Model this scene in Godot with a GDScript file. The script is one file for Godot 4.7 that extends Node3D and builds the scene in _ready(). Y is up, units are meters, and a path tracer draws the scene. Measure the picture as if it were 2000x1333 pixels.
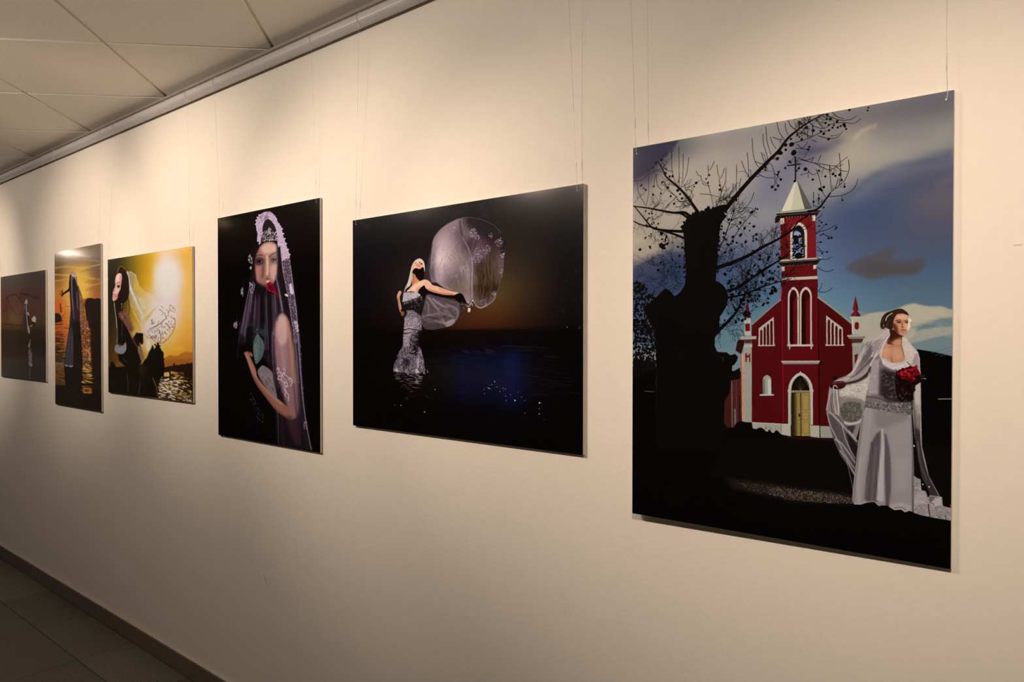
extends Node3D
# A corridor gallery: a cream wall with six unframed photographs on foam board, hung on nylon lines from a tube rail
# below a diagonal tiled ceiling, lit by warm ceiling spots.

const WALL_Z := -1.6
const EYE := 1.614
const CEIL := 2.759
const X_LEFT := -13.0
const X_RIGHT := 2.6
const Z_FRONT := 2.9

var used := {}
var M := {}

func _ready():
	# ---------------------------------------------------------------- camera, sky, light, exposure
	var cam := Camera3D.new()
	cam.name = "camera"
	cam.fov = 51.554
	cam.near = 0.02
	cam.far = 60.0
	cam.position = Vector3(0, EYE, 0)
	cam.rotation_degrees = Vector3(-0.5705, 39.3204, 0.0391)
	add_child(cam)
	var env := Environment.new()
	var sky := Sky.new()
	var dusk := ProceduralSkyMaterial.new()
	dusk.sky_top_color = Color(0.10, 0.20, 0.62)
	dusk.sky_horizon_color = Color(0.16, 0.28, 0.72)
	dusk.ground_horizon_color = Color(0.16, 0.28, 0.72)
	dusk.ground_bottom_color = Color(0.10, 0.16, 0.40)
	dusk.sky_energy_multiplier = 1.6
	dusk.ground_energy_multiplier = 1.75
	sky.sky_material = dusk
	env.background_mode = Environment.BG_SKY
	env.sky = sky
	env.tonemap_mode = Environment.TONE_MAPPER_LINEAR
	env.tonemap_exposure = 1.05
	env.sdfgi_enabled = true
	env.ssao_enabled = true
	env.ssil_enabled = true
	var we := WorldEnvironment.new()
	we.name = "world_environment"
	we.environment = env
	add_child(we)
	materials()
	# ceiling spots stand in a row behind the camera: where each hangs along the wall, where it points, how strong it is
	var spots := [
		{"x": -9.4, "to": -9.25, "y": 1.85, "e": 2.3, "a": 32.0},
		{"x": -5.9, "to": -6.30, "y": 1.90, "e": 2.0, "a": 30.0},
		{"x": -4.1, "to": -4.52, "y": 2.00, "e": 1.95, "a": 31.0},
		{"x": -3.5, "to": -3.30, "y": 2.04, "e": 1.92, "a": 32.0},
		{"x": -2.5, "to": -2.05, "y": 1.78, "e": 1.98, "a": 31.0},
		{"x": -2.05, "to": -1.10, "y": 1.66, "e": 1.5, "a": 26.0},
		{"x": 0.05, "to": -0.30, "y": 1.58, "e": 2.35, "a": 27.0},
		{"x": 2.0, "to": 2.0, "y": 1.65, "e": 1.8, "a": 31.0}]
	for s in spots:
		ceiling_spot(s)
	structure()
	photographs()
	rail_and_lines()

# -------------------------------------------------------------------- helpers
func numbered(called: String) -> String:
	var n: int = used.get(called, 0)
	used[called] = n + 1
	return called if n == 0 else "%s_%03d" % [called, n]

func tag(o: Node, label: String, category: String, group := "") -> Node:
	o.set_meta("label", label)
	o.set_meta("category", category)
	if group != "":
		o.set_meta("group", group)
	return o

func thing(called: String, label: String, category: String, at: Vector3, group := "") -> Node3D:
	var o := Node3D.new()
	o.name = numbered(called)
	add_child(o)
	o.position = at
	tag(o, label, category, group)
	return o

func put(called: String, mesh: Mesh, m: Material, parent: Node, at := Vector3.ZERO) -> MeshInstance3D:
	var o := MeshInstance3D.new()
	o.name = called
	o.mesh = mesh
	o.material_override = m
	parent.add_child(o, true)
	o.position = at
	return o

func struct(called: String, mesh: Mesh, m: Material, at := Vector3.ZERO) -> MeshInstance3D:
	var o := put(called, mesh, m, self, at)
	o.set_meta("kind", "structure")
	return o

func mat(c: Color, rough: float, metal := 0.0) -> StandardMaterial3D:
	var m := StandardMaterial3D.new()
	m.albedo_color = c
	m.roughness = rough
	m.metallic = metal
	return m

func noise_tex(freq: float, ramp: Array, size := 512, seed_ := 1, octaves := 4, normal := false, bump := 2.0) -> NoiseTexture2D:
	var n := FastNoiseLite.new()
	n.seed = seed_
	n.frequency = freq
	n.fractal_octaves = octaves
	var t := NoiseTexture2D.new()
	t.width = size
	t.height = size
	t.seamless = true
	t.noise = n
	if normal:
		t.as_normal_map = true
		t.bump_strength = bump
	else:
		var g := Gradient.new()
		g.offsets = PackedFloat32Array(ramp[0])
		g.colors = PackedColorArray(ramp[1])
		t.color_ramp = g
	return t

func box_into(st: SurfaceTool, lo: Vector3, hi: Vector3) -> void:
	var b := BoxMesh.new()
	b.size = hi - lo
	st.append_from(b, 0, Transform3D(Basis.IDENTITY, (lo + hi) / 2))

# a box with chamfered edges, centred on the origin
func chamfer_box(size: Vector3, c: float) -> ArrayMesh:
	var h := size / 2
	var st := SurfaceTool.new()
	st.begin(Mesh.PRIMITIVE_TRIANGLES)
	var corner := func(s: Vector3, ax: int) -> Vector3:
		var v := Vector3(s.x * (h.x - c), s.y * (h.y - c), s.z * (h.z - c))
		v[ax] = s[ax] * h[ax]
		return v
	var quad := func(a: Vector3, b: Vector3, d: Vector3, e: Vector3) -> void:
		var n := (b - a).cross(d - a)
		var p := [a, b, d, e]
		if n.dot(a + b + d + e) > 0:
			p = [e, d, b, a]
		for k in [0, 1, 2, 0, 2, 3]:
			st.add_vertex(p[k])
	st.set_smooth_group(-1)
	for ax in 3:
		var u := (ax + 1) % 3
		var w := (ax + 2) % 3
		for s in [-1.0, 1.0]:
			var q := []
			for k in [[-1, -1], [1, -1], [1, 1], [-1, 1]]:
				var v := Vector3.ZERO
				v[ax] = s
				v[u] = k[0]
				v[w] = k[1]
				q.append(corner.call(v, ax))
			quad.call(q[0], q[1], q[2], q[3])
		for s in [-1.0, 1.0]:
			for t in [-1.0, 1.0]:
				var a := Vector3.ZERO
				a[u] = s
				a[w] = t
				a[ax] = -1
				var b := a
				b[ax] = 1
				quad.call(corner.call(a, u), corner.call(b, u), corner.call(b, w), corner.call(a, w))
	for sx in [-1.0, 1.0]:
		for sy in [-1.0, 1.0]:
			for sz in [-1.0, 1.0]:
				var s := Vector3(sx, sy, sz)
				var p := [corner.call(s, 0), corner.call(s, 1), corner.call(s, 2)]
				var n: Vector3 = (p[1] - p[0]).cross(p[2] - p[0])
				if n.dot(s) > 0:
					p.reverse()
				for v in p:
					st.add_vertex(v)
	st.generate_normals()
	return st.commit()

# a round tube swept along points
func tube(points: Array, r: float, sides := 10, caps := true) -> ArrayMesh:
	var st := SurfaceTool.new()
	st.begin(Mesh.PRIMITIVE_TRIANGLES)
	var rings := []
	var side := Vector3.ZERO
	for i in points.size():
		var a: Vector3 = points[maxi(i - 1, 0)]
		var b: Vector3 = points[mini(i + 1, points.size() - 1)]
		var d := (b - a).normalized()
		if i == 0:
			side = d.cross(Vector3.UP if absf(d.y) < 0.9 else Vector3.RIGHT).normalized()
		side = (side - d * side.dot(d)).normalized()
		var up := d.cross(side)
		var ring := []
		for k in sides:
			var t := TAU * k / sides
			ring.append(points[i] + (side * cos(t) + up * sin(t)) * r)
		rings.append(ring)
	for i in points.size() - 1:
		for k in sides:
			var n := (k + 1) % sides
			for v in [rings[i][k], rings[i + 1][n], rings[i + 1][k], rings[i][k], rings[i][n], rings[i + 1][n]]:
				st.add_vertex(v)
	if caps:
		for k in range(1, sides - 1):
			st.set_smooth_group(-1)
			for v in [rings[0][0], rings[0][k + 1], rings[0][k]]:
				st.add_vertex(v)
			for v in [rings[-1][0], rings[-1][k], rings[-1][k + 1]]:
				st.add_vertex(v)
	st.generate_normals()
	return st.commit()

# a profile (radius, height) turned about y
func lathe(profile: Array, sides := 24) -> ArrayMesh:
	var st := SurfaceTool.new()
	st.begin(Mesh.PRIMITIVE_TRIANGLES)
	st.set_smooth_group(-1)
	for i in profile.size() - 1:
		for k in sides:
			var q := []
			for s in [[i, k], [i, k + 1], [i + 1, k + 1], [i + 1, k]]:
				var t: float = TAU * s[1] / sides
				var p: Vector2 = profile[s[0]]
				q.append(Vector3(cos(t) * p.x, p.y, sin(t) * p.x))
			for j in [0, 1, 2, 0, 2, 3]:
				st.add_vertex(q[j])
	st.generate_normals()
	return st.commit()

# a flat plate with thickness from a polygon in x/z, top at y = 0, reaching down to -thick, its lower edge drawn in by c
func plate(poly: PackedVector2Array, thick: float, c: float) -> ArrayMesh:
	var st := SurfaceTool.new()
	st.begin(Mesh.PRIMITIVE_TRIANGLES)
	st.set_smooth_group(-1)
	if Geometry2D.is_polygon_clockwise(poly):
		poly.reverse()
	var small := Geometry2D.offset_polygon(poly, -c)
	var inner: PackedVector2Array = small[0] if small.size() == 1 and small[0].size() == poly.size() else poly
	# pair each inner point with the nearest outer point
	var mate := PackedVector2Array()
	for p in poly:
		var best := inner[0]
		for q in inner:
			if q.distance_to(p) < best.distance_to(p):
				best = q
		mate.append(best)
	var n := poly.size()
	var tri := func(a: Vector3, b: Vector3, d: Vector3, out_dir: Vector3) -> void:
		var v := [a, b, d]
		if (b - a).cross(d - a).dot(out_dir) > 0:
			v = [d, b, a]
		for p in v:
			st.add_vertex(p)
	var mid := Vector2.ZERO
	for p in poly:
		mid += p / n
	for i in n:
		var j := (i + 1) % n
		var a := Vector3(poly[i].x, 0, poly[i].y)
		var b := Vector3(poly[j].x, 0, poly[j].y)
		var a1 := a - Vector3(0, thick - c, 0)
		var b1 := b - Vector3(0, thick - c, 0)
		var a2 := Vector3(mate[i].x, -thick, mate[i].y)
		var b2 := Vector3(mate[j].x, -thick, mate[j].y)
		var o := (a + b) / 2 - Vector3(mid.x, 0, mid.y)
		tri.call(a, b, b1, o)
		tri.call(a, b1, a1, o)
		tri.call(a1, b1, b2, o + Vector3.DOWN * 0.2)
		tri.call(a1, b2, a2, o + Vector3.DOWN * 0.2)
		tri.call(a2, b2, Vector3(mid.x, -thick, mid.y), Vector3.DOWN)
		tri.call(a, b, Vector3(mid.x, 0, mid.y), Vector3.UP)
	st.generate_normals()
	return st.commit()

# -------------------------------------------------------------------- materials
func materials() -> void:
	var wall := mat(Color(0.922, 0.902, 0.858), 0.72)
	wall.albedo_texture = noise_tex(0.03, [[0.0, 0.5, 1.0], [Color(0.99, 0.99, 0.988), Color(0.996, 0.996, 0.996), Color.WHITE]], 512, 4)
	wall.uv1_triplanar = true
	wall.uv1_world_triplanar = true
	wall.uv1_scale = Vector3(1.1, 1.1, 1.1)
	wall.normal_enabled = true
	wall.normal_texture = noise_tex(0.09, [], 512, 9, 3, true, 1.2)
	wall.normal_scale = 0.12
	M.wall = wall
	M.far_wall = mat(Color(0.42, 0.39, 0.36), 0.8)
	var tile := mat(Color(0.955, 0.93, 0.885), 0.9)
	tile.albedo_texture = noise_tex(0.12, [[0.0, 1.0], [Color(0.96, 0.96, 0.96), Color.WHITE]], 256, 12)
	tile.uv1_triplanar = true
	tile.uv1_world_triplanar = true
	tile.uv1_scale = Vector3(2.0, 2.0, 2.0)
	M.tile = tile
	M.bar = mat(Color(0.90, 0.87, 0.80), 0.5)
	M.trim = mat(Color(0.60, 0.57, 0.53), 0.6)
	M.lit_edge = mat(Color(0.74, 0.68, 0.62), 0.5)  # paler stone tone standing for light caught by the baseboard edge
	M.plenum = mat(Color(0.25, 0.24, 0.22), 0.9)
	var stone := mat(Color(0.45, 0.445, 0.41), 0.36)
	stone.albedo_texture = noise_tex(0.06, [[0.0, 0.36, 0.47, 0.55, 0.66, 1.0], [Color(0.30, 0.29, 0.27), Color(0.55, 0.54, 0.51), Color(0.74, 0.73, 0.70), Color(0.84, 0.83, 0.80), Color(0.96, 0.95, 0.92), Color(1, 1, 1)]], 1024, 21, 5)
	stone.uv1_triplanar = true
	stone.uv1_world_triplanar = true
	stone.uv1_scale = Vector3(2.2, 2.2, 2.2)
	stone.roughness = 0.42
	M.stone = [stone]
	for k in [0.94, 1.07]:
		var other := stone.duplicate()
		other.albedo_color = Color(0.45 * k, 0.445 * k, 0.41 * k)
		other.uv1_offset = Vector3(0.37 * k, 0.61, 0.13 * k)
		M.stone.append(other)
	var skirt := mat(Color(0.49, 0.45, 0.425), 0.45)
	skirt.albedo_texture = noise_tex(0.2, [[0.0, 0.4, 0.6, 1.0], [Color(0.6, 0.58, 0.56), Color(0.8, 0.78, 0.76), Color(0.9, 0.88, 0.86), Color(1, 1, 1)]], 512, 33, 5)
	skirt.uv1_triplanar = true
	skirt.uv1_world_triplanar = true
	skirt.uv1_scale = Vector3(3, 3, 3)
	M.skirt = skirt
	M.grout = mat(Color(0.22, 0.21, 0.19), 0.9)
	M.tube = mat(Color(0.76, 0.75, 0.755), 0.30)
	M.foam = mat(Color(0.80, 0.77, 0.73), 0.7)
	M.black = mat(Color(0.03, 0.03, 0.03), 0.5)
	M.steel = mat(Color(0.75, 0.74, 0.72), 0.25, 0.9)
	M.housing = mat(Color(0.85, 0.84, 0.82), 0.4)
	var nylon := mat(Color(0.85, 0.83, 0.80, 0.40), 0.12)
	nylon.transparency = BaseMaterial3D.TRANSPARENCY_ALPHA
	M.nylon = nylon
	var clear := mat(Color(0.9, 0.9, 0.9, 0.5), 0.08)
	clear.transparency = BaseMaterial3D.TRANSPARENCY_ALPHA
	M.clear = clear
	var glow := mat(Color(1, 0.9, 0.75), 0.4)
	glow.emission_enabled = true
	glow.emission = Color(1.0, 0.84, 0.62)
	glow.emission_energy_multiplier = 6.0
	M.glow = glow
	var pane := mat(Color(0.85, 0.9, 1.0, 0.06), 0.02)
	pane.transparency = BaseMaterial3D.TRANSPARENCY_ALPHA
	M.pane = pane
	var film := mat(Color(0.05, 0.06, 0.10, 0.74), 0.05)
	film.transparency = BaseMaterial3D.TRANSPARENCY_ALPHA
	M.film = film
	M.frame = mat(Color(0.55, 0.53, 0.50), 0.4)
	M.scuff = mat(Color(0.70, 0.64, 0.54), 0.8)
	M.stain = mat(Color(0.86, 0.78, 0.60), 0.8)

# -------------------------------------------------------------------- ceiling spots
func ceiling_spot(s: Dictionary) -> void:
	var at := Vector3(s.x, CEIL, 0.06)
	var n: int = used.get("ceiling_spotlight", 0)
	var words := ["farthest", "second farthest", "third farthest", "fourth farthest", "fourth nearest", "third nearest", "second nearest", "nearest"]
	var o := thing("ceiling_spotlight", "white ceiling spotlight facing the photo wall, %s along the corridor" % words[n], "spotlight", at, "ceiling spotlights")
	put("mount_plate", lathe([Vector2(0, 0), Vector2(0.045, 0), Vector2(0.045, -0.012), Vector2(0.038, -0.016), Vector2(0, -0.016)]), M.housing, o)
	put("stem", tube([Vector3(0, -0.014, 0), Vector3(0, -0.115, 0)], 0.008), M.housing, o)
	var head := Vector3(0, -0.152, 0)
	var goal := Vector3(s.to, s.y, WALL_Z) - (at + head)
	var d := goal.normalized()
	var b := Basis.looking_at(d, Vector3.UP) * Basis(Vector3.RIGHT, -PI / 2)
	# the head's own axis runs along +y of b, towards the wall
	var shell := put("lamp_housing", lathe([Vector2(0, -0.055), Vector2(0.03, -0.055), Vector2(0.042, -0.03), Vector2(0.046, 0.05), Vector2(0.042, 0.05), Vector2(0.038, 0.03), Vector2(0, 0.03)]), M.housing, o, head)
	shell.basis = b
	var lens := put("lamp_lens", lathe([Vector2(0.038, 0.034), Vector2(0.034, 0.037), Vector2(0.0, 0.039)]), M.glow, o, head)
	lens.basis = b
	# the reflector's beam, and the wide weak light around it
	for part in [["beam_light", s.e, s.a, Color(1.0, 0.898, 0.815)], ["spill_light", 0.58, 74.0, Color(1.0, 0.922, 0.855)]]:
		var l := SpotLight3D.new()
		l.name = part[0]
		o.add_child(l, true)
		l.position = head + d * 0.065
		l.basis = Basis.looking_at(d, Vector3.UP)
		l.light_color = part[3]
		l.light_energy = part[1]
		l.light_size = 0.04
		l.spot_range = 25.0
		l.spot_attenuation = 2.0
		l.spot_angle = part[2]
		l.spot_angle_attenuation = 1.0
		l.shadow_enabled = true

# -------------------------------------------------------------------- the room
func structure() -> void:
	var xm := (X_LEFT + X_RIGHT) / 2
	var zm := (WALL_Z + Z_FRONT) / 2
	var L := X_RIGHT - X_LEFT
	var D := Z_FRONT - WALL_Z
	var bm := BoxMesh.new()
	bm.size = Vector3(L + 0.4, CEIL + 0.5, 0.2)
	var wb := struct("wall_back", bm, M.wall, Vector3(xm, CEIL / 2, WALL_Z - 0.1))
	wb.set_meta("label", "long cream painted wall carrying the photographs")
	for s in [[-1.33, 0.42, 0.06, 0.005, -12.0], [-0.82, 0.66, 0.10, 0.006, -8.0], [-2.62, 0.60, 0.05, 0.004, -50.0], [-1.55, 0.30, 0.05, 0.004, 5.0]]:
		var mk := put("scuff_mark", chamfer_box(Vector3(s[2], s[3], 0.0006), 0.0002), M.scuff, wb)
		mk.position = Vector3(s[0], s[1], WALL_Z) - wb.position
		mk.rotation_degrees.z = s[4]
	var st0 := put("stain_mark", chamfer_box(Vector3(0.013, 0.0026, 0.0006), 0.0002), M.stain, wb)
	st0.position = Vector3(-0.105, EYE + 0.165, WALL_Z) - wb.position
	for s in [["wall_left", X_LEFT - 0.1], ["wall_right", X_RIGHT + 0.1]]:
		var em := BoxMesh.new()
		em.size = Vector3(0.2, CEIL + 0.5, D)
		struct(s[0], em, M.wall, Vector3(s[1], CEIL / 2, zm))
	# the opposite wall, with one low wide window
	var wx := [-6.05, -4.88]
	var wy := [0.80, 1.42]
	var st := SurfaceTool.new()
	st.begin(Mesh.PRIMITIVE_TRIANGLES)
	var za := Z_FRONT
	var zb := Z_FRONT + 0.2
	box_into(st, Vector3(X_LEFT - 0.2, -0.25, za), Vector3(wx[0], CEIL + 0.25, zb))
	box_into(st, Vector3(wx[1], -0.25, za), Vector3(X_RIGHT + 0.2, CEIL + 0.25, zb))
	box_into(st, Vector3(wx[0], -0.25, za), Vector3(wx[1], wy[0], zb))
	box_into(st, Vector3(wx[0], wy[1], za), Vector3(wx[1], CEIL + 0.25, zb))
	struct("wall_front", st.commit(), M.far_wall)
	st = SurfaceTool.new()
	st.begin(Mesh.PRIMITIVE_TRIANGLES)
	var f := 0.04
	var split := -5.21
	box_into(st, Vector3(wx[0], wy[0], za + 0.05), Vector3(wx[1], wy[0] + f, za + 0.11))
	box_into(st, Vector3(wx[0], wy[1] - f, za + 0.05), Vector3(wx[1], wy[1], za + 0.11))
	for x in [wx[0], split, wx[1] - f]:
		box_into(st, Vector3(x, wy[0] + f, za + 0.05), Vector3(x + f, wy[1] - f, za + 0.11))
	var win := struct("window_1", st.commit(), M.frame)
	for p in [[wx[0] + f, split, M.film], [split + f, wx[1] - f, M.pane]]:
		var g := QuadMesh.new()
		g.size = Vector2(p[1] - p[0], wy[1] - wy[0] - 2 * f)
		put("pane", g, p[2], win, Vector3((p[0] + p[1]) / 2, (wy[0] + wy[1]) / 2, za + 0.08))
	# floor slab with stone tiles, joints recessed
	bm = BoxMesh.new()
	bm.size = Vector3(L + 0.4, 0.2, D + 0.4)
	var fl := struct("floor", bm, M.grout, Vector3(xm, -0.104, zm))
	var pitch := 0.59
	var joint := 0.003
	var shapes := {}
	var zs := [WALL_Z, WALL_Z + 0.27]
	while zs[-1] < Z_FRONT - 0.01:
		zs.append(minf(zs[-1] + pitch, Z_FRONT))
	var xs := [X_LEFT]
	var x0 := -4.45
	var first := x0 - floorf((x0 - X_LEFT) / pitch) * pitch
	while first < X_RIGHT:
		if first - xs[-1] > 0.02:
			xs.append(first)
		first += pitch
	xs.append(X_RIGHT)
	for i in xs.size() - 1:
		for j in zs.size() - 1:
			var size := Vector3(snappedf(xs[i + 1] - xs[i] - joint, 0.001), 0.012, snappedf(zs[j + 1] - zs[j] - joint, 0.001))
			if not shapes.has(size):
				shapes[size] = chamfer_box(size, 0.0012)
			put("tile", shapes[size], M.stone[(i * 5 + j * 7 + i * j) % 3], fl, Vector3((xs[i] + xs[i + 1]) / 2, -0.006, (zs[j] + zs[j + 1]) / 2) - fl.position)
	var sk := chamfer_box(Vector3(L, 0.09, 0.014), 0.0045)
	var board := struct("baseboard_back", sk, M.skirt, Vector3(xm, 0.0455, WALL_Z + 0.0075))
	put("highlight_strip", chamfer_box(Vector3(L, 0.003, 0.012), 0.0008), M.lit_edge, board, Vector3(0, 0.0462, -0.0008))  # painted highlight: pale strip added where the board's top edge catches light
	# ceiling: slab, hanging grid turned by 45 degrees, panels dropped a little below the bars
	bm = BoxMesh.new()
	bm.size = Vector3(L + 0.4, 0.2, D + 0.4)
	var ce := struct("ceiling", bm, M.plenum, Vector3(xm, CEIL + 0.13, zm))
	var diag := 0.9205
	var node0 := Vector2(-2.551, -1.6)
	var room := PackedVector2Array([Vector2(X_LEFT, WALL_Z), Vector2(X_RIGHT, WALL_Z), Vector2(X_RIGHT, Z_FRONT), Vector2(X_LEFT, Z_FRONT)])
	var side := diag / sqrt(2.0)
	var du := Vector2(1, 1) / sqrt(2.0)
	var dv := Vector2(-1, 1) / sqrt(2.0)
	var whole: ArrayMesh = null
	var gap := 0.014
	for i in range(-30, 31):
		for j in range(-30, 31):
			var c := node0 + du * side * (i + 0.5) + dv * side * (j + 0.5)
			if c.x < X_LEFT - 0.5 or c.x > X_RIGHT + 0.5 or c.y < WALL_Z - 0.5 or c.y > Z_FRONT + 0.5:
				continue
			var hs := side / 2 - gap / 2
			var sq := PackedVector2Array([(-du - dv) * hs, (du - dv) * hs, (du + dv) * hs, (dv - du) * hs])
			var moved := PackedVector2Array()
			for p in sq:
				moved.append(p + c)
			var cut := Geometry2D.intersect_polygons(moved, room)
			if cut.is_empty():
				continue
			var area := 0.0
			for k in cut[0].size():
				area += cut[0][k].cross(cut[0][(k + 1) % cut[0].size()]) / 2
			if absf(area) < 0.0005:
				continue
			var inside := absf(absf(area) - 4 * hs * hs) < 0.0005
			var mesh: ArrayMesh
			if inside:
				if whole == null:
					whole = plate(sq, 0.02, 0.003)
				mesh = whole
			else:
				var local := PackedVector2Array()
				for p in cut[0]:
					local.append(p - c)
				mesh = plate(local, 0.02, 0.003)
			put("ceiling_tile", mesh, M.tile, ce, Vector3(c.x, CEIL + 0.02, c.y) - ce.position)
	# the bars lie behind the panels: one run per grid line
	for fam in 2:
		var d: Vector2 = du if fam == 0 else dv
		var nrm: Vector2 = dv if fam == 0 else du
		for k in range(-30, 31):
			var p := node0 + nrm * side * k
			var line := PackedVector2Array([p - d * 40, p + d * 40])
			var cut := Geometry2D.intersect_polyline_with_polygon(line, room)
			for run in cut:
				if run.size() < 2 or run[0].distance_to(run[1]) < 0.05:
					continue
				var a: Vector2 = run[0]
				var b: Vector2 = run[1]
				var bar := BoxMesh.new()
				bar.size = Vector3(a.distance_to(b), 0.012, 0.022)
				var g := put("grid_bar", bar, M.bar, ce, Vector3((a.x + b.x) / 2, CEIL + 0.019, (a.y + b.y) / 2) - ce.position)
				g.rotation.y = -atan2(b.y - a.y, b.x - a.x)
	struct("trim_1", chamfer_box(Vector3(L, 0.012, 0.016), 0.001), M.trim, Vector3(xm, CEIL - 0.0062, WALL_Z + 0.0082))

# -------------------------------------------------------------------- rail and hanging lines
const RAIL_Y := 2.7025
const RAIL_Z := WALL_Z + 0.0265
const RAIL_R := 0.0238

func rail_and_lines() -> void:
	var L := X_RIGHT - X_LEFT
	var r := thing("hanging_rail", "long grey tube rail running under the ceiling above the photographs", "rail", Vector3((X_LEFT + X_RIGHT) / 2, RAIL_Y, RAIL_Z))
	put("tube", tube([Vector3(-L / 2 + 0.02, 0, 0), Vector3(L / 2 - 0.02, 0, 0)], RAIL_R, 32), M.tube, r)
	for k in 11:
		var bx := X_LEFT + 0.85 + k * 1.4 - r.position.x
		put("bracket", chamfer_box(Vector3(0.03, 0.014, 0.014), 0.002), M.tube, r, Vector3(bx, 0.016, -0.0185))
	var names := ["dark red photograph farthest down the wall", "tall orange sunset photograph", "bright yellow sunset photograph", "veiled face photograph", "billowing veil photograph", "red church photograph"]
	for i in PR.size():
		for e in 2:
			var p: Array = PR[i]
			var x: float = (p[0] + p[6]) if e == 0 else (p[1] - p[7])
			var top: float = p[8 + e]
			var low := Vector3(x, p[2] - 0.016, WALL_Z + p[4 + e])
			hanging_line(Vector3(top, RAIL_Y, RAIL_Z), low, "clear nylon line holding the %s corner of the %s" % ["left" if e == 0 else "right", names[i]])

func hanging_line(at: Vector3, low: Vector3, label: String) -> void:
	var o := thing("hanging_line", label, "line", at, "clear hanging lines")
	# hook bent over the tube
	var pts := []
	for k in 13:
		var t := deg_to_rad(118.0 - 168.0 * k / 12.0)
		pts.append(Vector3(0, sin(t), cos(t)) * (RAIL_R + 0.0016))
	pts.append(pts[-1] + Vector3(0, -0.012, -0.001))
	put("hook", tube(pts, 0.0014, 8), M.clear, o)
	var a: Vector3 = pts[-1]
	var b := low - at
	var crimp := b + Vector3((a.x - b.x) * 0.08, 0.075, 0.004)
	put("line", tube([a, a.lerp(crimp, 0.5), crimp], 0.00045, 6), M.nylon, o)
	put("crimp", tube([crimp + Vector3(0, 0.012, 0), crimp - Vector3(0, 0.012, 0)], 0.0011, 8), M.clear, o)
	put("loop", tube([crimp, b + Vector3(0.0015, 0.012, 0.0035), b + Vector3(0, 0, 0.0015)], 0.0006, 6), M.clear, o)

# -------------------------------------------------------------------- the photographs on foam board
# left and right edge, top, bottom, distance of the picture face from the wall at the left and right edge,
# inset of the left and right hole, where the left and right line leave the rail
const PR := [
	[-6.011, -5.112, 2.0177, 1.3079, 0.0110, 0.0110, 0.02, 0.02, -5.99, -5.05],
	[-4.954, -4.249, 2.1156, 1.1783, 0.0110, 0.0110, 0.02, 0.02, -4.86, -4.15],
	[-4.156, -3.206, 2.0185, 1.2929, 0.0110, 0.0110, 0.02, 0.02, -3.98, -3.19],
	[-2.977, -2.229, 2.1226, 1.1673, 0.0110, 0.0110, 0.02, 0.02, -2.94, -2.235],
	[-2.035, -1.054, 2.0178, 1.2870, 0.0110, 0.0110, 0.02, 0.02, -1.96, -1.09],
	[-0.8963, -0.2056, 2.0835, 1.1593, 0.0250, 0.0110, 0.010, 0.012, -0.902, -0.216]]
const THICK := 0.0085

func photographs() -> void:
	var about := [
		"dark red unframed photograph of a bride holding white flowers in water, farthest down the wall",
		"tall narrow unframed photograph of a veiled bride reaching out under an orange sunset",
		"bright yellow unframed photograph of a bride in profile with her veil blown against the sun",
		"tall black unframed photograph of a veiled face with tiara and red rose",
		"wide dark unframed photograph of a bride in water under a billowing veil",
		"large unframed photograph of a bride beside a red church and bare tree"]
	for i in PR.size():
		var p: Array = PR[i]
		var w: float = p[1] - p[0]
		var h: float = p[2] - p[3]
		var off: float = (p[4] + p[5]) / 2
		var turn := atan2(p[4] - p[5], w)
		var o := thing("photo_print", about[i], "photograph", Vector3((p[0] + p[1]) / 2, p[3], WALL_Z + off), "photographs hung along the wall")
		o.rotation.y = turn
		put("foam_board", chamfer_box(Vector3(w, h, THICK), 0.0006), M.foam, o, Vector3(0, h / 2, -THICK / 2 - 0.0004))
		var q := QuadMesh.new()
		q.size = Vector2(w - 0.001, h - 0.001)
		put("picture", q, picture_material(i), o, Vector3(0, h / 2, 0))
		for e in 2:
			var x: float = -w / 2 + p[6] if e == 0 else w / 2 - p[7]
			var ring := put("eyelet", lathe([Vector2(0.0012, 0.0006), Vector2(0.0022, 0.0008), Vector2(0.0024, 0.0)], 12), M.steel, o, Vector3(x, h - 0.016, 0.0))
			ring.rotation.x = PI / 2

func picture_material(i: int) -> StandardMaterial3D:
	var m := StandardMaterial3D.new()
	m.roughness = 0.10
	m.metallic_specular = 0.5
	m.clearcoat_enabled = true
	m.clearcoat = 0.8
	m.clearcoat_roughness = 0.11
	m.albedo_texture = ImageTexture.create_from_image(painted(i))
	m.texture_filter = BaseMaterial3D.TEXTURE_FILTER_LINEAR_WITH_MIPMAPS_ANISOTROPIC
	return m

# -------------------------------------------------------------------- painting the flat print of each photograph
# Every picture is drawn at twice its size on cv and halved at the end. Colours are ink; some prints also carry painted room reflections and haze.
var cv: Image
var kept: Array = []

func K(r: int, g: int, b: int) -> int:
	return r * 65536 + g * 256 + b

func ink(c: int, a := 1.0) -> Color:
	return Color8((c >> 16) & 255, (c >> 8) & 255, c & 255, int(a * 255))

func pts_of(f: Array) -> PackedVector2Array:
	var out := PackedVector2Array()
	for i in range(0, f.size() - 1, 2):
		out.append(Vector2(f[i], f[i + 1]))
	return out

# a smooth run through the points
func smooth(p: PackedVector2Array, closed: bool, steps := 6) -> PackedVector2Array:
	var n := p.size()
	var out := PackedVector2Array()
	for i in (n if closed else n - 1):
		var a := p[(i - 1 + n) % n] if closed or i > 0 else p[i]
		var b := p[i]
		var c := p[(i + 1) % n]
		var d := p[(i + 2) % n] if closed or i + 2 < n else c
		for k in steps:
			out.append(b.cubic_interpolate(c, a, d, float(k) / steps))
	if not closed:
		out.append(p[n - 1])
	return out

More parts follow.
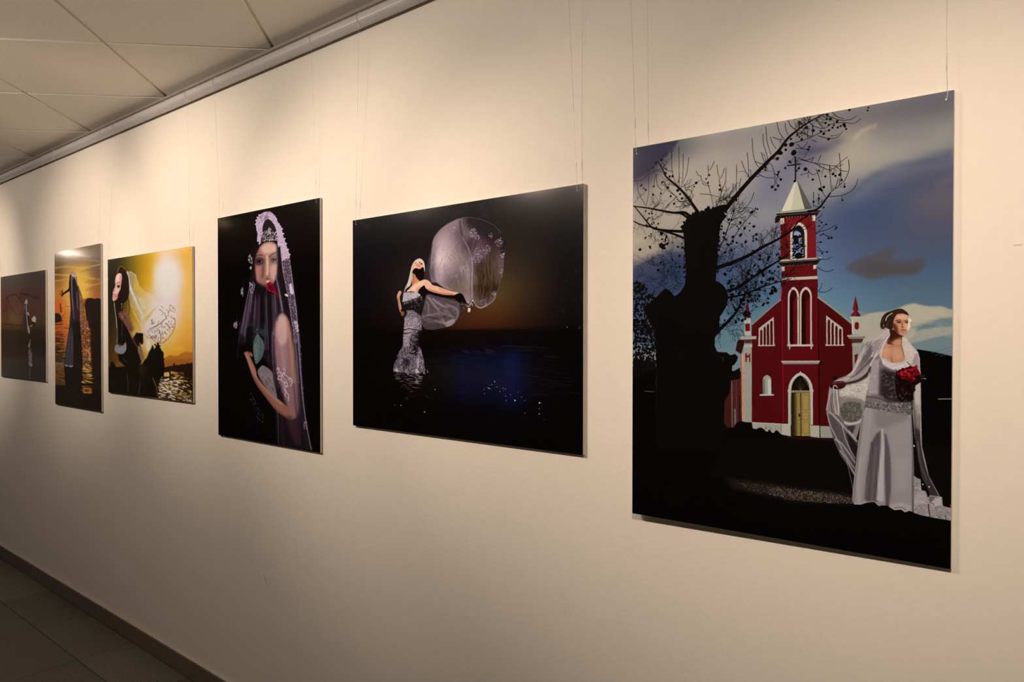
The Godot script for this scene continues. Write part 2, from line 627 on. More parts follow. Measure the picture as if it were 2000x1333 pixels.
# spans of a filled outline: [y, x from, width]
func spans(p: PackedVector2Array, w: int, h: int, ox := 0, oy := 0) -> Array:
	var rows := {}
	var n := p.size()
	for i in n:
		var a := p[i]
		var b := p[(i + 1) % n]
		if a.y > b.y:
			var t := a
			a = b
			b = t
		var y0 := maxi(ceili(a.y - 0.5), oy)
		var y1 := mini(ceili(b.y - 0.5), oy + h)
		if y1 <= y0:
			continue
		var k := (b.x - a.x) / (b.y - a.y)
		for y in range(y0, y1):
			var x := a.x + (y + 0.5 - a.y) * k
			if rows.has(y):
				rows[y].append(x)
			else:
				rows[y] = [x]
	var out := []
	for y in rows:
		var r: Array = rows[y]
		r.sort()
		for i in range(0, r.size() - 1, 2):
			var x0 := maxi(roundi(r[i]), ox)
			var x1 := mini(roundi(r[i + 1]), ox + w)
			if x1 > x0:
				out.append(Vector3i(y, x0, x1 - x0))
	return out

func fill_all(shapes: Array, c: int, a: float, blur: int) -> void:
	if a >= 0.999 and blur == 0:
		var col := ink(c)
		for p in shapes:
			for s in spans(p, cv.get_width(), cv.get_height()):
				cv.fill_rect(Rect2i(s.y, s.x, s.z, 1), col)
		return
	var lo := Vector2(1e9, 1e9)
	var hi := -lo
	for p in shapes:
		for v in p:
			lo = lo.min(v)
			hi = hi.max(v)
	var step := 1 << blur
	var pad := step * 3 + 2 if blur > 0 else 1
	var x0 := maxi(int(lo.x) - pad, -pad)
	var y0 := maxi(int(lo.y) - pad, -pad)
	var w := mini(int(hi.x) + pad, cv.get_width() + pad) - x0
	var h := mini(int(hi.y) + pad, cv.get_height() + pad) - y0
	if w <= 0 or h <= 0:
		return
	w = ceili(float(w) / step) * step
	h = ceili(float(h) / step) * step
	var lay := Image.create_empty(w, h, false, Image.FORMAT_RGBA8)
	lay.fill(ink(c, 0.0))
	var col := ink(c, a)
	for p in shapes:
		for s in spans(p, w, h, x0, y0):
			lay.fill_rect(Rect2i(s.y - x0, s.x - y0, s.z, 1), col)
	if blur > 0:
		shrink(lay, blur)
		lay.resize(w, h, Image.INTERPOLATE_CUBIC)
	cv.blend_rect(lay, Rect2i(0, 0, w, h), Vector2i(x0, y0))

func shrink(i: Image, times: int) -> void:
	for k in times:
		i.shrink_x2()

# straight outline, smooth outline
func P(c: int, f: Array, a := 1.0, blur := 0) -> void:
	fill_all([pts_of(f)], c, a, blur)

func C(c: int, f: Array, a := 1.0, blur := 0) -> void:
	fill_all([smooth(pts_of(f), true)], c, a, blur)

func stroke_shapes(p: PackedVector2Array, w0: float, w1: float) -> Array:
	var out := []
	var n := p.size()
	for i in n - 1:
		var d := p[i + 1] - p[i]
		if d.length() < 0.01:
			continue
		var s := Vector2(-d.y, d.x).normalized()
		var a: float = lerpf(w0, w1, float(i) / (n - 1)) / 2
		var b: float = lerpf(w0, w1, float(i + 1) / (n - 1)) / 2
		var e := d.normalized() * minf(a, 1.5) * 0.6
		out.append(PackedVector2Array([p[i] + s * a - e, p[i + 1] + s * b + e, p[i + 1] - s * b + e, p[i] - s * a - e]))
	return out

# lines whose width runs from w0 to w1: straight and smooth
func L(c: int, f: Array, w0: float, w1: float, a := 1.0, blur := 0) -> void:
	fill_all(stroke_shapes(pts_of(f), w0, w1), c, a, blur)

func S(c: int, f: Array, w0: float, w1: float, a := 1.0, blur := 0) -> void:
	fill_all(stroke_shapes(smooth(pts_of(f), false), w0, w1), c, a, blur)

# round spots: x, y, radius ...
func D(c: int, f: Array, a := 1.0, blur := 0) -> void:
	var out := []
	for i in range(0, f.size() - 2, 3):
		var q := PackedVector2Array()
		for k in 10:
			q.append(Vector2(f[i], f[i + 1]) + Vector2.from_angle(TAU * k / 10) * f[i + 2])
		out.append(q)
	fill_all(out, c, a, blur)

# a grid of colours drawn out smoothly over a rectangle, cut to an outline if one is given
func G(nx: int, ny: int, cols: Array, r: Array, cut: Array = [], soft := false) -> void:
	var g := Image.create_empty(nx, ny, false, Image.FORMAT_RGBA8)
	for y in ny:
		for x in nx:
			g.set_pixel(x, y, ink(cols[y * nx + x]))
	g.resize(r[2] - r[0], r[3] - r[1], Image.INTERPOLATE_CUBIC)
	if cut.is_empty():
		cv.blit_rect(g, Rect2i(0, 0, g.get_width(), g.get_height()), Vector2i(r[0], r[1]))
		return
	var p := pts_of(cut)
	if soft:
		p = smooth(p, true)
	for s in spans(p, r[2] - r[0], r[3] - r[1], r[0], r[1]):
		cv.blit_rect(g, Rect2i(s.y - r[0], s.x - r[1], s.z, 1), Vector2i(s.y, s.x))

# many small marks strewn inside an outline: sizes along and across, direction in degrees, how far it wanders
func N(seed_: int, n: int, f: Array, cols: Array, s0: float, s1: float, flat: float, dir: float, wander: float, a := 1.0, blur := 0) -> void:
	var rng := RandomNumberGenerator.new()
	rng.seed = seed_
	var p := pts_of(f)
	var lo := Vector2(1e9, 1e9)
	var hi := -lo
	for v in p:
		lo = lo.min(v)
		hi = hi.max(v)
	var by := {}
	for k in n:
		var q := Vector2(rng.randf_range(lo.x, hi.x), rng.randf_range(lo.y, hi.y))
		var s := rng.randf_range(s0, s1)
		var t := deg_to_rad(dir + rng.randf_range(-wander, wander))
		var c: int = cols[rng.randi() % cols.size()]
		if not Geometry2D.is_point_in_polygon(q, p):
			continue
		var u := Vector2.from_angle(t) * s
		var v := Vector2(-u.y, u.x) * flat
		if not by.has(c):
			by[c] = []
		by[c].append(PackedVector2Array([q - u, q - u * 0.5 + v * 0.9, q + u * 0.5 + v, q + u, q + u * 0.5 - v * 0.9, q - u * 0.5 - v]))
	for c in by:
		fill_all(by[c], c, a, blur)

# everything drawn between hold and cut_to stays inside the outline
func hold() -> void:
	kept.append(cv)
	cv = cv.duplicate()

func cut_to(f: Array, soft := false) -> void:
	var below: Image = kept.pop_back()
	var p := pts_of(f)
	if soft:
		p = smooth(p, true)
	for s in spans(p, cv.get_width(), cv.get_height()):
		below.blit_rect(cv, Rect2i(s.y, s.x, s.z, 1), Vector2i(s.y, s.x))
	cv = below

# bare twigs growing from a run of points
func T(seed_: int, c: int, f: Array, n: int, length: float, w: float, deep: int, lift := 0.0) -> void:
	var rng := RandomNumberGenerator.new()
	rng.seed = seed_
	var out := []
	var p := smooth(pts_of(f), false)
	for k in n:
		var i := rng.randi_range(0, p.size() - 2)
		var d := (p[i + 1] - p[i]).angle() + (1 if rng.randf() < 0.5 else -1) * rng.randf_range(0.5, 1.4)
		twig(rng, out, p[i], d, length * rng.randf_range(0.4, 1.0), w, deep, lift)
	fill_all(out, c, 1.0, 0)

func twig(rng: RandomNumberGenerator, out: Array, at: Vector2, d: float, length: float, w: float, deep: int, lift: float) -> void:
	var p := PackedVector2Array([at])
	var bend := rng.randf_range(-0.35, 0.35)
	for k in 4:
		at += Vector2.from_angle(d) * length / 4
		d += bend / 2 + rng.randf_range(-0.22, 0.22)
		d = lerp_angle(d, -PI / 2, lift)
		p.append(at)
		if deep > 0 and rng.randf() < 0.62:
			twig(rng, out, at, d + (1 if rng.randf() < 0.5 else -1) * rng.randf_range(0.4, 1.1), length * rng.randf_range(0.35, 0.7), w * 0.75, deep - 1, lift)
	out.append_array(stroke_shapes(p, w, w * 0.6))

# the fine grain of the print
func grain(a: float) -> void:
	var rng := RandomNumberGenerator.new()
	rng.seed = 77
	var n := 256
	var bytes := PackedByteArray()
	bytes.resize(n * n * 4)
	for i in n * n:
		var v := rng.randi() & 255
		bytes[i * 4] = v
		bytes[i * 4 + 1] = v
		bytes[i * 4 + 2] = v
		bytes[i * 4 + 3] = int(255 * a * rng.randf())
	var g := Image.create_from_data(n, n, false, Image.FORMAT_RGBA8, bytes)
	for y in range(0, cv.get_height(), n):
		for x in range(0, cv.get_width(), n):
			cv.blend_rect(g, Rect2i(0, 0, n, n), Vector2i(x, y))

func canvas(w: int, h: int, c: int) -> void:
	cv = Image.create_empty(w, h, false, Image.FORMAT_RGBA8)
	cv.fill(ink(c))

func painted(i: int) -> Image:
	[paint_0, paint_1, paint_2, paint_3, paint_4, paint_5][i].call()
	cv.shrink_x2()
	if i < 3:
		cv.shrink_x2()
	grain(0.045)
	cv.convert(Image.FORMAT_RGB8)
	cv.generate_mipmaps()
	return cv

func paint_0() -> void:
	canvas(450, 1060, K(66,52,50))
	G(4, 8, [K(95,88,89), K(101,95,95), K(101,95,97), K(85,77,82), K(98,70,70), K(107,77,74), K(107,77,78), K(98,67,70), K(101,63,55), K(119,84,70), K(113,81,74), K(101,67,62), K(107,77,46), K(132,103,68), K(107,81,59), K(95,70,59), K(82,56,38), K(85,60,46), K(66,49,42), K(60,45,42), K(57,41,36), K(60,45,38), K(47,38,36), K(37,30,31), K(63,52,42), K(66,52,46), K(57,49,48), K(43,41,44), K(76,74,74), K(76,74,78), K(69,70,74), K(57,58,62)], [0, 0, 450, 1060])  # grey top and bottom rows hold ceiling and floor reflections as colour
	S(K(57,30,31), [66,223,100,301,133,360,170,409,230,394], 7.9, 5.5, 0.75, 1)
	S(K(57,30,31), [66,223,110,204,153,204,190,236], 10.6, 7.4, 0.75, 1)
	S(K(57,30,31), [190,236,213,274,235,304], 7, 4.9, 0.75, 1)
	S(K(57,30,31), [204,201,249,206,293,224], 14.1, 9.9, 0.75, 1)
	S(K(57,30,31), [249,215,231,249,204,237], 5.3, 3.7, 0.75, 1)
	S(K(57,30,31), [328,241,345,260,378,255], 8.8, 6.2, 0.75, 1)
	S(K(57,30,31), [61,270,65,384,89,460], 6.2, 4.3, 0.75, 1)
	S(K(57,30,31), [170,409,173,445], 5.3, 3.7, 0.75, 1)
	S(K(57,30,31), [293,220,345,239,428,252], 5.3, 3.7, 0.75, 1)
	D(K(57,30,31), [249,215,10.6,71,233,10.6,190,236,8.8,336,251,7,370,267,7], 0.7, 1)
	S(K(40,25,24), [5,495,69,507,146,514,220,525], 10.6, 7, 0.7, 2)
	S(K(47,34,29), [117,518,117,630,120,836], 12.3, 10.6, 0.5, 3)
	P(K(40,32,29), [4,553,238,575,450,560,449,697,3,698], 0.5, 5)
	N(1, 40, [7,717,228,711,227,811,6,813], [K(79,67,55), K(47,38,34)], 12.3, 44, 0.15, 0, 6, 0.5, 1)
	P(K(88,88,89), [2,852,453,816,456,884,1,929], 0.4, 5)  # floor reflection in the gloss, painted as a grey band
	N(2, 40, [105,893,440,885,341,937,124,938], [K(101,101,104)], 12.3, 44, 0.12, 2, 6, 0.4, 2)
	P(K(85,70,74), [227,539,237,394,249,314,267,271,282,290,277,397,287,513,295,598,269,598,251,557])
	P(K(47,38,42), [257,377,273,378,278,593,256,557], 0.7, 2)
	C(K(255,255,255), [252,305,259,277,269,260,278,281,277,316,268,306], 0.9, 2)
	D(K(98,74,74), [272,318,7])
	S(K(255,255,255), [268,315,268,396,276,486,283,549], 7.9, 10.6, 0.8, 1)
	S(K(190,176,193), [253,314,243,395], 7, 5.3, 0.6, 1)
	C(K(255,255,255), [273,392,286,390,295,411,297,430,285,419], 0.9, 2)
	P(K(18,14,16), [282,433,301,442,296,513,287,513])
	C(K(255,255,255), [277,549,294,540,300,576,298,611,287,598], 0.85, 2)
	P(K(26,19,22), [278,593,298,611,301,647,282,692])
	C(K(255,255,255), [299,651,304,674,299,718,288,741,284,723,295,692], 0.85, 2)
	C(K(255,255,255), [320,463,332,437,344,430,356,449,354,482,339,492,326,481], 0.9, 2)
	N(9, 30, [316,461,335,428,360,450,357,487,335,497], [K(255,255,255), K(255,255,255)], 3.5, 8.8, 0.6, 0, 90, 0.8)
	D(K(255,255,255), [344,449,7.9,335,470,7])
	C(K(22,16,19), [319,492,343,488,347,510,330,523,318,510])
	S(K(255,227,179), [298,526,313,530,330,514], 9.7, 7, 0.95)
	P(K(153,149,160), [290,736,306,718,317,806,322,917,285,920,288,826], 0.8, 2)
	N(3, 50, [288,736,309,727,322,912,285,920], [K(237,237,255), K(98,91,101)], 4.4, 14.1, 0.3, 85, 20, 0.7)
	C(K(255,255,255), [302,910,317,902,324,917,311,924], 0.8, 2)
	S(K(175,176,190), [298,928,299,986,297,1040], 12.3, 7, 0.4, 2)
	D(K(237,243,255), [297,1048,4.4])

func paint_1() -> void:
	canvas(460, 1600, K(33,26,19))
	G(5, 10, [K(126,111,98), K(160,149,132), K(149,134,114), K(135,119,95), K(124,114,103), K(142,109,61), K(217,176,98), K(234,188,104), K(211,171,100), K(128,106,87), K(217,151,70), K(255,201,104), K(255,228,122), K(253,196,95), K(160,116,70), K(228,139,63), K(255,188,91), K(255,245,133), K(255,203,84), K(178,116,67), K(219,101,41), K(246,151,63), K(255,216,87), K(245,151,56), K(91,50,35), K(171,76,34), K(234,141,73), K(228,151,77), K(149,76,44), K(35,23,19), K(80,50,22), K(183,126,59), K(137,89,49), K(114,73,41), K(33,21,19), K(135,95,38), K(155,111,47), K(68,45,29), K(126,83,44), K(30,19,15), K(110,78,38), K(96,66,35), K(25,16,15), K(126,83,38), K(19,13,11), K(17,13,11), K(15,13,11), K(11,9,9), K(22,15,11), K(11,9,9)], [0, 0, 460, 1600])
	S(K(255,221,117), [1,163,149,172,281,204,457,199], 19.1, 14, 0.5, 3)
	S(K(194,156,92), [2,80,149,118,319,133,457,174], 19.1, 14, 0.5, 3)
	S(K(255,255,152), [1,233,216,274,404,329], 19.1, 14, 0.5, 3)
	S(K(228,176,92), [216,287,343,315,457,341], 19.1, 14, 0.5, 3)
	S(K(255,201,103), [249,382,368,388,457,378], 19.1, 14, 0.5, 3)
	S(K(149,114,75), [268,241,374,237,457,236], 19.1, 14, 0.5, 3)
	S(K(171,124,73), [312,350,404,347,457,366], 19.1, 14, 0.5, 3)
	S(K(255,213,111), [1,302,94,299,163,294], 19.1, 14, 0.5, 3)
	S(K(160,124,70), [9,123,115,126], 19.1, 14, 0.5, 3)
	S(K(183,116,67), [318,428,404,416,457,415], 19.1, 14, 0.5, 3)
	P(K(201,198,201), [9,5,115,4,203,28,319,88,404,116,319,107,203,67,115,58], 0.55, 4)  # silvery lamp glare painted across the top of the print
	P(K(137,116,81), [115,4,281,3,457,4,457,44,319,49,216,24], 0.6, 3)
	C(K(255,233,98), [343,353,329,442,291,495,244,492,205,431,190,337,205,245,244,193,292,200,329,262], 0.5, 6)
	C(K(255,126,56), [108,571,96,618,64,647,24,645,-8,614,-21,564,-8,516,25,488,64,491,96,522], 0.5, 5)
	P(K(33,23,22), [306,561,318,530,337,509,374,510,404,523,427,515,462,530,462,801,343,802,321,678])
	P(K(137,50,35), [293,516,343,506,318,556,306,581], 0.6, 3)
	P(K(37,26,22), [-2,640,37,642,66,664,80,726,44,739,-2,746])
	N(1, 130, [59,568,163,540,169,794,80,796,66,671], [K(255,188,111), K(224,131,73), K(171,96,56), K(255,226,152)], 4.5, 12.8, 0.4, 60, 60, 0.55, 1)
	P(K(45,19,15), [55,541,66,541,73,624,62,644], 0.7, 2)
	N(2, 90, [2,742,159,743,115,1051,96,1156,2,1165], [K(217,156,64), K(171,121,50), K(68,45,22), K(240,176,78)], 13.9, 41.6, 0.1, 3, 6, 0.8, 1)
	L(K(27,18,11), [2,757,85,761], 8.3, 6.9, 0.85, 1)
	L(K(27,18,11), [2,867,92,868], 8.3, 6.9, 0.85, 1)
	L(K(27,18,11), [2,912,92,913], 8.3, 6.9, 0.85, 1)
	L(K(27,18,11), [2,942,103,942], 8.3, 6.9, 0.85, 1)
	L(K(27,18,11), [2,1018,100,1016], 8.3, 6.9, 0.85, 1)
	L(K(27,18,11), [2,1053,107,1050], 8.3, 6.9, 0.85, 1)
	L(K(27,18,11), [2,1093,92,1090], 8.3, 6.9, 0.85, 1)
	L(K(27,18,11), [2,1116,99,1111], 8.3, 6.9, 0.85, 1)
	L(K(27,18,11), [2,1150,92,1145], 8.3, 6.9, 0.85, 1)
	P(K(149,141,149), [2,1156,92,1160,96,1200,2,1195], 0.6, 3)
	N(3, 40, [2,1195,96,1193,107,1405,2,1346], [K(171,124,56), K(45,31,19), K(137,101,50)], 11.1, 34.7, 0.14, 8, 12, 0.8, 1)
	P(K(14,11,11), [2,1406,114,1389,287,1447,375,1432,458,1350,461,1601,1,1602])
	P(K(11,9,9), [96,1185,287,1180,284,1447,114,1404])
	P(K(27,18,15), [362,745,459,746,461,1417,375,1363,375,1020])
	P(K(128,86,56), [260,730,345,731,352,849,358,986,368,1048,367,1130,348,1160,287,1166,282,1040,274,885])
	N(4, 260, [260,730,345,731,352,849,358,986,368,1048,367,1130,348,1160,287,1166,282,1040,274,885], [K(217,154,89), K(255,196,111), K(87,53,35), K(171,114,64)], 4.9, 13.9, 0.4, 70, 50, 0.85)
	P(K(255,176,92), [287,1011,348,1008,362,1048,362,1131,335,1106,342,1050], 0.6, 2)
	P(K(45,31,26), [332,1050,343,1056,342,1091,332,1085])
	N(5, 60, [301,1025,335,1022,348,1132,294,1137], [K(137,121,98), K(68,55,47)], 4.2, 12.5, 0.4, 60, 50, 0.7)
	P(K(137,91,70), [242,375,255,409,274,469,293,548,318,684,343,802,261,803,261,578,252,448], 0.9)
	N(6, 170, [242,375,255,409,274,469,293,548,318,684,343,802,261,803,261,578,252,448], [K(235,163,111), K(103,66,53), K(183,121,78), K(255,208,138)], 4.5, 11.5, 0.4, 70, 40, 0.75)
	S(K(68,50,56), [245,375,281,482,309,613], 5.7, 5.1, 0.7, 1)
	L(K(255,201,98), [286,1177,371,1177], 11.1, 9, 0.8, 1)
	L(K(255,201,98), [286,1194,371,1194], 11.1, 9, 0.8, 1)
	L(K(255,201,98), [286,1212,371,1212], 11.1, 9, 0.8, 1)
	L(K(255,201,98), [286,1229,371,1229], 11.1, 9, 0.8, 1)
	L(K(255,201,98), [286,1264,371,1263], 11.1, 9, 0.8, 1)
	L(K(255,201,98), [286,1300,371,1298], 11.1, 9, 0.8, 1)
	L(K(255,201,98), [286,1328,371,1325], 11.1, 9, 0.8, 1)
	L(K(255,201,98), [286,1398,371,1394], 11.1, 9, 0.8, 1)
	L(K(255,201,98), [286,1416,371,1411], 11.1, 9, 0.8, 1)
	L(K(255,201,98), [286,1437,371,1432], 11.1, 9, 0.8, 1)
	N(7, 70, [284,1166,375,1164,375,1342,284,1342], [K(255,255,166), K(235,151,56), K(45,26,15)], 11.1, 34.7, 0.14, 6, 10, 0.8, 1)
	N(8, 40, [280,1378,365,1365,361,1441,280,1448], [K(235,121,50), K(255,151,70), K(33,16,11)], 8.3, 25, 0.18, 6, 14, 0.8, 1)
	L(K(17,9,7), [280,1248,375,1241], 8.3, 8.3, 0.9)
	L(K(17,9,7), [280,1304,375,1303], 8.3, 8.3, 0.9)
	L(K(14,9,11), [280,1357,375,1353], 20.8, 18, 0.9, 1)
	P(K(50,38,49), [161,270,175,237,195,227,216,251,229,288,242,368,252,448,261,578,262,803,152,804,169,607,164,507,160,433,149,409,155,333])
	hold()
	C(K(217,188,201), [170,248,195,230,216,254,226,288,203,285,183,273], 0.9, 1)
	N(9, 40, [166,241,196,230,224,261,229,315,176,308], [K(251,228,241), K(137,111,128), K(255,255,255)], 3.8, 9.6, 0.5, 60, 60, 0.8)
	S(K(167,146,168), [180,282,183,442,193,575,197,615], 11.5, 10.2, 0.8, 2)
	S(K(235,201,206), [213,273,229,328,242,381], 8.9, 5.1, 0.85, 2)
	S(K(22,13,19), [203,312,206,444,216,550], 11.5, 16.6, 0.8, 2)
	S(K(171,159,206), [232,446,236,512,242,610], 6.4, 8.9, 0.7, 2)
	S(K(137,121,166), [196,615,203,708], 15.3, 12.8, 0.5, 3)
	S(K(19,11,15), [161,333,163,427,169,547], 10.2, 8.9, 0.8, 2)
	cut_to([161,270,175,237,195,227,216,251,229,288,242,368,252,448,261,578,262,803,152,804,169,607,164,507,160,433,149,409,155,333])
	S(K(19,13,15), [161,403,136,421,108,436,80,457], 25.5, 14)
	S(K(25,16,17), [91,441,84,420,79,396], 7, 4.5)
	S(K(25,16,17), [84,440,70,419,60,415], 7, 4.5)
	S(K(25,16,17), [80,450,60,442,55,440], 7, 4.5)
	S(K(25,16,17), [84,460,62,459], 7, 4.5)
	S(K(25,16,17), [87,465,73,472], 7, 4.5)
	P(K(37,30,41), [163,729,260,730,270,850,277,970,286,1110,287,1194,188,1199,92,1187,98,1126,111,1052,130,926,148,816])
	hold()
	P(K(68,66,87), [145,816,189,801,196,1031,188,1190,96,1185,111,1052], 0.8, 3)
	S(K(105,104,130), [167,787,152,925,130,1094,115,1176], 6.2, 6.2, 0.6, 2)
	S(K(105,104,130), [185,852,174,997,159,1179], 6.2, 6.2, 0.6, 2)
	S(K(105,104,130), [159,889,139,1050,122,1153], 6.2, 6.2, 0.6, 2)
	S(K(105,104,130), [188,931,188,1068], 6.2, 6.2, 0.6, 2)
	N(10, 70, [145,816,189,809,196,1182,103,1185], [K(149,146,185), K(57,50,73)], 3.5, 9.7, 0.4, 80, 30, 0.5)
	P(K(14,9,13), [196,744,267,744,287,1166,210,1195], 0.8, 3)
	cut_to([163,729,260,730,270,850,277,970,286,1110,287,1194,188,1199,92,1187,98,1126,111,1052,130,926,148,816])
	S(K(217,213,255), [101,1179,129,1189,185,1186], 8.3, 6.2, 0.85, 1)
	N(11, 24, [99,1174,188,1180,188,1198,103,1196], [K(235,238,255), K(137,131,171)], 3.5, 8.3, 0.5, 0, 60, 0.8)
	S(K(80,76,81), [224,1429,231,1457], 4.2, 3.5, 0.5, 1)
	S(K(68,63,67), [307,1506,321,1518], 4.2, 3.5, 0.5, 1)

func paint_2() -> void:
	canvas(700, 1180, K(30,26,14))
	G(8, 8, [K(44,45,35), K(64,61,30), K(119,105,35), K(179,148,38), K(222,187,65), K(247,221,181), K(244,215,168), K(241,198,98), K(40,37,30), K(53,49,27), K(119,102,33), K(195,159,38), K(233,198,78), K(241,232,251), K(239,232,255), K(244,204,111), K(37,32,24), K(64,52,24), K(152,125,33), K(212,176,45), K(236,221,194), K(241,235,255), K(239,235,255), K(247,209,123), K(42,35,20), K(87,70,27), K(179,148,41), K(222,193,91), K(241,232,244), K(243,238,255), K(244,232,238), K(245,202,111), K(59,47,20), K(119,95,30), K(206,170,78), K(233,215,181), K(244,235,244), K(245,232,219), K(247,215,130), K(241,187,78), K(81,59,20), K(141,108,35), K(195,159,65), K(222,187,91), K(239,209,117), K(241,198,78), K(241,187,65), K(233,170,59), K(95,66,24), K(130,93,33), K(163,125,45), K(184,142,52), K(206,159,52), K(222,170,59), K(222,170,59), K(217,153,52), K(30,19,6), K(42,27,10), K(64,45,17), K(76,52,20), K(130,95,38), K(141,105,46), K(130,95,44), K(97,68,33)], [0, 0, 700, 1180])
	C(K(245,251,255), [623,226,602,321,550,377,483,371,429,303,408,199,430,99,486,46,552,57,604,126], 0.9, 6)
	C(K(245,251,255), [587,251,572,327,535,372,489,368,451,315,437,234,452,155,491,112,537,119,573,172], 0.7, 5)
	P(K(191,128,47), [481,859,533,825,583,832,612,815,646,795,701,800,700,900,480,923])
	P(K(163,105,39), [491,870,583,855,700,840,700,900,491,923], 0.7, 3)
	S(K(249,213,67), [553,778,593,766,632,776], 21.5, 21.5, 0.7, 4)
	S(K(130,95,53), [588,839,588,870], 2.7, 2.2, 0.6)
	S(K(206,154,67), [496,864,582,876,593,844], 1.6, 1.6, 0.5)
	P(K(42,24,14), [480,926,511,919,532,911,555,910,558,893,565,881,572,902,597,900,626,889,631,892,655,888,658,877,674,884,700,874,704,961,631,963,542,951,480,972])
	P(K(35,24,10), [437,975,705,955,705,1187,436,1175])
	P(K(97,69,27), [453,973,631,961,629,1172,452,1167], 0.7, 3)
	N(1, 330, [453,973,631,956,640,996,668,1019,682,1074,691,1143,698,1173,580,1178,441,1169,434,1072], [K(255,255,255), K(252,232,158), K(223,178,80), K(163,117,45)], 4.8, 18.3, 0.22, 4, 16, 0.95)
	N(2, 130, [479,1014,591,1000,606,1050,560,1175,446,1163,458,1054], [K(255,255,255), K(255,255,236)], 6.5, 21.5, 0.28, 4, 14)
	N(3, 170, [453,973,631,956,640,996,668,1019,682,1074,691,1143,698,1173,580,1178,441,1169,434,1072], [K(23,15,6), K(42,29,10)], 4.3, 16.2, 0.2, 5, 16, 0.9)
	N(4, 90, [621,987,697,981,698,1173,638,1170], [K(30,18,10), K(223,190,106)], 3.2, 9.7, 0.3, 70, 40, 0.8)
	P(K(255,232,145), [488,966,531,960,531,994,487,998], 0.9, 1)
	P(K(18,8,6), [469,964,485,955,487,1003,531,994,526,958,537,946,541,1004,474,1018])
	P(K(5,5,4), [0,955,19,948,23,921,34,896,44,907,57,919,69,949,107,951,151,944,200,917,449,904,453,1044,434,1072,441,1174,-2,1186])
	N(5, 30, [0,940,157,940,157,954,0,970], [K(5,5,4)], 4.3, 10.8, 0.8, 80, 20)
	P(K(163,95,30), [70,918,108,910,151,943,76,953], 0.7, 3)
	P(K(247,251,249), [168,124,212,128,258,163,291,260,334,308,399,341,451,413,486,426,536,417,563,442,575,473,580,509,578,549,581,569,569,594,557,635,524,665,479,701,448,727,406,717,374,691,337,674,309,631,288,576,237,492,215,441,198,362,187,249], 0.35)
	hold()
	P(K(245,246,255), [333,507,450,419,570,452,579,564,519,660,448,717,385,685,342,642], 0.75, 4)
	P(K(232,202,80), [246,178,285,259,301,305,245,288], 0.6, 3)
	P(K(223,202,93), [332,523,398,468,450,429,408,474,365,536,338,567], 0.7, 3)
	S(K(223,239,255), [179,131,194,205,210,274,239,337,272,417,305,484,321,550], 23, 18.8, 0.85, 2)
	N(6, 300, [171,124,212,129,245,288,333,480,332,567,299,533,244,393,199,284], [K(249,255,255), K(158,169,200), K(213,228,255), K(130,133,145)], 2.6, 7.3, 0.4, 65, 50, 0.65, 1)
	S(K(163,171,197), [200,172,222,253,256,344,289,423], 5.2, 6.3, 0.5, 2)
	S(K(255,255,255), [185,137,199,217,222,297], 4.2, 3.7, 0.6, 1)
	S(K(213,202,158), [245,310,289,380,333,426], 10.5, 13.6, 0.4, 3)
	S(K(130,114,80), [215,441,243,454,277,510,299,566], 4.2, 3.7, 0.6, 1)
	S(K(119,105,72), [197,445,231,508,243,553], 3.1, 3.1, 0.5, 1)
	S(K(239,253,255), [212,129,257,169,291,260], 10.5, 5.2, 0.7, 2)
	P(K(223,237,255), [267,345,334,373,344,459,311,452], 0.5, 4)
	S(K(206,178,119), [245,288,290,293,334,319], 3.1, 2.6, 0.5, 1)
	cut_to([168,124,212,128,258,163,291,260,334,308,399,341,451,413,486,426,536,417,563,442,575,473,580,509,578,549,581,569,569,594,557,635,524,665,479,701,448,727,406,717,374,691,337,674,309,631,288,576,237,492,215,441,198,362,187,249])
	S(K(119,88,64), [407,601,444,586,480,561,521,511], 4.2, 2.6, 0.8)
	S(K(119,88,64), [521,511,531,470,536,430], 4.2, 2.6, 0.8)
	S(K(119,88,64), [450,460,481,488,470,514], 4.2, 2.6, 0.8)
	S(K(119,88,64), [491,489,505,531,500,541], 4.2, 2.6, 0.8)
	S(K(119,88,64), [466,435,486,457], 4.2, 2.6, 0.8)
	S(K(119,88,64), [536,430,561,452,575,483], 4.2, 2.6, 0.8)
	S(K(119,88,64), [541,471,570,493], 4.2, 2.6, 0.8)
	S(K(119,88,64), [535,522,565,544,574,534], 4.2, 2.6, 0.8)
	S(K(119,88,64), [500,572,540,609,569,574], 4.2, 2.6, 0.8)
	S(K(119,88,64), [397,537,391,584,407,564], 4.2, 2.6, 0.8)
	S(K(119,88,64), [449,555,439,586], 4.2, 2.6, 0.8)
	S(K(119,88,64), [511,464,521,485], 4.2, 2.6, 0.8)
	N(7, 230, [319,632,375,622,483,560,560,531,578,563,565,620,549,657,513,699,482,731,445,737,386,705,341,688], [K(104,76,45), K(76,57,33), K(141,110,67)], 3.8, 10.8, 0.22, 55, 50, 0.75)
	N(17, 60, [515,445,576,454,591,501,565,563,514,604,451,613], [K(119,90,64), K(152,119,88)], 3.2, 8.1, 0.3, 50, 60, 0.7)
	S(K(91,66,42), [370,622,408,606,446,586,489,544], 4.3, 3.2, 0.75)
	S(K(91,66,42), [482,731,513,704,549,657,566,620,575,563,565,532], 4.3, 3.2, 0.75)
	S(K(91,66,42), [369,666,407,710,445,738,482,731], 4.3, 3.2, 0.75)
	S(K(91,66,42), [446,623,461,667,466,699], 4.3, 3.2, 0.75)
	S(K(91,66,42), [493,635,508,667], 4.3, 3.2, 0.75)
	S(K(91,66,42), [419,666,429,704], 4.3, 3.2, 0.75)
	S(K(91,66,42), [509,577,529,604,534,630], 4.3, 3.2, 0.75)
	S(K(91,66,42), [387,546,398,579,414,558], 4.3, 3.2, 0.75)
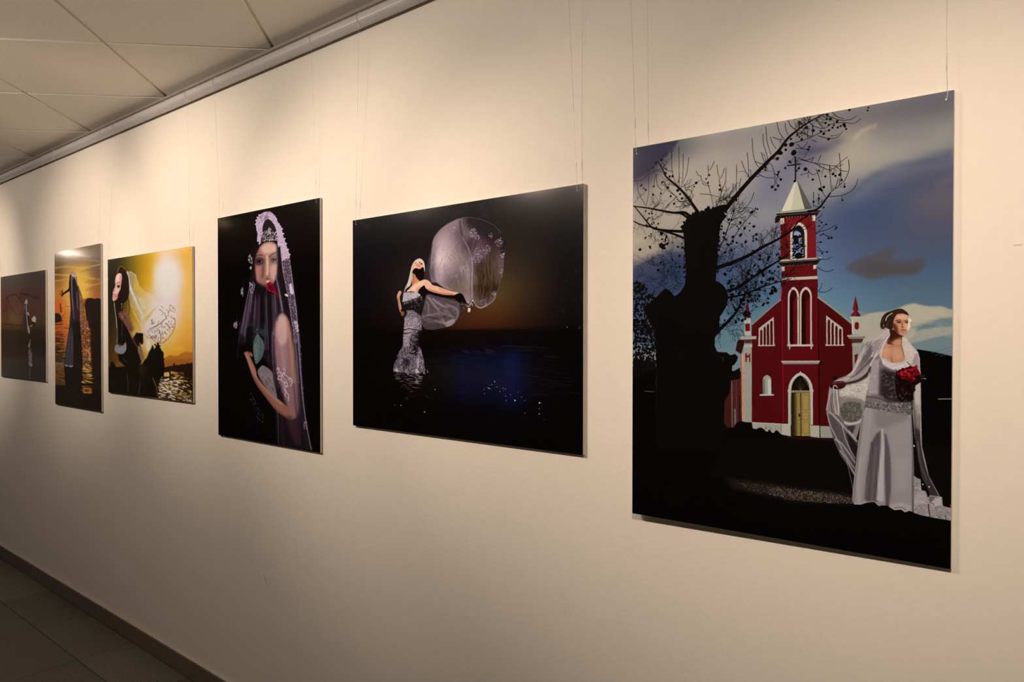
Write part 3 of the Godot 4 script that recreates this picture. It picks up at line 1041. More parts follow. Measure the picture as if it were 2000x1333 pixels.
	C(K(255,255,255), [347,743,355,716,369,707,377,732,374,770,363,796,349,782])
	C(K(255,255,223), [388,754,382,789,368,812,351,812,337,790,332,755,338,719,352,697,369,697,383,718], 0.35, 4)
	C(K(28,15,14), [89,121,108,81,141,76,165,114,191,171,200,250,197,323,183,366,156,386,138,413,138,470,101,468,71,420,52,379,96,353,93,313,120,270,128,209,134,164,110,135], 1, 1)
	S(K(184,147,77), [93,119,111,84,135,78,162,106], 8.4, 4.7, 0.85, 2)
	S(K(104,78,45), [113,127,141,103,170,141], 6.3, 4.2, 0.6, 2)
	S(K(119,83,101), [170,146,193,216,199,273], 3.1, 2.6, 0.5, 1)
	S(K(76,52,36), [141,120,158,167,164,246,151,335], 5.2, 4.2, 0.6, 2)
	S(K(87,59,42), [176,203,181,282,168,359], 4.2, 3.1, 0.5, 2)
	C(K(241,199,195), [81,150,101,132,130,142,134,187,125,231,121,270,99,311,89,353,55,372,44,352,48,321,48,292,62,259,72,231,69,190], 1, 1)
	C(K(255,235,239), [82,158,104,143,122,163,117,202,88,204], 0.8, 3)
	C(K(255,228,231), [66,271,88,261,100,291,78,306], 0.7, 3)
	C(K(213,152,145), [113,161,133,164,128,237,109,229], 0.6, 3)
	C(K(191,128,122), [81,312,99,312,89,352,68,340], 0.6, 3)
	C(K(49,29,30), [88,238,106,235,117,245,109,261,94,256], 0.85, 2)
	D(K(9,2,3), [102,248,3.7])
	S(K(18,5,6), [87,243,103,238,118,248], 3.1, 2.6)
	S(K(47,26,24), [85,224,99,212,114,218], 4.2, 2.6, 0.85, 1)
	S(K(163,110,104), [72,237,63,270,58,287], 3.7, 3.1, 0.7, 1)
	S(K(64,39,39), [61,277,72,286], 3.1, 2.6, 0.8, 1)
	S(K(206,78,88), [48,306,64,318,74,326], 6.3, 3.7, 0.95, 1)
	S(K(202,100,106), [53,332,71,334], 4.7, 3.1, 0.85, 1)
	S(K(130,71,67), [53,351,81,360], 3.7, 3.1, 0.5, 1)
	P(K(23,12,10), [52,376,87,378,107,463,131,538,100,605,84,605,70,466], 0.95, 2)
	S(K(191,209,221), [60,382,69,455,79,524,83,604], 7.8, 5.8, 0.85, 1)
	D(K(191,209,239), [129,401,5.2,131,422,4.7,129,439,3.7], 0.9, 1)
	C(K(121,81,72), [100,476,138,465,168,466,197,507,219,563,236,619,219,641,184,629,136,608,119,543], 0.95, 4)
	S(K(49,29,27), [134,617,144,549,164,511], 15.7, 9.4, 0.75, 3)
	S(K(223,173,161), [128,506,144,521,155,550], 7.3, 4.7, 0.7, 3)
	S(K(184,133,119), [155,477,185,517,202,562], 7.3, 5.2, 0.5, 3)
	S(K(206,157,143), [107,480,137,498], 3.1, 2.6, 0.6, 1)
	S(K(42,24,14), [192,361,200,445,197,501], 4.7, 3.7, 0.8, 1)
	P(K(8,5,4), [89,546,105,523,136,548,160,584,190,630,226,705,262,648,285,652,319,655,320,733,307,751,284,727,295,755,318,811,327,860,294,907,297,946,328,877,351,854,368,806,385,781,396,747,410,786,429,753,445,736,455,764,471,795,484,806,483,849,491,902,488,955,474,993,442,1039,405,1010,395,1049,415,1101,436,1169,155,1180,165,1081,175,953,139,920,102,893,91,841,171,792,165,728,140,760,97,746,88,629], 1, 1)
	N(9, 90, [340,865,374,798,396,748,445,737,486,806,490,955,458,1011], [K(8,5,4), K(18,18,10)], 5.4, 14, 0.6, 70, 50)
	N(10, 30, [374,787,396,740,412,781,445,729,461,763,484,795,493,901,483,913], [K(8,5,4)], 5.4, 11.8, 0.6, 80, 30)
	S(K(121,81,67), [193,625,220,682,249,739,284,789], 14, 11.8, 0.8, 4)
	S(K(163,114,93), [214,659,237,711,266,761], 5.4, 4.8, 0.6, 3)
	C(K(165,136,101), [281,755,309,788,325,844,318,877,300,887,288,845,273,801], 0.9, 2)
	S(K(191,173,119), [312,800,323,844,317,877], 4.3, 3.2, 0.6, 2)
	S(K(91,62,50), [136,548,135,629,130,705], 10.8, 8.6, 0.7, 3)
	P(K(223,190,80), [245,563,285,587,302,638,285,646,256,603], 0.5, 3)
	S(K(195,178,93), [227,528,262,552,297,621], 3.2, 2.7, 0.6, 1)
	C(K(152,157,187), [62,788,71,764,87,750,106,770,140,769,165,729,172,792,140,833,96,829,67,812], 0.95, 2)
	N(8, 120, [65,765,165,737,171,798,96,829], [K(200,209,242), K(115,117,143), K(174,180,210)], 2.7, 6.5, 0.5, 30, 80, 0.65, 1)
	S(K(191,211,226), [80,511,88,593,91,688,81,735], 4.8, 4.8, 0.7, 2)
	S(K(119,128,145), [139,868,164,896,170,913], 4.8, 3.8, 0.8, 2)
	S(K(97,112,127), [293,1058,286,1115,280,1155], 9.7, 7.5, 0.7, 3)
	S(K(163,124,53), [178,1011,186,1096,184,1160], 3.8, 4.8, 0.8, 2)
	S(K(191,154,75), [397,1016,421,1074,438,1164], 5.9, 4.3, 0.9, 1)
	C(K(47,54,30), [282,913,317,905,339,954,316,1011,287,1002], 0.6, 4)
	S(K(64,34,33), [216,1145,257,1174], 21.5, 16.2, 0.5, 3)

func paint_3() -> void:
	canvas(640, 1480, K(3,1,3))
	P(K(28,21,32), [286,229,267,277,241,376,215,503,181,645,161,750,148,842,174,868,195,841,254,891,344,976,393,1160,406,1483,465,1483,534,1482,593,1481,579,1413,548,1202,533,994,524,784,510,604,486,423,463,300,428,247], 0.95, 4)
	hold()
	S(K(84,74,98), [257,454,208,626,171,789], 13.7, 21.2, 0.5, 3)
	S(K(104,93,120), [241,492,223,626,188,802], 13.7, 21.2, 0.5, 3)
	S(K(84,74,98), [267,519,257,659,241,853], 13.7, 21.2, 0.5, 3)
	S(K(104,93,120), [286,507,283,660,274,839], 13.7, 21.2, 0.5, 3)
	S(K(84,74,98), [318,509,324,661,325,888], 13.7, 21.2, 0.5, 3)
	S(K(104,93,120), [392,446,422,601,428,724], 13.7, 21.2, 0.5, 3)
	S(K(84,74,98), [375,525,392,650,393,786], 13.7, 21.2, 0.5, 3)
	S(K(104,93,120), [362,537,374,674,368,911], 13.7, 21.2, 0.5, 3)
	S(K(84,74,98), [228,465,195,606,157,789], 13.7, 21.2, 0.5, 3)
	S(K(6,4,8), [293,501,299,648,293,838], 22.5, 27.5, 0.6, 4)
	S(K(6,4,8), [352,542,356,693,350,912], 22.5, 27.5, 0.6, 4)
	S(K(6,4,8), [267,468,262,570], 22.5, 27.5, 0.6, 4)
	S(K(6,4,8), [305,534,312,724], 22.5, 27.5, 0.6, 4)
	S(K(159,151,185), [334,485,331,598,336,724,343,887], 3.1, 3.1, 0.5, 1)
	S(K(159,151,185), [392,440,411,539,430,644], 3.1, 3.1, 0.5, 1)
	S(K(159,151,185), [401,477,422,589,431,663], 3.1, 3.1, 0.5, 1)
	S(K(159,151,185), [231,375,221,484,195,606,164,776], 3.1, 3.1, 0.5, 1)
	S(K(159,151,185), [225,530,209,658,184,802], 3.1, 3.1, 0.5, 1)
	S(K(159,151,185), [240,517,228,646], 3.1, 3.1, 0.5, 1)
	S(K(159,151,185), [383,525,387,662], 3.1, 3.1, 0.5, 1)
	S(K(159,151,185), [407,539,428,650], 3.1, 3.1, 0.5, 1)
	S(K(159,151,185), [261,531,251,691], 3.1, 3.1, 0.5, 1)
	S(K(159,151,185), [201,606,174,743], 3.1, 3.1, 0.5, 1)
	cut_to([286,229,267,277,241,376,215,503,181,645,161,750,148,842,174,868,195,841,254,891,344,976,393,1160,406,1483,465,1483,534,1482,593,1481,579,1413,548,1202,533,994,524,784,510,604,486,423,463,300,428,247])
	C(K(151,114,110), [267,271,293,223,343,211,389,230,399,292,397,391,383,457,359,490,318,497,283,472,259,429,254,339], 0.95, 3)
	C(K(216,187,187), [299,237,343,217,386,235,392,273,355,287,312,282], 0.85, 4)
	C(K(208,176,178), [358,362,392,353,395,415,374,457,355,424], 0.8, 4)
	C(K(179,123,120), [257,365,286,355,299,394,283,444,261,429], 0.8, 4)
	S(K(226,195,190), [335,297,338,360,336,419], 13.7, 16.2, 0.85, 3)
	S(K(104,72,71), [318,314,310,370,305,433], 11.2, 18.7, 0.75, 3)
	S(K(23,15,21), [272,233,253,288,248,364,254,454], 21.2, 25, 0.9, 3)
	S(K(59,43,51), [401,256,405,355,395,452], 8.7, 10, 0.7, 3)
	C(K(51,36,43), [259,308,286,299,310,313,309,345,280,353,261,340], 0.8, 3)
	C(K(104,90,105), [355,317,377,310,401,318,398,348,368,349], 0.7, 3)
	C(K(19,9,15), [300,326,298,331,290,334,280,334,271,332,267,328,270,323,278,320,288,320,296,322], 0.95, 1)
	D(K(4,0,3), [285,327,6.2])
	D(K(177,165,173), [298,330,3.1,275,329,2.5], 0.8)
	S(K(34,21,25), [261,294,281,285,308,292], 5.6, 3.7, 0.85, 1)
	S(K(38,26,30), [264,317,285,314,307,324], 3.1, 2.5, 0.8)
	C(K(59,52,66), [392,328,390,332,382,335,372,335,363,332,360,328,362,324,370,322,381,322,389,324], 0.9, 1)
	D(K(23,19,28), [376,327,5])
	D(K(191,193,211), [368,328,2.5])
	S(K(57,41,43), [350,307,366,291,395,283], 5, 3.7, 0.8, 1)
	S(K(43,31,38), [358,322,375,319,396,325], 2.5, 2.5, 0.8)
	C(K(63,36,38), [345,443,343,445,338,446,332,446,327,444,325,442,327,440,332,439,338,439,343,441], 0.85, 1)
	S(K(131,92,90), [348,405,355,430,347,450], 4.4, 4.4, 0.6, 2)
	C(K(230,202,182), [334,451,350,456,344,467,332,466], 0.8, 2)
	C(K(121,65,73), [305,474,334,471,331,488,309,490], 0.6, 2)
	C(K(16,11,18), [251,454,286,466,324,488,368,503,368,543,254,537], 0.85, 4)
	S(K(171,160,185), [385,266,381,352,392,452], 4.4, 3.7, 0.45, 1)
	S(K(151,140,168), [331,347,332,472,331,535], 3.1, 3.1, 0.4, 1)
	S(K(121,110,137), [293,343,286,469], 5, 5, 0.35, 2)
	C(K(117,8,36), [332,477,350,464,371,478,387,510,395,542,368,528,343,518], 0.95, 1)
	C(K(47,3,16), [346,487,367,493,375,518,352,512], 0.6, 2)
	S(K(191,24,54), [333,503,357,521,385,530,399,558], 3.1, 2.5, 0.9)
	S(K(167,16,43), [348,469,368,484,381,506], 4.4, 3.1, 0.8, 1)
	S(K(151,16,41), [368,528,392,546,401,567], 2.5, 1.9, 0.8)
	S(K(92,11,30), [392,538,398,600], 12.5, 8.7, 0.35, 3)
	C(K(28,23,32), [305,200,305,156,313,107,343,65,367,85,392,132,398,176,398,219,355,207], 0.95, 1)
	C(K(23,17,25), [273,278,277,227,293,204,318,205,286,241], 0.8, 2)
	N(4, 240, [303,140,330,138,349,119,367,143,401,155,403,213,305,203], [K(212,213,238), K(157,151,175), K(232,237,255), K(59,50,61), K(90,79,95)], 1.9, 5, 0.45, 40, 90, 0.95)
	P(K(177,173,199), [340,131,349,116,358,134,360,163,339,160], 0.7, 1)
	S(K(210,211,235), [305,159,310,145,318,154,314,168,307,173,308,189], 2.5, 1.9, 0.85)
	S(K(210,211,235), [326,162,330,148,338,157,335,171,327,176,329,192], 2.5, 1.9, 0.85)
	S(K(210,211,235), [348,165,352,152,360,160,356,175,349,180,351,195], 2.5, 1.9, 0.85)
	S(K(210,211,235), [369,168,373,155,381,163,377,178,370,183,372,198], 2.5, 1.9, 0.85)
	S(K(210,211,235), [386,171,390,157,398,166,394,180,387,185,389,200], 2.5, 1.9, 0.85)
	S(K(197,195,219), [304,199,343,197,401,210], 3.7, 3.7, 0.85, 1)
	P(K(197,184,226), [264,86,267,61,286,32,318,18,358,24,387,56,404,102,423,128,436,194,454,251,472,307,473,331,451,329,437,338,425,350,418,295,416,246,404,256,399,231,401,195,392,144,380,111,361,81,343,67,324,72,313,94,308,112,305,156,299,180,296,211,286,216,281,196,271,195,275,151,267,118], 0.95, 1)
	hold()
	N(1, 520, [264,86,267,61,286,32,318,18,358,24,387,56,404,102,423,128,436,194,454,251,472,307,473,331,451,329,437,338,425,350,418,295,416,246,404,256,399,231,401,195,392,144,380,111,361,81,343,67,324,72,313,94,308,112,305,156,299,180,296,211,286,216,281,196,271,195,275,151,267,118], [K(226,219,255), K(181,167,209), K(137,121,158), K(216,206,247)], 1.9, 5, 0.5, 20, 90, 0.75)
	N(2, 110, [264,86,267,61,286,32,318,18,358,24,387,56,404,102,423,128,436,194,454,251,472,307,473,331,451,329,437,338,425,350,418,295,416,246,404,256,399,231,401,195,392,144,380,111,361,81,343,67,324,72,313,94,308,112,305,156,299,180,296,211,286,216,281,196,271,195,275,151,267,118], [K(92,77,105), K(110,97,127)], 1.9, 3.7, 0.6, 20, 90, 0.75)
	cut_to([264,86,267,61,286,32,318,18,358,24,387,56,404,102,423,128,436,194,454,251,472,307,473,331,451,329,437,338,425,350,418,295,416,246,404,256,399,231,401,195,392,144,380,111,361,81,343,67,324,72,313,94,308,112,305,156,299,180,296,211,286,216,281,196,271,195,275,151,267,118])
	D(K(208,195,238), [264,86,5.6,266,62,5.6,275,45,5.6,286,32,5.6,271,106,5,273,126,5,392,77,6.2,408,110,5.6,428,144,5.6,435,175,5.6,443,207,5.6,452,238,5.6,463,276,5.6,472,307,5.6,286,215,5,277,196,5])
	N(3, 60, [286,36,343,28,343,59,305,84], [K(84,70,98), K(59,50,68)], 2.5, 5, 0.4, 30, 80, 0.8)
	C(K(23,15,22), [409,260,418,276,425,357,439,449,456,548,473,700,453,682,432,602,416,478,405,391], 0.95, 2)
	P(K(84,74,98), [422,344,451,330,473,328,481,398,490,471,499,544,511,640,520,748,526,844,494,845,487,748,475,664,461,566,445,480,431,406], 0.8, 1)
	hold()
	N(5, 900, [422,344,451,330,473,328,481,398,490,471,499,544,511,640,520,748,526,844,494,845,487,748,475,664,461,566,445,480,431,406], [K(187,176,216), K(127,114,146), K(51,43,59), K(208,200,240), K(96,88,112)], 1.9, 5, 0.45, 75, 60, 0.75)
	S(K(206,197,238), [428,351,435,419,452,517,469,615,487,742], 3.7, 3.1, 0.7, 1)
	S(K(197,189,228), [476,338,486,459,503,580,516,724], 4.4, 4.4, 0.7, 1)
	cut_to([422,344,451,330,473,328,481,398,490,471,499,544,511,640,520,748,526,844,494,845,487,748,475,664,461,566,445,480,431,406])
	C(K(228,226,255), [469,497,480,483,490,519,494,547,476,543], 0.85, 2)
	C(K(232,232,255), [441,548,452,544,463,554,455,562], 0.9, 1)
	N(10, 70, [215,284,228,269,241,306,238,341,215,329], [K(197,187,226), K(141,127,161), K(216,211,250)], 2.5, 6.2, 0.4, 75, 50, 0.75)
	N(11, 70, [163,500,178,481,180,547,164,533], [K(197,187,226), K(141,127,161), K(216,211,250)], 2.5, 6.2, 0.4, 75, 50, 0.75)
	N(12, 70, [109,730,133,697,140,750,119,756], [K(197,187,226), K(141,127,161), K(216,211,250)], 2.5, 6.2, 0.4, 75, 50, 0.75)
	N(13, 70, [221,452,241,447,257,467,248,531,221,523], [K(197,187,226), K(141,127,161), K(216,211,250)], 2.5, 6.2, 0.4, 75, 50, 0.75)
	N(14, 70, [223,362,235,350,231,375], [K(197,187,226), K(141,127,161), K(216,211,250)], 2.5, 6.2, 0.4, 75, 50, 0.75)
	S(K(187,182,211), [244,460,255,470,251,496,241,498], 2.5, 2.5, 0.8)
	S(K(187,182,211), [240,508,246,521,241,530], 2.5, 2.5, 0.8)
	S(K(121,110,137), [225,246,221,297], 1.9, 1.9, 0.5)
	S(K(110,99,124), [181,436,179,501], 1.9, 1.9, 0.5)
	S(K(100,92,115), [139,657,133,723], 1.9, 1.9, 0.5)
	C(K(149,119,132), [375,786,392,705,416,666,443,672,467,718,487,815,505,935,516,1085,523,1236,500,1306,465,1262,429,1156,393,1035,376,911], 0.95, 4)
	C(K(208,180,185), [392,743,409,684,428,669,452,691,461,749,452,834,417,860,396,811], 0.85, 4)
	S(K(183,136,105), [453,694,469,785,481,931,491,1088], 10, 13.7, 0.75, 3)
	S(K(189,162,178), [417,773,429,884,438,1007], 28.7, 25, 0.5, 4)
	S(K(57,43,59), [371,799,379,961,399,1128], 16.2, 18.7, 0.75, 3)
	S(K(96,74,95), [507,845,516,1025,524,1205], 15, 13.7, 0.6, 3)
	S(K(70,52,68), [495,1087,504,1220,516,1327], 11.2, 11.2, 0.6, 3)
	S(K(169,147,168), [399,755,402,910], 5.6, 5.6, 0.5, 2)
	S(K(151,138,168), [494,742,509,905,522,1085], 5.6, 5, 0.5, 2)
	S(K(59,43,56), [464,694,474,718,481,749], 6.2, 5, 0.7, 2)
	C(K(161,112,98), [184,916,199,904,226,903,243,929,233,936,221,927,243,975,263,1020,273,1078,325,1132,388,1183,461,1237,497,1285,485,1314,450,1302,388,1264,325,1192,259,1106,219,1010,202,958], 0.95, 2)
	S(K(200,151,137), [199,919,225,983,266,1066,338,1150,425,1223], 10.2, 19.1, 0.6, 3)
	S(K(90,56,54), [243,1068,299,1154,376,1248,450,1301], 8.9, 11.5, 0.7, 3)
	S(K(121,85,81), [206,911,236,923,239,932], 5.1, 3.8, 0.7, 1)
	C(K(70,47,59), [450,1295,497,1300,521,1333,521,1451,497,1443,468,1374], 0.7, 4)
	C(K(80,104,114), [243,853,253,820,273,790,292,809,315,851,312,906,292,953,262,982,251,942,245,903], 0.95, 1)
	S(K(129,154,163), [273,797,281,849,273,927,262,977], 3.2, 1.9, 0.7, 1)
	C(K(119,143,151), [249,863,270,843,273,927,259,961,249,909], 0.5, 3)
	S(K(53,74,81), [279,855,256,836], 2.5, 1.9, 0.6, 1)
	S(K(53,74,81), [279,881,251,873], 2.5, 1.9, 0.6, 1)
	S(K(53,74,81), [277,908,250,909], 2.5, 1.9, 0.6, 1)
	S(K(53,74,81), [281,862,305,842], 2.5, 1.9, 0.6, 1)
	S(K(53,74,81), [279,888,311,884], 2.5, 1.9, 0.6, 1)
	S(K(53,74,81), [276,914,305,919], 2.5, 1.9, 0.6, 1)
	C(K(30,45,48), [209,731,239,725,266,758,259,784,226,758], 0.9, 2)
	S(K(106,123,127), [219,745,273,787], 2.5, 1.9, 0.6, 1)
	S(K(59,81,73), [292,719,282,784], 2.5, 1.9, 0.7)
	D(K(151,154,158), [297,777,4.5,269,761,3.8], 0.8, 1)
	C(K(47,65,71), [286,764,325,757,341,796,299,803], 0.6, 2)
	C(K(133,127,141), [273,1032,299,991,325,996,364,1028,376,1095,394,1169,389,1189,350,1155,299,1089], 0.95, 2)
	N(20, 200, [276,1029,312,997,366,1035,391,1176,350,1152], [K(173,171,185), K(100,92,105), K(157,154,168), K(63,54,66)], 3.8, 14, 0.2, 65, 25, 0.5, 1)
	N(21, 230, [391,1011,403,994,411,1015,431,1021,434,1001,444,1008,444,1038,462,1052,484,1060,484,1112,475,1085,460,1080,459,1106,447,1119,464,1155,464,1202,454,1200,438,1152,431,1115,413,1091,397,1061,393,1036], [K(218,208,252), K(197,184,228), K(232,228,255), K(121,97,124)], 2.5, 6.4, 0.5, 30, 90, 0.85)
	S(K(224,217,255), [393,1010,400,997,408,1009,403,1029,394,1029], 5.1, 3.8, 0.85)
	S(K(224,217,255), [431,1005,440,1002,443,1019,437,1034,431,1020], 5.1, 3.8, 0.85)
	S(K(224,217,255), [461,1055,479,1060,483,1085,473,1110], 5.1, 3.8, 0.85)
	S(K(224,217,255), [437,1089,450,1085,458,1096,450,1113,440,1109,437,1089], 5.1, 3.8, 0.85)
	S(K(224,217,255), [400,1054,413,1047,425,1065,431,1089], 5.1, 3.8, 0.85)
	S(K(224,217,255), [437,1120,448,1144,464,1161,461,1199], 5.1, 3.8, 0.85)
	S(K(224,217,255), [431,1027,449,1044,464,1055], 5.1, 3.8, 0.85)
	S(K(224,217,255), [413,1028,425,1040,437,1064], 5.1, 3.8, 0.85)
	N(22, 300, [221,1169,229,1168,246,1200,279,1248,331,1332,299,1363,273,1328,246,1272,226,1222], [K(96,92,108), K(121,116,134), K(59,54,66), K(38,34,42)], 1.9, 5.1, 0.45, 40, 90, 0.75)
	S(K(151,140,170), [366,776,369,967,394,1220,401,1474], 3.2, 2.5, 0.55, 1)
	S(K(110,101,127), [401,1207,404,1474], 3.2, 2.5, 0.55, 1)
	S(K(84,74,98), [425,1279,432,1481], 3.2, 2.5, 0.55, 1)
	S(K(80,70,90), [388,1259,392,1463], 3.2, 2.5, 0.55, 1)
	S(K(100,90,122), [526,1253,530,1468], 3.2, 2.5, 0.55, 1)
	S(K(34,31,40), [206,1137,205,1472], 3.2, 2.5, 0.55, 1)
	S(K(55,52,63), [269,1329,270,1474], 3.2, 2.5, 0.55, 1)
	S(K(76,65,90), [337,712,341,982], 3.2, 2.5, 0.55, 1)
	S(K(59,52,71), [350,712,360,904], 3.2, 2.5, 0.55, 1)
	S(K(151,134,158), [409,839,431,1152], 3.2, 2.5, 0.55, 1)
	S(K(177,154,170), [449,763,461,1024], 3.2, 2.5, 0.55, 1)
	S(K(108,99,132), [522,787,532,970,543,1140,564,1320,592,1473], 12.7, 7.6, 0.7, 2)
	S(K(187,178,221), [516,726,525,897,540,1104,552,1237,569,1350,592,1473], 3.8, 2.5, 0.7, 1)
	S(K(47,38,59), [532,1141,544,1324,572,1465], 16.5, 14, 0.6, 3)
	N(23, 60, [496,713,516,713,522,775,508,775], [K(228,224,255), K(191,180,221)], 3.2, 7, 0.5, 80, 40, 0.8)
	N(24, 50, [546,1311,566,1308,572,1355,552,1359], [K(191,176,219), K(141,125,161)], 2.5, 6.4, 0.4, 70, 40, 0.7)
	N(25, 180, [516,836,534,835,555,1200,543,1201], [K(181,169,211), K(121,108,141)], 2.5, 5.7, 0.35, 75, 30, 0.5)
	S(K(84,72,100), [157,711,147,846,136,955], 6.4, 3.8, 0.5, 2)
	S(K(84,72,100), [178,711,161,819], 6.4, 3.8, 0.5, 2)
	S(K(84,72,100), [192,711,178,805], 6.4, 3.8, 0.5, 2)
	S(K(84,72,100), [199,711,185,845], 6.4, 3.8, 0.5, 2)
	N(26, 30, [112,711,136,711,133,752,115,752], [K(171,143,190)], 3.2, 6.4, 0.4, 70, 40, 0.7)
	C(K(4,3,5), [202,751,246,751,241,889,206,898], 0.7, 3)

func paint_4() -> void:
	canvas(1380, 1440, K(2,1,3))
	G(8, 9, [K(20,20,25), K(22,23,28), K(22,23,26), K(22,23,25), K(22,23,25), K(23,24,26), K(27,26,30), K(29,30,34), K(15,13,19), K(17,16,21), K(20,17,21), K(22,20,21), K(27,24,23), K(33,30,26), K(31,29,28), K(22,23,26), K(13,10,16), K(20,16,21), K(29,24,26), K(33,29,29), K(44,38,32), K(56,47,37), K(44,37,32), K(20,19,22), K(10,7,13), K(17,15,18), K(27,23,23), K(35,30,28), K(61,49,32), K(81,64,38), K(54,42,29), K(20,17,21), K(7,5,7), K(13,7,9), K(20,13,14), K(35,20,18), K(63,34,16), K(67,37,18), K(40,25,18), K(13,10,13), K(3,1,3), K(3,1,3), K(3,1,3), K(5,2,1), K(6,3,3), K(6,3,3), K(5,3,3), K(3,2,3), K(2,1,3), K(3,2,3), K(7,5,4), K(15,12,11), K(17,15,14), K(15,13,14), K(8,7,9), K(2,1,3), K(1,0,1), K(2,1,1), K(5,2,1), K(7,5,4), K(5,3,4), K(4,3,4), K(3,2,3), K(1,1,1), K(1,0,1), K(1,0,1), K(1,0,1), K(1,0,1), K(1,0,1), K(1,0,1), K(1,0,1), K(1,0,1)], [0, 0, 1380, 1440])  # these dark tones include reflected haze from the glossy surface
	N(1, 70, [5,7,1376,11,1375,103,5,80], [K(42,42,50), K(35,36,42)], 5.9, 29.3, 0.5, -10, 60, 0.4, 3)
	N(2, 60, [1248,28,1376,11,1378,695,1274,725], [K(38,39,45)], 3.7, 19, 0.3, 60, 40, 0.4, 2)
	C(K(44,44,52), [391,25,562,23,514,67,416,61], 0.35, 4)
	P(K(3,1,3), [-3,754,712,770,959,765,1383,764,1383,865,-3,848], 0.7, 4)
	N(3, 330, [511,873,1274,866,1359,1119,557,1187], [K(35,32,32), K(27,25,26), K(1,0,0), K(15,15,18)], 14.6, 51.2, 0.05, 2, 4, 0.5, 1)
	L(K(52,49,45), [972,863,1208,873], 3.7, 2.9, 0.6, 1)
	N(31, 14, [755,882,945,880,945,909,755,912], [K(38,30,23)], 8.8, 26.4, 0.25, 0, 10, 0.7, 1)
	G(8, 8, [K(47,36,45), K(115,104,119), K(136,124,140), K(115,104,121), K(40,29,38), K(26,16,23), K(17,15,18), K(13,15,18), K(95,84,100), K(157,143,162), K(157,143,162), K(102,90,105), K(95,84,101), K(47,34,49), K(20,15,18), K(47,36,49), K(80,70,84), K(184,174,192), K(173,162,179), K(122,108,121), K(68,55,65), K(82,67,82), K(55,39,51), K(40,26,34), K(80,70,84), K(211,200,211), K(184,174,189), K(140,129,140), K(109,96,111), K(91,74,92), K(69,52,51), K(88,75,84), K(55,45,59), K(181,167,185), K(157,143,162), K(129,117,130), K(131,120,134), K(55,41,30), K(67,52,38), K(102,91,101), K(55,44,55), K(157,143,162), K(118,105,121), K(107,94,98), K(131,117,130), K(61,45,26), K(69,52,34), K(88,73,69), K(47,34,45), K(109,94,107), K(126,112,124), K(115,103,94), K(126,112,124), K(55,39,19), K(50,35,18), K(61,45,34), K(32,20,26), K(88,74,88), K(115,100,115), K(142,129,147), K(150,134,153), K(82,67,69), K(102,88,94), K(115,103,111)], [515, 87, 1011, 641], [515,444,525,387,539,336,557,267,571,205,596,164,640,129,691,105,747,91,801,95,865,117,932,159,975,212,988,237,1010,277,999,314,989,355,987,420,979,462,958,530,944,578,917,614,862,643,839,629,821,605,812,580,802,596,780,610,756,563,723,544,644,511,595,474,557,471], true)
	hold()
	P(K(50,46,56), [515,444,525,387,557,267,575,205,563,291,551,372,557,471], 0.7, 2)
	S(K(186,182,197), [569,338,557,384,557,419,571,461,615,498,666,524], 7.7, 4.4, 0.6, 3)
	S(K(176,169,185), [578,211,566,286,557,349], 5.5, 4.4, 0.7, 2)
	S(K(190,187,202), [595,416,604,463,644,500,689,526], 4.4, 3.3, 0.5, 2)
	S(K(69,60,72), [741,101,741,151,757,204,789,269,805,327], 11, 7.7, 0.8, 2)
	S(K(170,165,185), [757,210,789,280,808,338,813,405,810,494,812,577], 6.6, 4.9, 0.6, 2)
	S(K(190,187,204), [806,338,812,405,809,494,812,577], 2.7, 2.2, 0.5, 1)
	S(K(150,143,161), [747,96,757,142,768,188], 4.4, 3.3, 0.6, 2)
	P(K(35,31,40), [806,104,875,128,942,172,977,225,967,235,906,217,854,205,812,161], 0.8, 3)
	S(K(139,132,152), [768,104,771,155,763,188], 3.8, 2.7, 0.5, 2)
	S(K(139,132,152), [790,158,779,190,773,223], 3.8, 2.7, 0.5, 2)
	S(K(139,132,152), [782,129,774,172], 3.8, 2.7, 0.5, 2)
	S(K(139,132,152), [833,219,816,250,811,288], 3.8, 2.7, 0.5, 2)
	S(K(139,132,152), [864,239,832,285], 3.8, 2.7, 0.5, 2)
	S(K(127,117,116), [832,440,842,485,831,517], 3.3, 2.2, 0.5, 2)
	S(K(127,117,116), [858,387,863,442,874,520], 3.3, 2.2, 0.5, 2)
	S(K(127,117,116), [882,345,887,411,889,477], 3.3, 2.2, 0.5, 2)
	S(K(127,117,116), [903,325,900,390,910,478,915,555], 3.3, 2.2, 0.5, 2)
	S(K(127,117,116), [941,372,938,437,946,497], 3.3, 2.2, 0.5, 2)
	S(K(127,117,116), [821,406,832,473], 3.3, 2.2, 0.5, 2)
	S(K(127,117,116), [920,447,923,534], 3.3, 2.2, 0.5, 2)
	S(K(127,117,116), [863,486,858,513], 3.3, 2.2, 0.5, 2)
	S(K(127,117,116), [831,550,842,595,863,629], 3.3, 2.2, 0.5, 2)
	S(K(127,117,116), [884,499,873,564,863,607], 3.3, 2.2, 0.5, 2)
	S(K(42,35,30), [842,408,853,496,857,585], 7.7, 5.5, 0.6, 2)
	S(K(42,35,30), [874,399,881,487,879,575], 7.7, 5.5, 0.6, 2)
	S(K(42,35,30), [905,478,910,555,899,609], 7.7, 5.5, 0.6, 2)
	S(K(42,35,30), [821,505,831,572], 7.7, 5.5, 0.6, 2)
	S(K(107,100,113), [679,303,701,322,718,341], 4.9, 2.7, 0.45, 2)
	S(K(107,100,113), [667,319,684,337], 4.9, 2.7, 0.45, 2)
	S(K(107,100,113), [690,281,712,306], 4.9, 2.7, 0.45, 2)
	S(K(107,100,113), [628,269,645,276], 4.9, 2.7, 0.45, 2)
	S(K(107,100,113), [633,321,616,366,604,394], 4.9, 2.7, 0.45, 2)
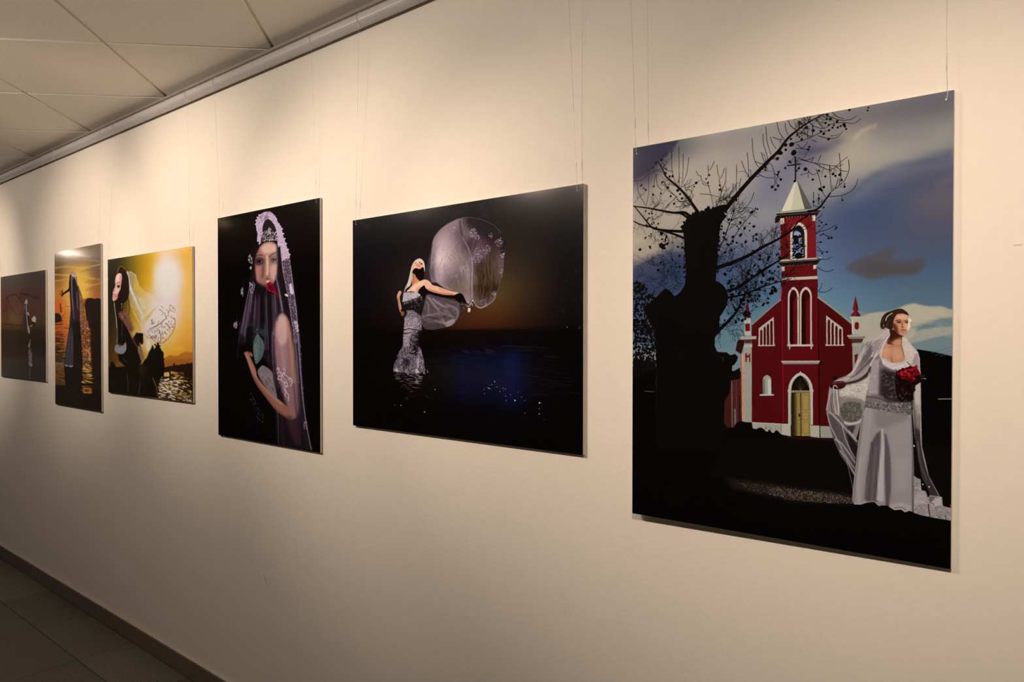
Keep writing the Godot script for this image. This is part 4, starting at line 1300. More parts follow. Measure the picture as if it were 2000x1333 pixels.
	S(K(107,100,113), [746,276,767,323,778,369], 4.9, 2.7, 0.45, 2)
	S(K(107,100,113), [713,261,740,309], 4.9, 2.7, 0.45, 2)
	S(K(107,100,113), [762,294,773,357], 4.9, 2.7, 0.45, 2)
	S(K(107,100,113), [644,357,638,396], 4.9, 2.7, 0.45, 2)
	S(K(194,191,207), [616,296,627,344,616,377], 4.4, 2.7, 0.4, 2)
	S(K(194,191,207), [650,334,661,370], 4.4, 2.7, 0.4, 2)
	S(K(194,191,207), [586,375,595,422], 4.4, 2.7, 0.4, 2)
	S(K(194,191,207), [662,278,679,303], 4.4, 2.7, 0.4, 2)
	S(K(194,191,207), [718,318,729,353], 4.4, 2.7, 0.4, 2)
	S(K(194,191,207), [789,381,794,470,788,548], 4.4, 2.7, 0.4, 2)
	S(K(194,191,207), [778,357,783,436,778,525], 4.4, 2.7, 0.4, 2)
	S(K(194,191,207), [728,466,734,523], 4.4, 2.7, 0.4, 2)
	S(K(194,191,207), [684,429,695,452], 4.4, 2.7, 0.4, 2)
	N(77, 420, [558,244,616,152,735,105,789,269,810,394,804,549,711,533,615,481,569,385], [K(172,167,183), K(109,102,117), K(190,187,202), K(95,86,101)], 4.9, 18.7, 0.12, -62, 30, 0.28, 2)
	N(78, 200, [821,361,982,344,981,451,940,578,863,629,820,583], [K(119,108,106), K(52,44,38), K(131,121,121)], 7.7, 33, 0.1, 88, 10, 0.3, 2)
	N(80, 180, [787,188,799,168,826,162,846,189,837,216,808,221], [K(206,204,231), K(176,169,197), K(119,108,135), K(89,78,99)], 1.4, 3.8, 0.5, 0, 90, 0.8)
	N(81, 60, [827,218,834,207,848,204,859,218,854,233,838,236], [K(206,204,231), K(176,169,197), K(119,108,135), K(89,78,99)], 1.4, 3.8, 0.5, 0, 90, 0.8)
	N(82, 210, [816,311,833,282,871,273,900,311,888,349,846,358], [K(206,204,231), K(176,169,197), K(119,108,135), K(89,78,99)], 1.4, 3.8, 0.5, 0, 90, 0.8)
	N(83, 150, [805,338,818,316,847,309,869,337,860,366,828,373], [K(206,204,231), K(176,169,197), K(119,108,135), K(89,78,99)], 1.4, 3.8, 0.5, 0, 90, 0.8)
	N(84, 108, [869,294,880,276,903,271,921,294,913,318,887,324], [K(206,204,231), K(176,169,197), K(119,108,135), K(89,78,99)], 1.4, 3.8, 0.5, 0, 90, 0.8)
	N(85, 150, [937,264,947,246,970,240,987,264,980,287,954,293], [K(206,204,231), K(176,169,197), K(119,108,135), K(89,78,99)], 1.4, 3.8, 0.5, 0, 90, 0.8)
	N(86, 78, [731,395,739,382,757,377,770,395,764,412,745,417], [K(206,204,231), K(176,169,197), K(119,108,135), K(89,78,99)], 1.4, 3.8, 0.5, 0, 90, 0.8)
	N(87, 90, [967,342,973,332,986,328,997,342,992,356,977,360], [K(206,204,231), K(176,169,197), K(119,108,135), K(89,78,99)], 1.4, 3.8, 0.5, 0, 90, 0.8)
	N(88, 48, [901,216,907,205,921,202,932,216,927,231,912,234], [K(206,204,231), K(176,169,197), K(119,108,135), K(89,78,99)], 1.4, 3.8, 0.5, 0, 90, 0.8)
	N(89, 48, [706,442,713,430,728,426,740,441,735,455,718,459], [K(206,204,231), K(176,169,197), K(119,108,135), K(89,78,99)], 1.4, 3.8, 0.5, 0, 90, 0.8)
	N(90, 90, [852,612,863,593,886,586,904,609,896,633,870,640], [K(206,204,231), K(176,169,197), K(119,108,135), K(89,78,99)], 1.4, 3.8, 0.5, 0, 90, 0.8)
	N(91, 72, [920,558,926,547,940,543,951,556,946,571,931,575], [K(206,204,231), K(176,169,197), K(119,108,135), K(89,78,99)], 1.4, 3.8, 0.5, 0, 90, 0.8)
	N(92, 30, [685,150,692,139,707,135,719,151,714,165,697,168], [K(206,204,231), K(176,169,197), K(119,108,135), K(89,78,99)], 1.4, 3.8, 0.5, 0, 90, 0.8)
	N(93, 42, [743,411,748,402,760,398,769,410,765,422,752,425], [K(206,204,231), K(176,169,197), K(119,108,135), K(89,78,99)], 1.4, 3.8, 0.5, 0, 90, 0.8)
	N(99, 80, [967,235,1010,267,997,324,990,420,979,467,961,450,977,397,969,310], [K(206,204,231), K(176,169,197), K(119,108,135), K(89,78,99), K(48,39,55), K(38,30,42)], 2.7, 8.2, 0.45, 0, 90, 0.8)
	C(K(22,15,23), [967,299,992,254,1010,277,997,319,972,327], 0.6, 2)
	cut_to([515,444,525,387,539,336,557,267,571,205,596,164,640,129,691,105,747,91,801,95,865,117,932,159,975,212,988,237,1010,277,999,314,989,355,987,420,979,462,958,530,944,578,917,614,862,643,839,629,821,605,812,580,802,596,780,610,756,563,723,544,644,511,595,474,557,471], true)
	S(K(119,110,125), [575,199,616,144,685,105,747,90,801,95,865,117,932,159,975,212], 2.7, 2.2, 0.8)
	S(K(160,154,171), [810,577,823,608,839,629,862,642,917,613,944,578], 4.4, 5.5, 0.8, 1)
	S(K(119,110,116), [944,578,958,530,979,462], 2.7, 2.2, 0.7)
	S(K(230,230,245), [831,628,863,639,894,625], 3.3, 3.3, 0.7, 1)
	N(120, 46, [780,609,810,582,826,611,826,628,804,638,766,636], [K(206,204,231), K(176,169,197), K(119,108,135), K(89,78,99), K(225,226,250)], 2.2, 6.6, 0.5, 0, 90)
	P(K(220,221,240), [786,640,801,639,801,660,790,666,785,657])
	P(K(87,80,94), [527,547,547,542,624,567,693,586,737,601,754,618,750,656,733,693,714,719,696,741,666,752,624,759,569,770,522,765,500,734,492,686,506,644,518,593], 0.9, 2)
	hold()
	S(K(158,150,168), [539,559,586,619,624,674,647,736], 11, 6.6, 0.75, 3)
	S(K(158,150,168), [530,586,546,626,542,668], 7.3, 4.4, 0.75, 3)
	S(K(158,150,168), [570,572,617,613,670,630], 12.4, 7.5, 0.75, 3)
	S(K(158,150,168), [662,615,707,635,729,670,714,707], 9.5, 5.7, 0.75, 3)
	S(K(158,150,168), [506,683,570,673,647,671,700,692], 8.1, 4.8, 0.75, 3)
	S(K(158,150,168), [522,734,585,716,662,729,707,715], 8.8, 5.3, 0.75, 3)
	S(K(158,150,168), [605,589,647,633,696,692], 5.1, 3.1, 0.75, 3)
	S(K(48,42,52), [546,696,605,697,662,683], 11, 6.6, 0.6, 3)
	S(K(48,42,52), [647,591,678,611,719,617], 8.8, 5.3, 0.6, 3)
	S(K(48,42,52), [514,648,522,703], 5.9, 3.5, 0.6, 3)
	S(K(48,42,52), [616,667,647,698], 8.8, 5.3, 0.6, 3)
	S(K(48,42,52), [554,556,624,579,681,593], 7.3, 4.4, 0.6, 3)
	N(60, 60, [523,586,737,614,699,737,506,734], [K(170,163,183), K(75,69,82)], 2.9, 14.6, 0.12, 35, 40, 0.5, 1)
	P(K(176,171,185), [647,725,685,707,711,703,707,726,677,748,654,752], 0.8, 3)
	P(K(31,25,34), [744,610,774,615,762,663,744,708,722,730,737,670], 0.8, 3)
	N(79, 160, [527,555,737,603,729,689,662,748,506,734], [K(150,141,159), K(58,53,65), K(176,169,188)], 4.4, 22, 0.07, 38, 22, 0.4, 1)
	S(K(170,163,183), [527,551,570,611,609,674,647,740], 1.8, 1.8, 0.6, 1)
	S(K(150,141,161), [547,548,601,601,647,652,696,699], 1.8, 1.5, 0.5, 1)
	S(K(139,132,152), [624,575,670,592,722,617,737,655,718,700], 2.2, 1.8, 0.5, 1)
	S(K(150,143,161), [494,694,546,680,609,674,662,683], 1.8, 1.5, 0.5, 1)
	cut_to([527,547,547,542,624,567,693,586,737,601,754,618,750,656,733,693,714,719,696,741,666,752,624,759,569,770,522,765,500,734,492,686,506,644,518,593])
	P(K(63,53,62), [503,716,574,717,660,749,626,761,574,770,520,760], 0.7, 3)
	S(K(129,121,133), [626,709,660,736,699,720], 12.4, 12.4, 0.6, 3)
	N(61, 50, [737,595,781,608,773,649,744,663], [K(109,102,121), K(58,51,65), K(27,20,29)], 2.2, 7.3, 0.5, 60, 80)
	P(K(24,20,26), [383,524,404,520,458,523,474,532,491,541,507,565,504,624,494,690,490,718,502,757,378,756,383,712,400,656,383,627,368,599,364,566,373,543])
	hold()
	P(K(196,195,219), [379,525,458,523,495,545,466,563,425,573,396,580,366,587], 0.95, 2)
	N(62, 360, [375,527,458,525,503,557,490,584,433,590,375,603], [K(220,223,247), K(150,148,168), K(58,53,65), K(190,191,214)], 1.5, 4.4, 0.4, -60, 50, 0.8)
	N(63, 70, [375,579,507,569,502,644,391,644], [K(48,44,55), K(15,10,16), K(95,91,106)], 2.6, 9.5, 0.3, -50, 60, 0.8)
	P(K(117,115,133), [400,648,445,646,490,679,494,757,380,756,387,700], 0.9, 3)
	N(64, 800, [396,644,449,642,490,682,502,757,378,756,385,700], [K(190,191,216), K(150,148,168), K(69,64,77), K(38,32,42), K(170,169,192)], 1.5, 4.8, 0.4, -15, 50, 0.8)
	cut_to([383,524,404,520,458,523,474,532,491,541,507,565,504,624,494,690,490,718,502,757,378,756,383,712,400,656,383,627,368,599,364,566,373,543])
	D(K(200,202,228), [484,545,5.1,501,557,4.8,476,540,3.7])
	C(K(210,208,207), [424,478,400,496,384,511,388,491,405,460,416,421,425,382,434,351,451,325,475,312,495,315,512,334,519,362,518,398,507,389,491,348,459,341,442,368,438,431])
	S(K(160,148,125), [434,391,432,430,423,478], 5.9, 5.1, 0.7, 2)
	S(K(226,228,228), [426,390,419,437,405,476], 4.4, 3.7, 0.7, 2)
	S(K(150,158,190), [400,476,384,515,371,551], 11, 5.9, 0.8, 2)
	C(K(222,176,154), [439,355,455,337,475,329,493,332,507,350,504,367,491,382,475,376,459,372,442,387,435,379])
	P(K(236,213,207), [455,325,483,318,507,334,507,346,483,332,459,339], 0.8, 2)
	S(K(58,30,29), [451,339,467,335], 2.6, 2.2, 0.8)
	C(K(27,12,14), [504,350,502,352,498,352,494,350,491,347,491,344,493,342,497,342,501,344,504,347], 0.95)
	C(K(38,17,21), [492,337,490,339,487,339,483,338,480,336,479,334,480,333,484,333,488,334,491,336], 0.7, 1)
	S(K(109,42,47), [465,351,475,355,480,362], 4.8, 3.3, 0.9, 1)
	S(K(240,239,252), [466,351,477,357], 1.8, 1.5, 0.9)
	S(K(150,91,77), [483,347,485,359,490,366], 3.7, 2.9, 0.6, 2)
	P(K(240,208,192), [442,356,459,353,463,367,444,380], 0.6, 2)
	C(K(15,3,3), [437,399,442,382,459,371,483,380,507,369,515,389,512,428,499,452,483,452,467,433,450,412])
	C(K(205,143,111), [442,411,454,412,463,433,483,456,466,472,438,482,435,455])
	S(K(89,46,34), [442,415,446,447,438,479], 4.4, 3.7, 0.7, 2)
	C(K(232,191,171), [396,520,417,501,438,479,467,465,491,455,515,449,539,455,557,471,570,487,598,496,632,510,682,530,730,545,736,552,708,558,663,556,609,547,562,534,531,520,511,496,491,505,478,528,458,525,433,519])
	hold()
	P(K(244,213,197), [434,494,483,466,523,457,507,487,474,508,433,518], 0.7, 3)
	P(K(180,126,106), [523,503,570,518,625,536,700,548,700,559,609,549,547,528], 0.8, 3)
	P(K(190,134,113), [458,504,491,486,483,525,466,528], 0.5, 3)
	S(K(160,97,80), [609,509,632,522,663,531], 6.6, 4.4, 0.5, 3)
	S(K(150,152,157), [559,486,570,502], 1.8, 1.5, 0.7)
	cut_to([396,520,417,501,438,479,467,465,491,455,515,449,539,455,557,471,570,487,598,496,632,510,682,530,730,545,736,552,708,558,663,556,609,547,562,534,531,520,511,496,491,505,478,528,458,525,433,519], true)
	C(K(11,6,7), [476,524,485,507,503,491,517,487,525,504,547,522,586,537,647,553,708,559,711,575,681,574,609,562,547,544,527,551,515,577,499,557])
	C(K(5,2,3), [700,561,734,547,754,555,768,582,780,612,770,611,752,598,737,605,711,583])
	S(K(190,130,109), [685,551,711,556], 5.1, 3.7, 0.6, 2)
	C(K(206,158,142), [343,515,352,511,362,519,358,534,350,550,352,578,360,615,364,643,353,653,341,618,335,577,329,551,333,533])
	S(K(119,64,57), [339,557,343,602,354,647], 4.4, 4.4, 0.7, 2)
	S(K(226,195,188), [348,521,343,541], 4.4, 3.3, 0.7, 1)
	C(K(160,91,70), [358,649,377,647,381,664,374,677,360,673], 0.9, 2)
	P(K(15,9,11), [356,635,379,627,379,647,358,650], 0.8, 1)
	P(K(95,91,109), [383,682,494,684,499,738,501,773,484,821,477,870,493,892,502,927,514,962,516,1006,522,1041,465,1055,419,1052,362,1051,304,1050,303,1022,314,981,334,958,344,912,363,889,371,867,372,821,377,776])
	hold()
	P(K(168,165,190), [382,686,466,688,484,737,443,759,424,821,410,875,377,885,372,821], 0.8, 3)
	P(K(10,6,11), [502,769,470,781,466,835,442,879,410,920,465,937,475,875,502,821], 0.92, 3)
	N(70, 900, [380,686,494,689,498,764,457,795,429,875,372,885], [K(196,195,223), K(160,156,180), K(58,53,67), K(27,23,32), K(180,178,204)], 1.6, 4.1, 0.5, -10, 60, 0.8)
	S(K(20,15,21), [377,772,410,763,443,766,484,773], 5.8, 3.3, 0.8, 1)
	S(K(210,213,240), [382,758,420,754,475,766], 3.3, 2.5, 0.8, 1)
	S(K(20,15,21), [375,794,410,790,429,783], 6.6, 3.3, 0.9, 1)
	N(71, 190, [424,812,475,782,484,875,447,937,410,902], [K(7,3,7), K(119,117,137), K(38,32,42)], 2.5, 6.6, 0.5, 0, 90, 0.85)
	N(72, 800, [345,885,493,879,515,962,519,1041,304,1050,314,981], [K(180,178,207), K(129,124,149), K(58,51,70), K(24,17,29), K(150,143,171)], 2.5, 8.2, 0.35, -70, 40, 0.75)
	P(K(15,9,18), [377,957,419,965,409,1010,376,1029,362,1002], 0.7, 3)
	P(K(190,189,214), [461,955,483,950,483,1016,465,1017], 0.7, 3)
	C(K(206,206,233), [314,1040,324,1022,338,1030,344,1048,324,1052], 0.8, 1)
	C(K(216,219,245), [456,1035,465,1019,476,1030,479,1049,460,1050], 0.8, 1)
	S(K(190,189,214), [492,989,506,1028], 4.9, 3.7, 0.8, 1)
	S(K(176,174,202), [362,1029,372,1002,391,983], 2.9, 2.1, 0.8)
	S(K(176,174,202), [381,1020,400,1006,409,1014], 2.9, 2.1, 0.8)
	S(K(176,174,202), [353,975,367,961], 2.9, 2.1, 0.8)
	S(K(176,174,202), [376,1011,386,997], 2.9, 2.1, 0.8)
	cut_to([383,682,494,684,499,738,501,773,484,821,477,870,493,892,502,927,514,962,516,1006,522,1041,465,1055,419,1052,362,1051,304,1050,303,1022,314,981,334,958,344,912,363,889,371,867,372,821,377,776])
	N(69, 70, [303,1036,362,1047,419,1048,465,1050,522,1037,524,1054,465,1059,362,1059,300,1059], [K(170,167,195), K(109,102,125), K(38,30,42), K(5,2,6)], 3.3, 8.2, 0.5, -80, 40)
	N(68, 40, [497,927,520,962,537,1023,546,1040,519,1041], [K(129,124,147), K(58,51,67), K(10,6,11)], 3.3, 10.7, 0.3, 70, 40)
	N(67, 30, [295,1000,314,976,344,912,353,921,324,999,309,1050], [K(119,113,135), K(48,42,57)], 3.3, 9.1, 0.35, -65, 30, 0.8)
	N(73, 110, [304,1059,519,1048,506,1086,483,1149,427,1170,324,1122], [K(109,95,118), K(75,62,80), K(139,130,154), K(44,37,50)], 7.4, 24.7, 0.1, 3, 6, 0.75, 1)
	N(74, 26, [456,1057,501,1055,497,1099,455,1115], [K(176,169,195), K(150,141,166)], 5.8, 14.8, 0.16, 3, 6, 0.8, 1)
	N(75, 20, [400,1149,483,1158,545,1197,473,1211,371,1228], [K(95,80,89), K(69,55,65)], 5.8, 16.5, 0.14, 8, 12, 0.7, 1)
	D(K(214,230,247), [517,1295,3.7,939,1075,2.9,924,1093,2.2,906,1116,2.9,879,1125,2.2,997,1114,2.6,999,1155,2.6,1048,1176,4,1000,1181,2.6,1082,1155,2.2,1098,1172,2.2,1173,1179,4,1172,1213,2.2,1172,1241,2.9,1101,1244,1.8,1197,1269,1.5,357,1267,3.3,314,1270,2.2,882,1150,2.2,967,1130,2.2,951,1106,2.2,1063,1128,2.2,900,1113,2.2,912,1118,2.2,984,1111,1.8,1024,1144,1.8,585,1146,2.9,1180,1179,2.2])
	N(76, 26, [875,1085,944,1067,1011,1128,889,1142], [K(150,163,180)], 1.1, 2.2, 0.8, 0, 90, 0.8)
	D(K(109,113,125), [1306,759,3.7,1362,765,2.9,1365,756,2.2])

func paint_5() -> void:
	canvas(1800, 2400, K(3,4,5))
	G(9, 12, [K(53,56,86), K(104,113,127), K(155,158,161), K(153,157,162), K(146,151,159), K(133,137,146), K(124,127,137), K(112,116,127), K(103,107,122), K(70,68,93), K(167,168,168), K(169,170,171), K(164,167,168), K(151,156,163), K(99,104,130), K(155,158,154), K(137,143,149), K(130,137,144), K(155,157,156), K(174,175,173), K(174,175,172), K(167,169,169), K(121,130,154), K(124,130,149), K(164,168,163), K(151,158,160), K(119,127,142), K(167,168,163), K(174,175,171), K(167,169,168), K(144,151,161), K(119,129,154), K(135,143,156), K(127,136,151), K(87,100,132), K(80,89,117), K(172,173,166), K(169,170,166), K(155,160,162), K(133,143,159), K(130,142,160), K(104,116,144), K(73,92,130), K(67,85,124), K(89,94,115), K(172,173,163), K(121,125,137), K(104,113,136), K(108,120,148), K(110,123,151), K(87,108,151), K(70,89,130), K(69,85,122), K(80,87,115), K(93,98,120), K(50,68,105), K(55,73,110), K(73,94,137), K(85,106,148), K(89,118,163), K(76,99,142), K(73,92,127), K(73,89,122), K(50,68,105), K(50,70,110), K(57,80,120), K(67,94,137), K(76,108,151), K(92,127,168), K(80,111,151), K(73,101,137), K(73,101,137), K(53,75,113), K(57,82,122), K(64,94,134), K(71,104,144), K(80,118,156), K(94,135,168), K(89,130,166), K(83,118,151), K(80,113,144), K(64,94,130), K(71,104,139), K(80,118,151), K(87,127,160), K(94,137,166), K(96,139,168), K(104,142,166), K(93,130,156), K(89,125,151), K(76,106,137), K(83,116,144), K(89,127,156), K(96,135,161), K(99,139,166), K(104,142,166), K(121,151,163), K(121,146,156), K(110,139,154), K(133,139,142), K(133,142,144), K(110,139,160), K(110,142,163), K(110,142,163), K(121,151,166), K(121,151,163), K(108,142,160), K(99,137,160)], [0, 0, 1800, 1440])
	P(K(50,53,83), [0,-4,328,-5,286,49,222,100,103,182,1,207], 0.8, 4)
	C(K(180,182,178), [136,235,363,143,607,112,637,202,426,293,170,355], 0.35, 5)
	S(K(185,187,168), [1338,168,1386,129,1452,113], 32.6, 16.3, 0.55, 4)
	S(K(167,173,168), [1290,328,1348,211,1419,159], 59.8, 32.6, 0.45, 5)
	S(K(155,163,163), [1358,337,1545,279,1722,249,1802,217], 81.6, 103.3, 0.5, 6)
	S(K(76,80,113), [1046,195,1160,195,1280,165], 38.1, 32.6, 0.6, 5)
	S(K(69,82,120), [1262,509,1453,374,1635,346,1803,319], 32.6, 48.9, 0.5, 5)
	S(K(103,106,120), [1723,470,1804,430], 32.6, 48.9, 0.6, 5)
	P(K(174,173,163), [9,628,104,628,191,622,250,638,171,688,91,713,9,734], 0.7, 4)
	P(K(46,63,103), [9,783,104,739,250,692,365,717,366,872,9,858], 0.55, 4)
	C(K(80,80,91), [1303,862,1361,817,1437,796,1502,769,1539,776,1530,816,1593,840,1660,828,1678,854,1652,902,1594,915,1503,917,1433,929,1361,901], 0.75, 4)
	C(K(73,77,81), [1371,854,1437,837,1539,857,1638,862,1625,906,1503,896,1419,898], 0.55, 4)
	C(K(176,181,171), [1363,1209,1372,1140,1401,1114,1448,1104,1495,1100,1541,1090,1586,1071,1630,1061,1675,1072,1705,1077,1753,1078,1787,1093,1820,1099,1821,1142,1753,1142,1697,1166,1649,1186,1618,1241,1505,1293,1392,1269], 0.92, 3)
	C(K(187,192,180), [1572,1085,1622,1066,1666,1082,1753,1098,1795,1118,1727,1132,1631,1156,1577,1141], 0.6, 4)
	C(K(103,135,151), [1618,1186,1693,1156,1770,1137,1821,1138,1821,1171,1753,1176,1684,1196], 0.7, 3)
	C(K(172,178,171), [1609,1266,1640,1206,1719,1186,1813,1181,1821,1210,1728,1235], 0.7, 3)
	N(31, 260, [1363,1108,1820,1089,1821,1239,1392,1254], [K(189,194,183), K(155,163,159)], 6.5, 21.8, 0.5, -12, 25, 0.18, 2)
	P(K(2,1,2), [-30,1482,169,1494,187,1572,622,1766,746,1781,1012,1801,1414,1793,1886,1771,1890,2440,-28,2487])
	P(K(1,0,2), [1644,1296,1725,1310,1828,1336,1831,1854,1612,1877])
	L(K(121,127,127), [1741,1547,1813,1542], 5.8, 5.8)
	L(K(78,101,122), [1707,1316,1812,1277], 1.7, 1.7)
	L(K(78,101,122), [1725,1326,1812,1295], 1.7, 1.7)
	L(K(78,101,122), [1748,1330,1812,1311], 1.7, 1.7)
	P(K(10,8,6), [685,1807,1040,1801,1414,1793,1819,1783,1822,2141,495,2090], 0.8, 4)
	P(K(60,27,28), [621,1495,662,1494,667,1780,622,1784])
	P(K(70,34,36), [662,1497,725,1476,730,1772,667,1780])
	L(K(151,115,110), [669,1498,673,1778], 4.2, 4.2)
	L(K(111,68,66), [696,1489,699,1774], 2.8, 2.8)
	L(K(96,121,132), [689,1668,691,1764], 9.7, 9.7)
	L(K(28,12,14), [716,1586,718,1747], 5.6, 5.6)
	P(K(10,9,11), [673,1446,719,1418,720,1484,666,1497])
	P(K(76,9,16), [788,1167,840,1122,910,1061,957,1019,965,917,1155,924,1157,1013,1219,1066,1283,1121,1334,1165,1339,1399,1342,1723,1170,1733,1014,1735,791,1740])
	P(K(84,10,19), [967,917,1155,924,1163,1728,970,1736])
	P(K(70,8,13), [1163,1020,1333,1166,1341,1723,1170,1732])
	P(K(62,6,14), [967,932,1153,931,1155,986,968,995], 0.35, 3)
	L(K(151,24,39), [964,1023,967,1368], 3.5, 3.5, 0.8, 1)
	L(K(147,22,36), [968,1396,973,1735], 4.9, 4.9, 0.8, 1)
	L(K(35,3,6), [1161,1020,1163,1363], 5.6, 5.6)
	L(K(39,3,6), [1165,1390,1169,1732], 8.4, 8.4, 1, 1)
	L(K(129,134,129), [788,1165,840,1119,910,1057,956,1021], 7.7, 7.7)
	L(K(55,20,23), [794,1172,910,1067,957,1030], 4.2, 4.2)
	L(K(141,149,142), [1158,1013,1219,1062,1283,1116,1333,1161], 9.1, 9.1)
	L(K(58,22,23), [1160,1024,1331,1170], 3.5, 3.5)
	P(K(161,172,168), [791,1739,961,1733,961,1796,914,1790,796,1774])
	P(K(177,189,185), [962,1733,1014,1733,1015,1802,962,1796])
	P(K(173,184,178), [1120,1730,1170,1728,1171,1796,1121,1794])
	P(K(151,161,156), [1174,1729,1235,1727,1248,1790,1175,1795])
	L(K(191,204,202), [791,1740,1014,1734], 4.9, 4.9)
	L(K(60,54,54), [961,1736,961,1795], 2.1, 2.1)
	N(7, 26, [814,1754,955,1750,955,1775,814,1779], [K(111,116,113)], 2.8, 6.3, 0.6, 0, 40, 0.7)
	P(K(202,162,151), [722,1345,739,1327,747,1739,732,1739])
	P(K(151,66,56), [722,1345,729,1338,733,1636,727,1739], 0.6)
	L(K(121,66,61), [734,1418,740,1738], 1.4, 1.4)
	P(K(151,164,162), [739,1293,789,1292,791,1739,747,1742])
	P(K(169,181,178), [736,1280,792,1279,792,1296,736,1297])
	P(K(111,22,28), [750,1336,758,1330,761,1345,769,1347,773,1333,780,1337,781,1384,773,1384,773,1357,760,1358,760,1384,751,1385])
	P(K(39,14,17), [691,1317,702,1265,717,1251,743,1250,743,1280,725,1338])
	P(K(159,170,167), [717,1234,816,1230,815,1250,724,1254])
	L(K(60,45,46), [721,1254,813,1250], 2.8, 2.8)
	P(K(121,127,122), [737,1214,754,1196,784,1200,790,1228,724,1233])
	P(K(173,184,182), [743,1127,782,1127,784,1228,746,1229])
	P(K(96,17,26), [748,1160,777,1156,778,1200,751,1203])
	P(K(84,12,20), [739,1121,750,1091,754,1055,764,1019,770,1059,775,1091,784,1122])
	P(K(84,36,39), [743,1254,789,1254,784,1272,747,1272])
	P(K(113,22,34), [1351,1010,1367,1088,1361,1091,1364,1101,1376,1112,1377,1123,1328,1122,1330,1111,1342,1101,1344,1091,1337,1088])
	P(K(80,12,20), [1352,1018,1367,1088,1361,1091,1364,1101,1376,1123,1358,1123])
	P(K(177,187,182), [1323,1124,1382,1125,1381,1136,1325,1136])
	P(K(169,179,174), [1332,1137,1377,1135,1378,1219,1335,1219])
	P(K(198,208,204), [1333,1138,1340,1138,1342,1218,1336,1218])
	P(K(100,20,28), [1348,1161,1354,1154,1364,1154,1369,1163,1369,1185,1364,1194,1354,1194,1348,1186])
	P(K(161,171,163), [1310,1223,1407,1220,1407,1231,1313,1234])
	P(K(121,127,122), [1316,1234,1402,1231,1400,1242,1320,1244])
	P(K(72,43,44), [1328,1245,1392,1243,1383,1264,1337,1266])
	P(K(157,167,161), [1334,1273,1384,1270,1384,1284,1335,1286])
	P(K(147,157,154), [1338,1286,1380,1284,1380,1331,1340,1392])
	P(K(96,22,28), [1348,1332,1365,1324,1362,1358,1350,1385])
	P(K(171,182,178), [829,1185,916,1119,920,1287,828,1288])
	P(K(177,189,182), [825,1281,924,1280,924,1288,825,1290])
	P(K(66,9,16), [838,1283,838,1207,838,1202,839,1199,841,1196,842,1194,844,1192,846,1194,848,1196,850,1199,851,1202,851,1207,851,1282])
	P(K(66,9,16), [858,1282,858,1189,858,1184,859,1181,861,1178,862,1176,864,1174,866,1176,868,1178,869,1181,870,1184,871,1189,871,1282])
	P(K(66,9,16), [877,1282,876,1173,877,1169,878,1165,879,1162,881,1160,883,1159,886,1160,887,1162,889,1165,890,1169,890,1173,891,1282])
	P(K(66,9,16), [897,1282,896,1155,896,1151,897,1147,899,1145,901,1142,903,1141,905,1142,907,1145,909,1147,910,1151,910,1155,911,1282])
	P(K(177,189,185), [1202,1115,1288,1185,1291,1279,1204,1280])
	P(K(183,195,190), [1199,1275,1296,1274,1296,1282,1199,1284])
	P(K(70,9,16), [1211,1277,1210,1151,1211,1147,1211,1143,1213,1141,1215,1138,1217,1137,1219,1138,1220,1141,1222,1143,1223,1147,1223,1151,1224,1277])
	P(K(70,9,16), [1231,1277,1230,1168,1230,1164,1231,1161,1233,1158,1234,1156,1236,1155,1238,1156,1240,1158,1241,1161,1242,1164,1242,1168,1243,1277])
	P(K(70,9,16), [1251,1277,1250,1185,1250,1181,1251,1177,1252,1175,1254,1172,1256,1171,1258,1172,1259,1175,1260,1177,1261,1181,1262,1185,1262,1277])
	P(K(70,9,16), [1270,1277,1269,1202,1270,1198,1270,1194,1272,1191,1274,1189,1275,1188,1277,1189,1279,1191,1281,1194,1282,1198,1282,1202,1282,1276])
	P(K(187,200,199), [996,1283,995,1006,997,989,1001,975,1008,964,1016,955,1026,950,1035,955,1044,965,1051,976,1055,991,1057,1008,1058,1282])
	P(K(58,5,11), [1006,1282,1005,1010,1006,997,1009,986,1013,977,1019,970,1026,966,1033,970,1039,977,1043,987,1046,998,1047,1011,1049,1281])
	P(K(113,17,26), [1026,1038,1046,1011,1048,1279,1027,1279], 0.6, 2)
	P(K(24,0,3), [1006,1010,1022,986,1026,1279,1006,1280], 0.7, 2)
	P(K(187,200,199), [1062,1282,1061,1008,1062,991,1067,977,1074,965,1083,957,1093,952,1103,957,1113,967,1120,978,1124,993,1126,1009,1127,1281])
	P(K(58,5,11), [1072,1281,1070,1011,1071,998,1075,987,1080,978,1086,972,1093,968,1101,972,1107,979,1112,988,1116,999,1117,1012,1118,1280])
	P(K(113,17,26), [1096,1040,1116,1012,1118,1278,1097,1278], 0.6, 2)
	P(K(24,0,3), [1072,1011,1088,988,1092,1278,1072,1279], 0.7, 2)
	P(K(191,204,204), [993,1278,1135,1276,1135,1287,993,1289])
	P(K(171,182,180), [998,1262,1009,1262,1010,1304,1004,1308])
	P(K(171,182,180), [1118,1261,1130,1261,1128,1302,1121,1306])
	D(K(171,32,44), [1046,1016,6.3,959,981,6.3,957,1005,5.6])
	P(K(169,176,182), [958,1372,1172,1366,1167,1377,963,1382])
	P(K(127,127,134), [963,1382,1167,1377,1162,1386,969,1392])
	P(K(43,4,8), [1169,1373,1198,1381,1169,1393], 0.8, 1)
	P(K(185,198,197), [1000,1737,999,1543,1002,1511,1012,1484,1027,1462,1046,1444,1067,1434,1088,1443,1106,1459,1121,1480,1131,1505,1134,1536,1135,1726])
	P(K(185,198,197), [1058,1441,1066,1428,1075,1440])
	P(K(185,198,197), [996,1536,1016,1535,1016,1549,996,1550])
	P(K(185,198,197), [1117,1529,1137,1528,1137,1543,1117,1544])
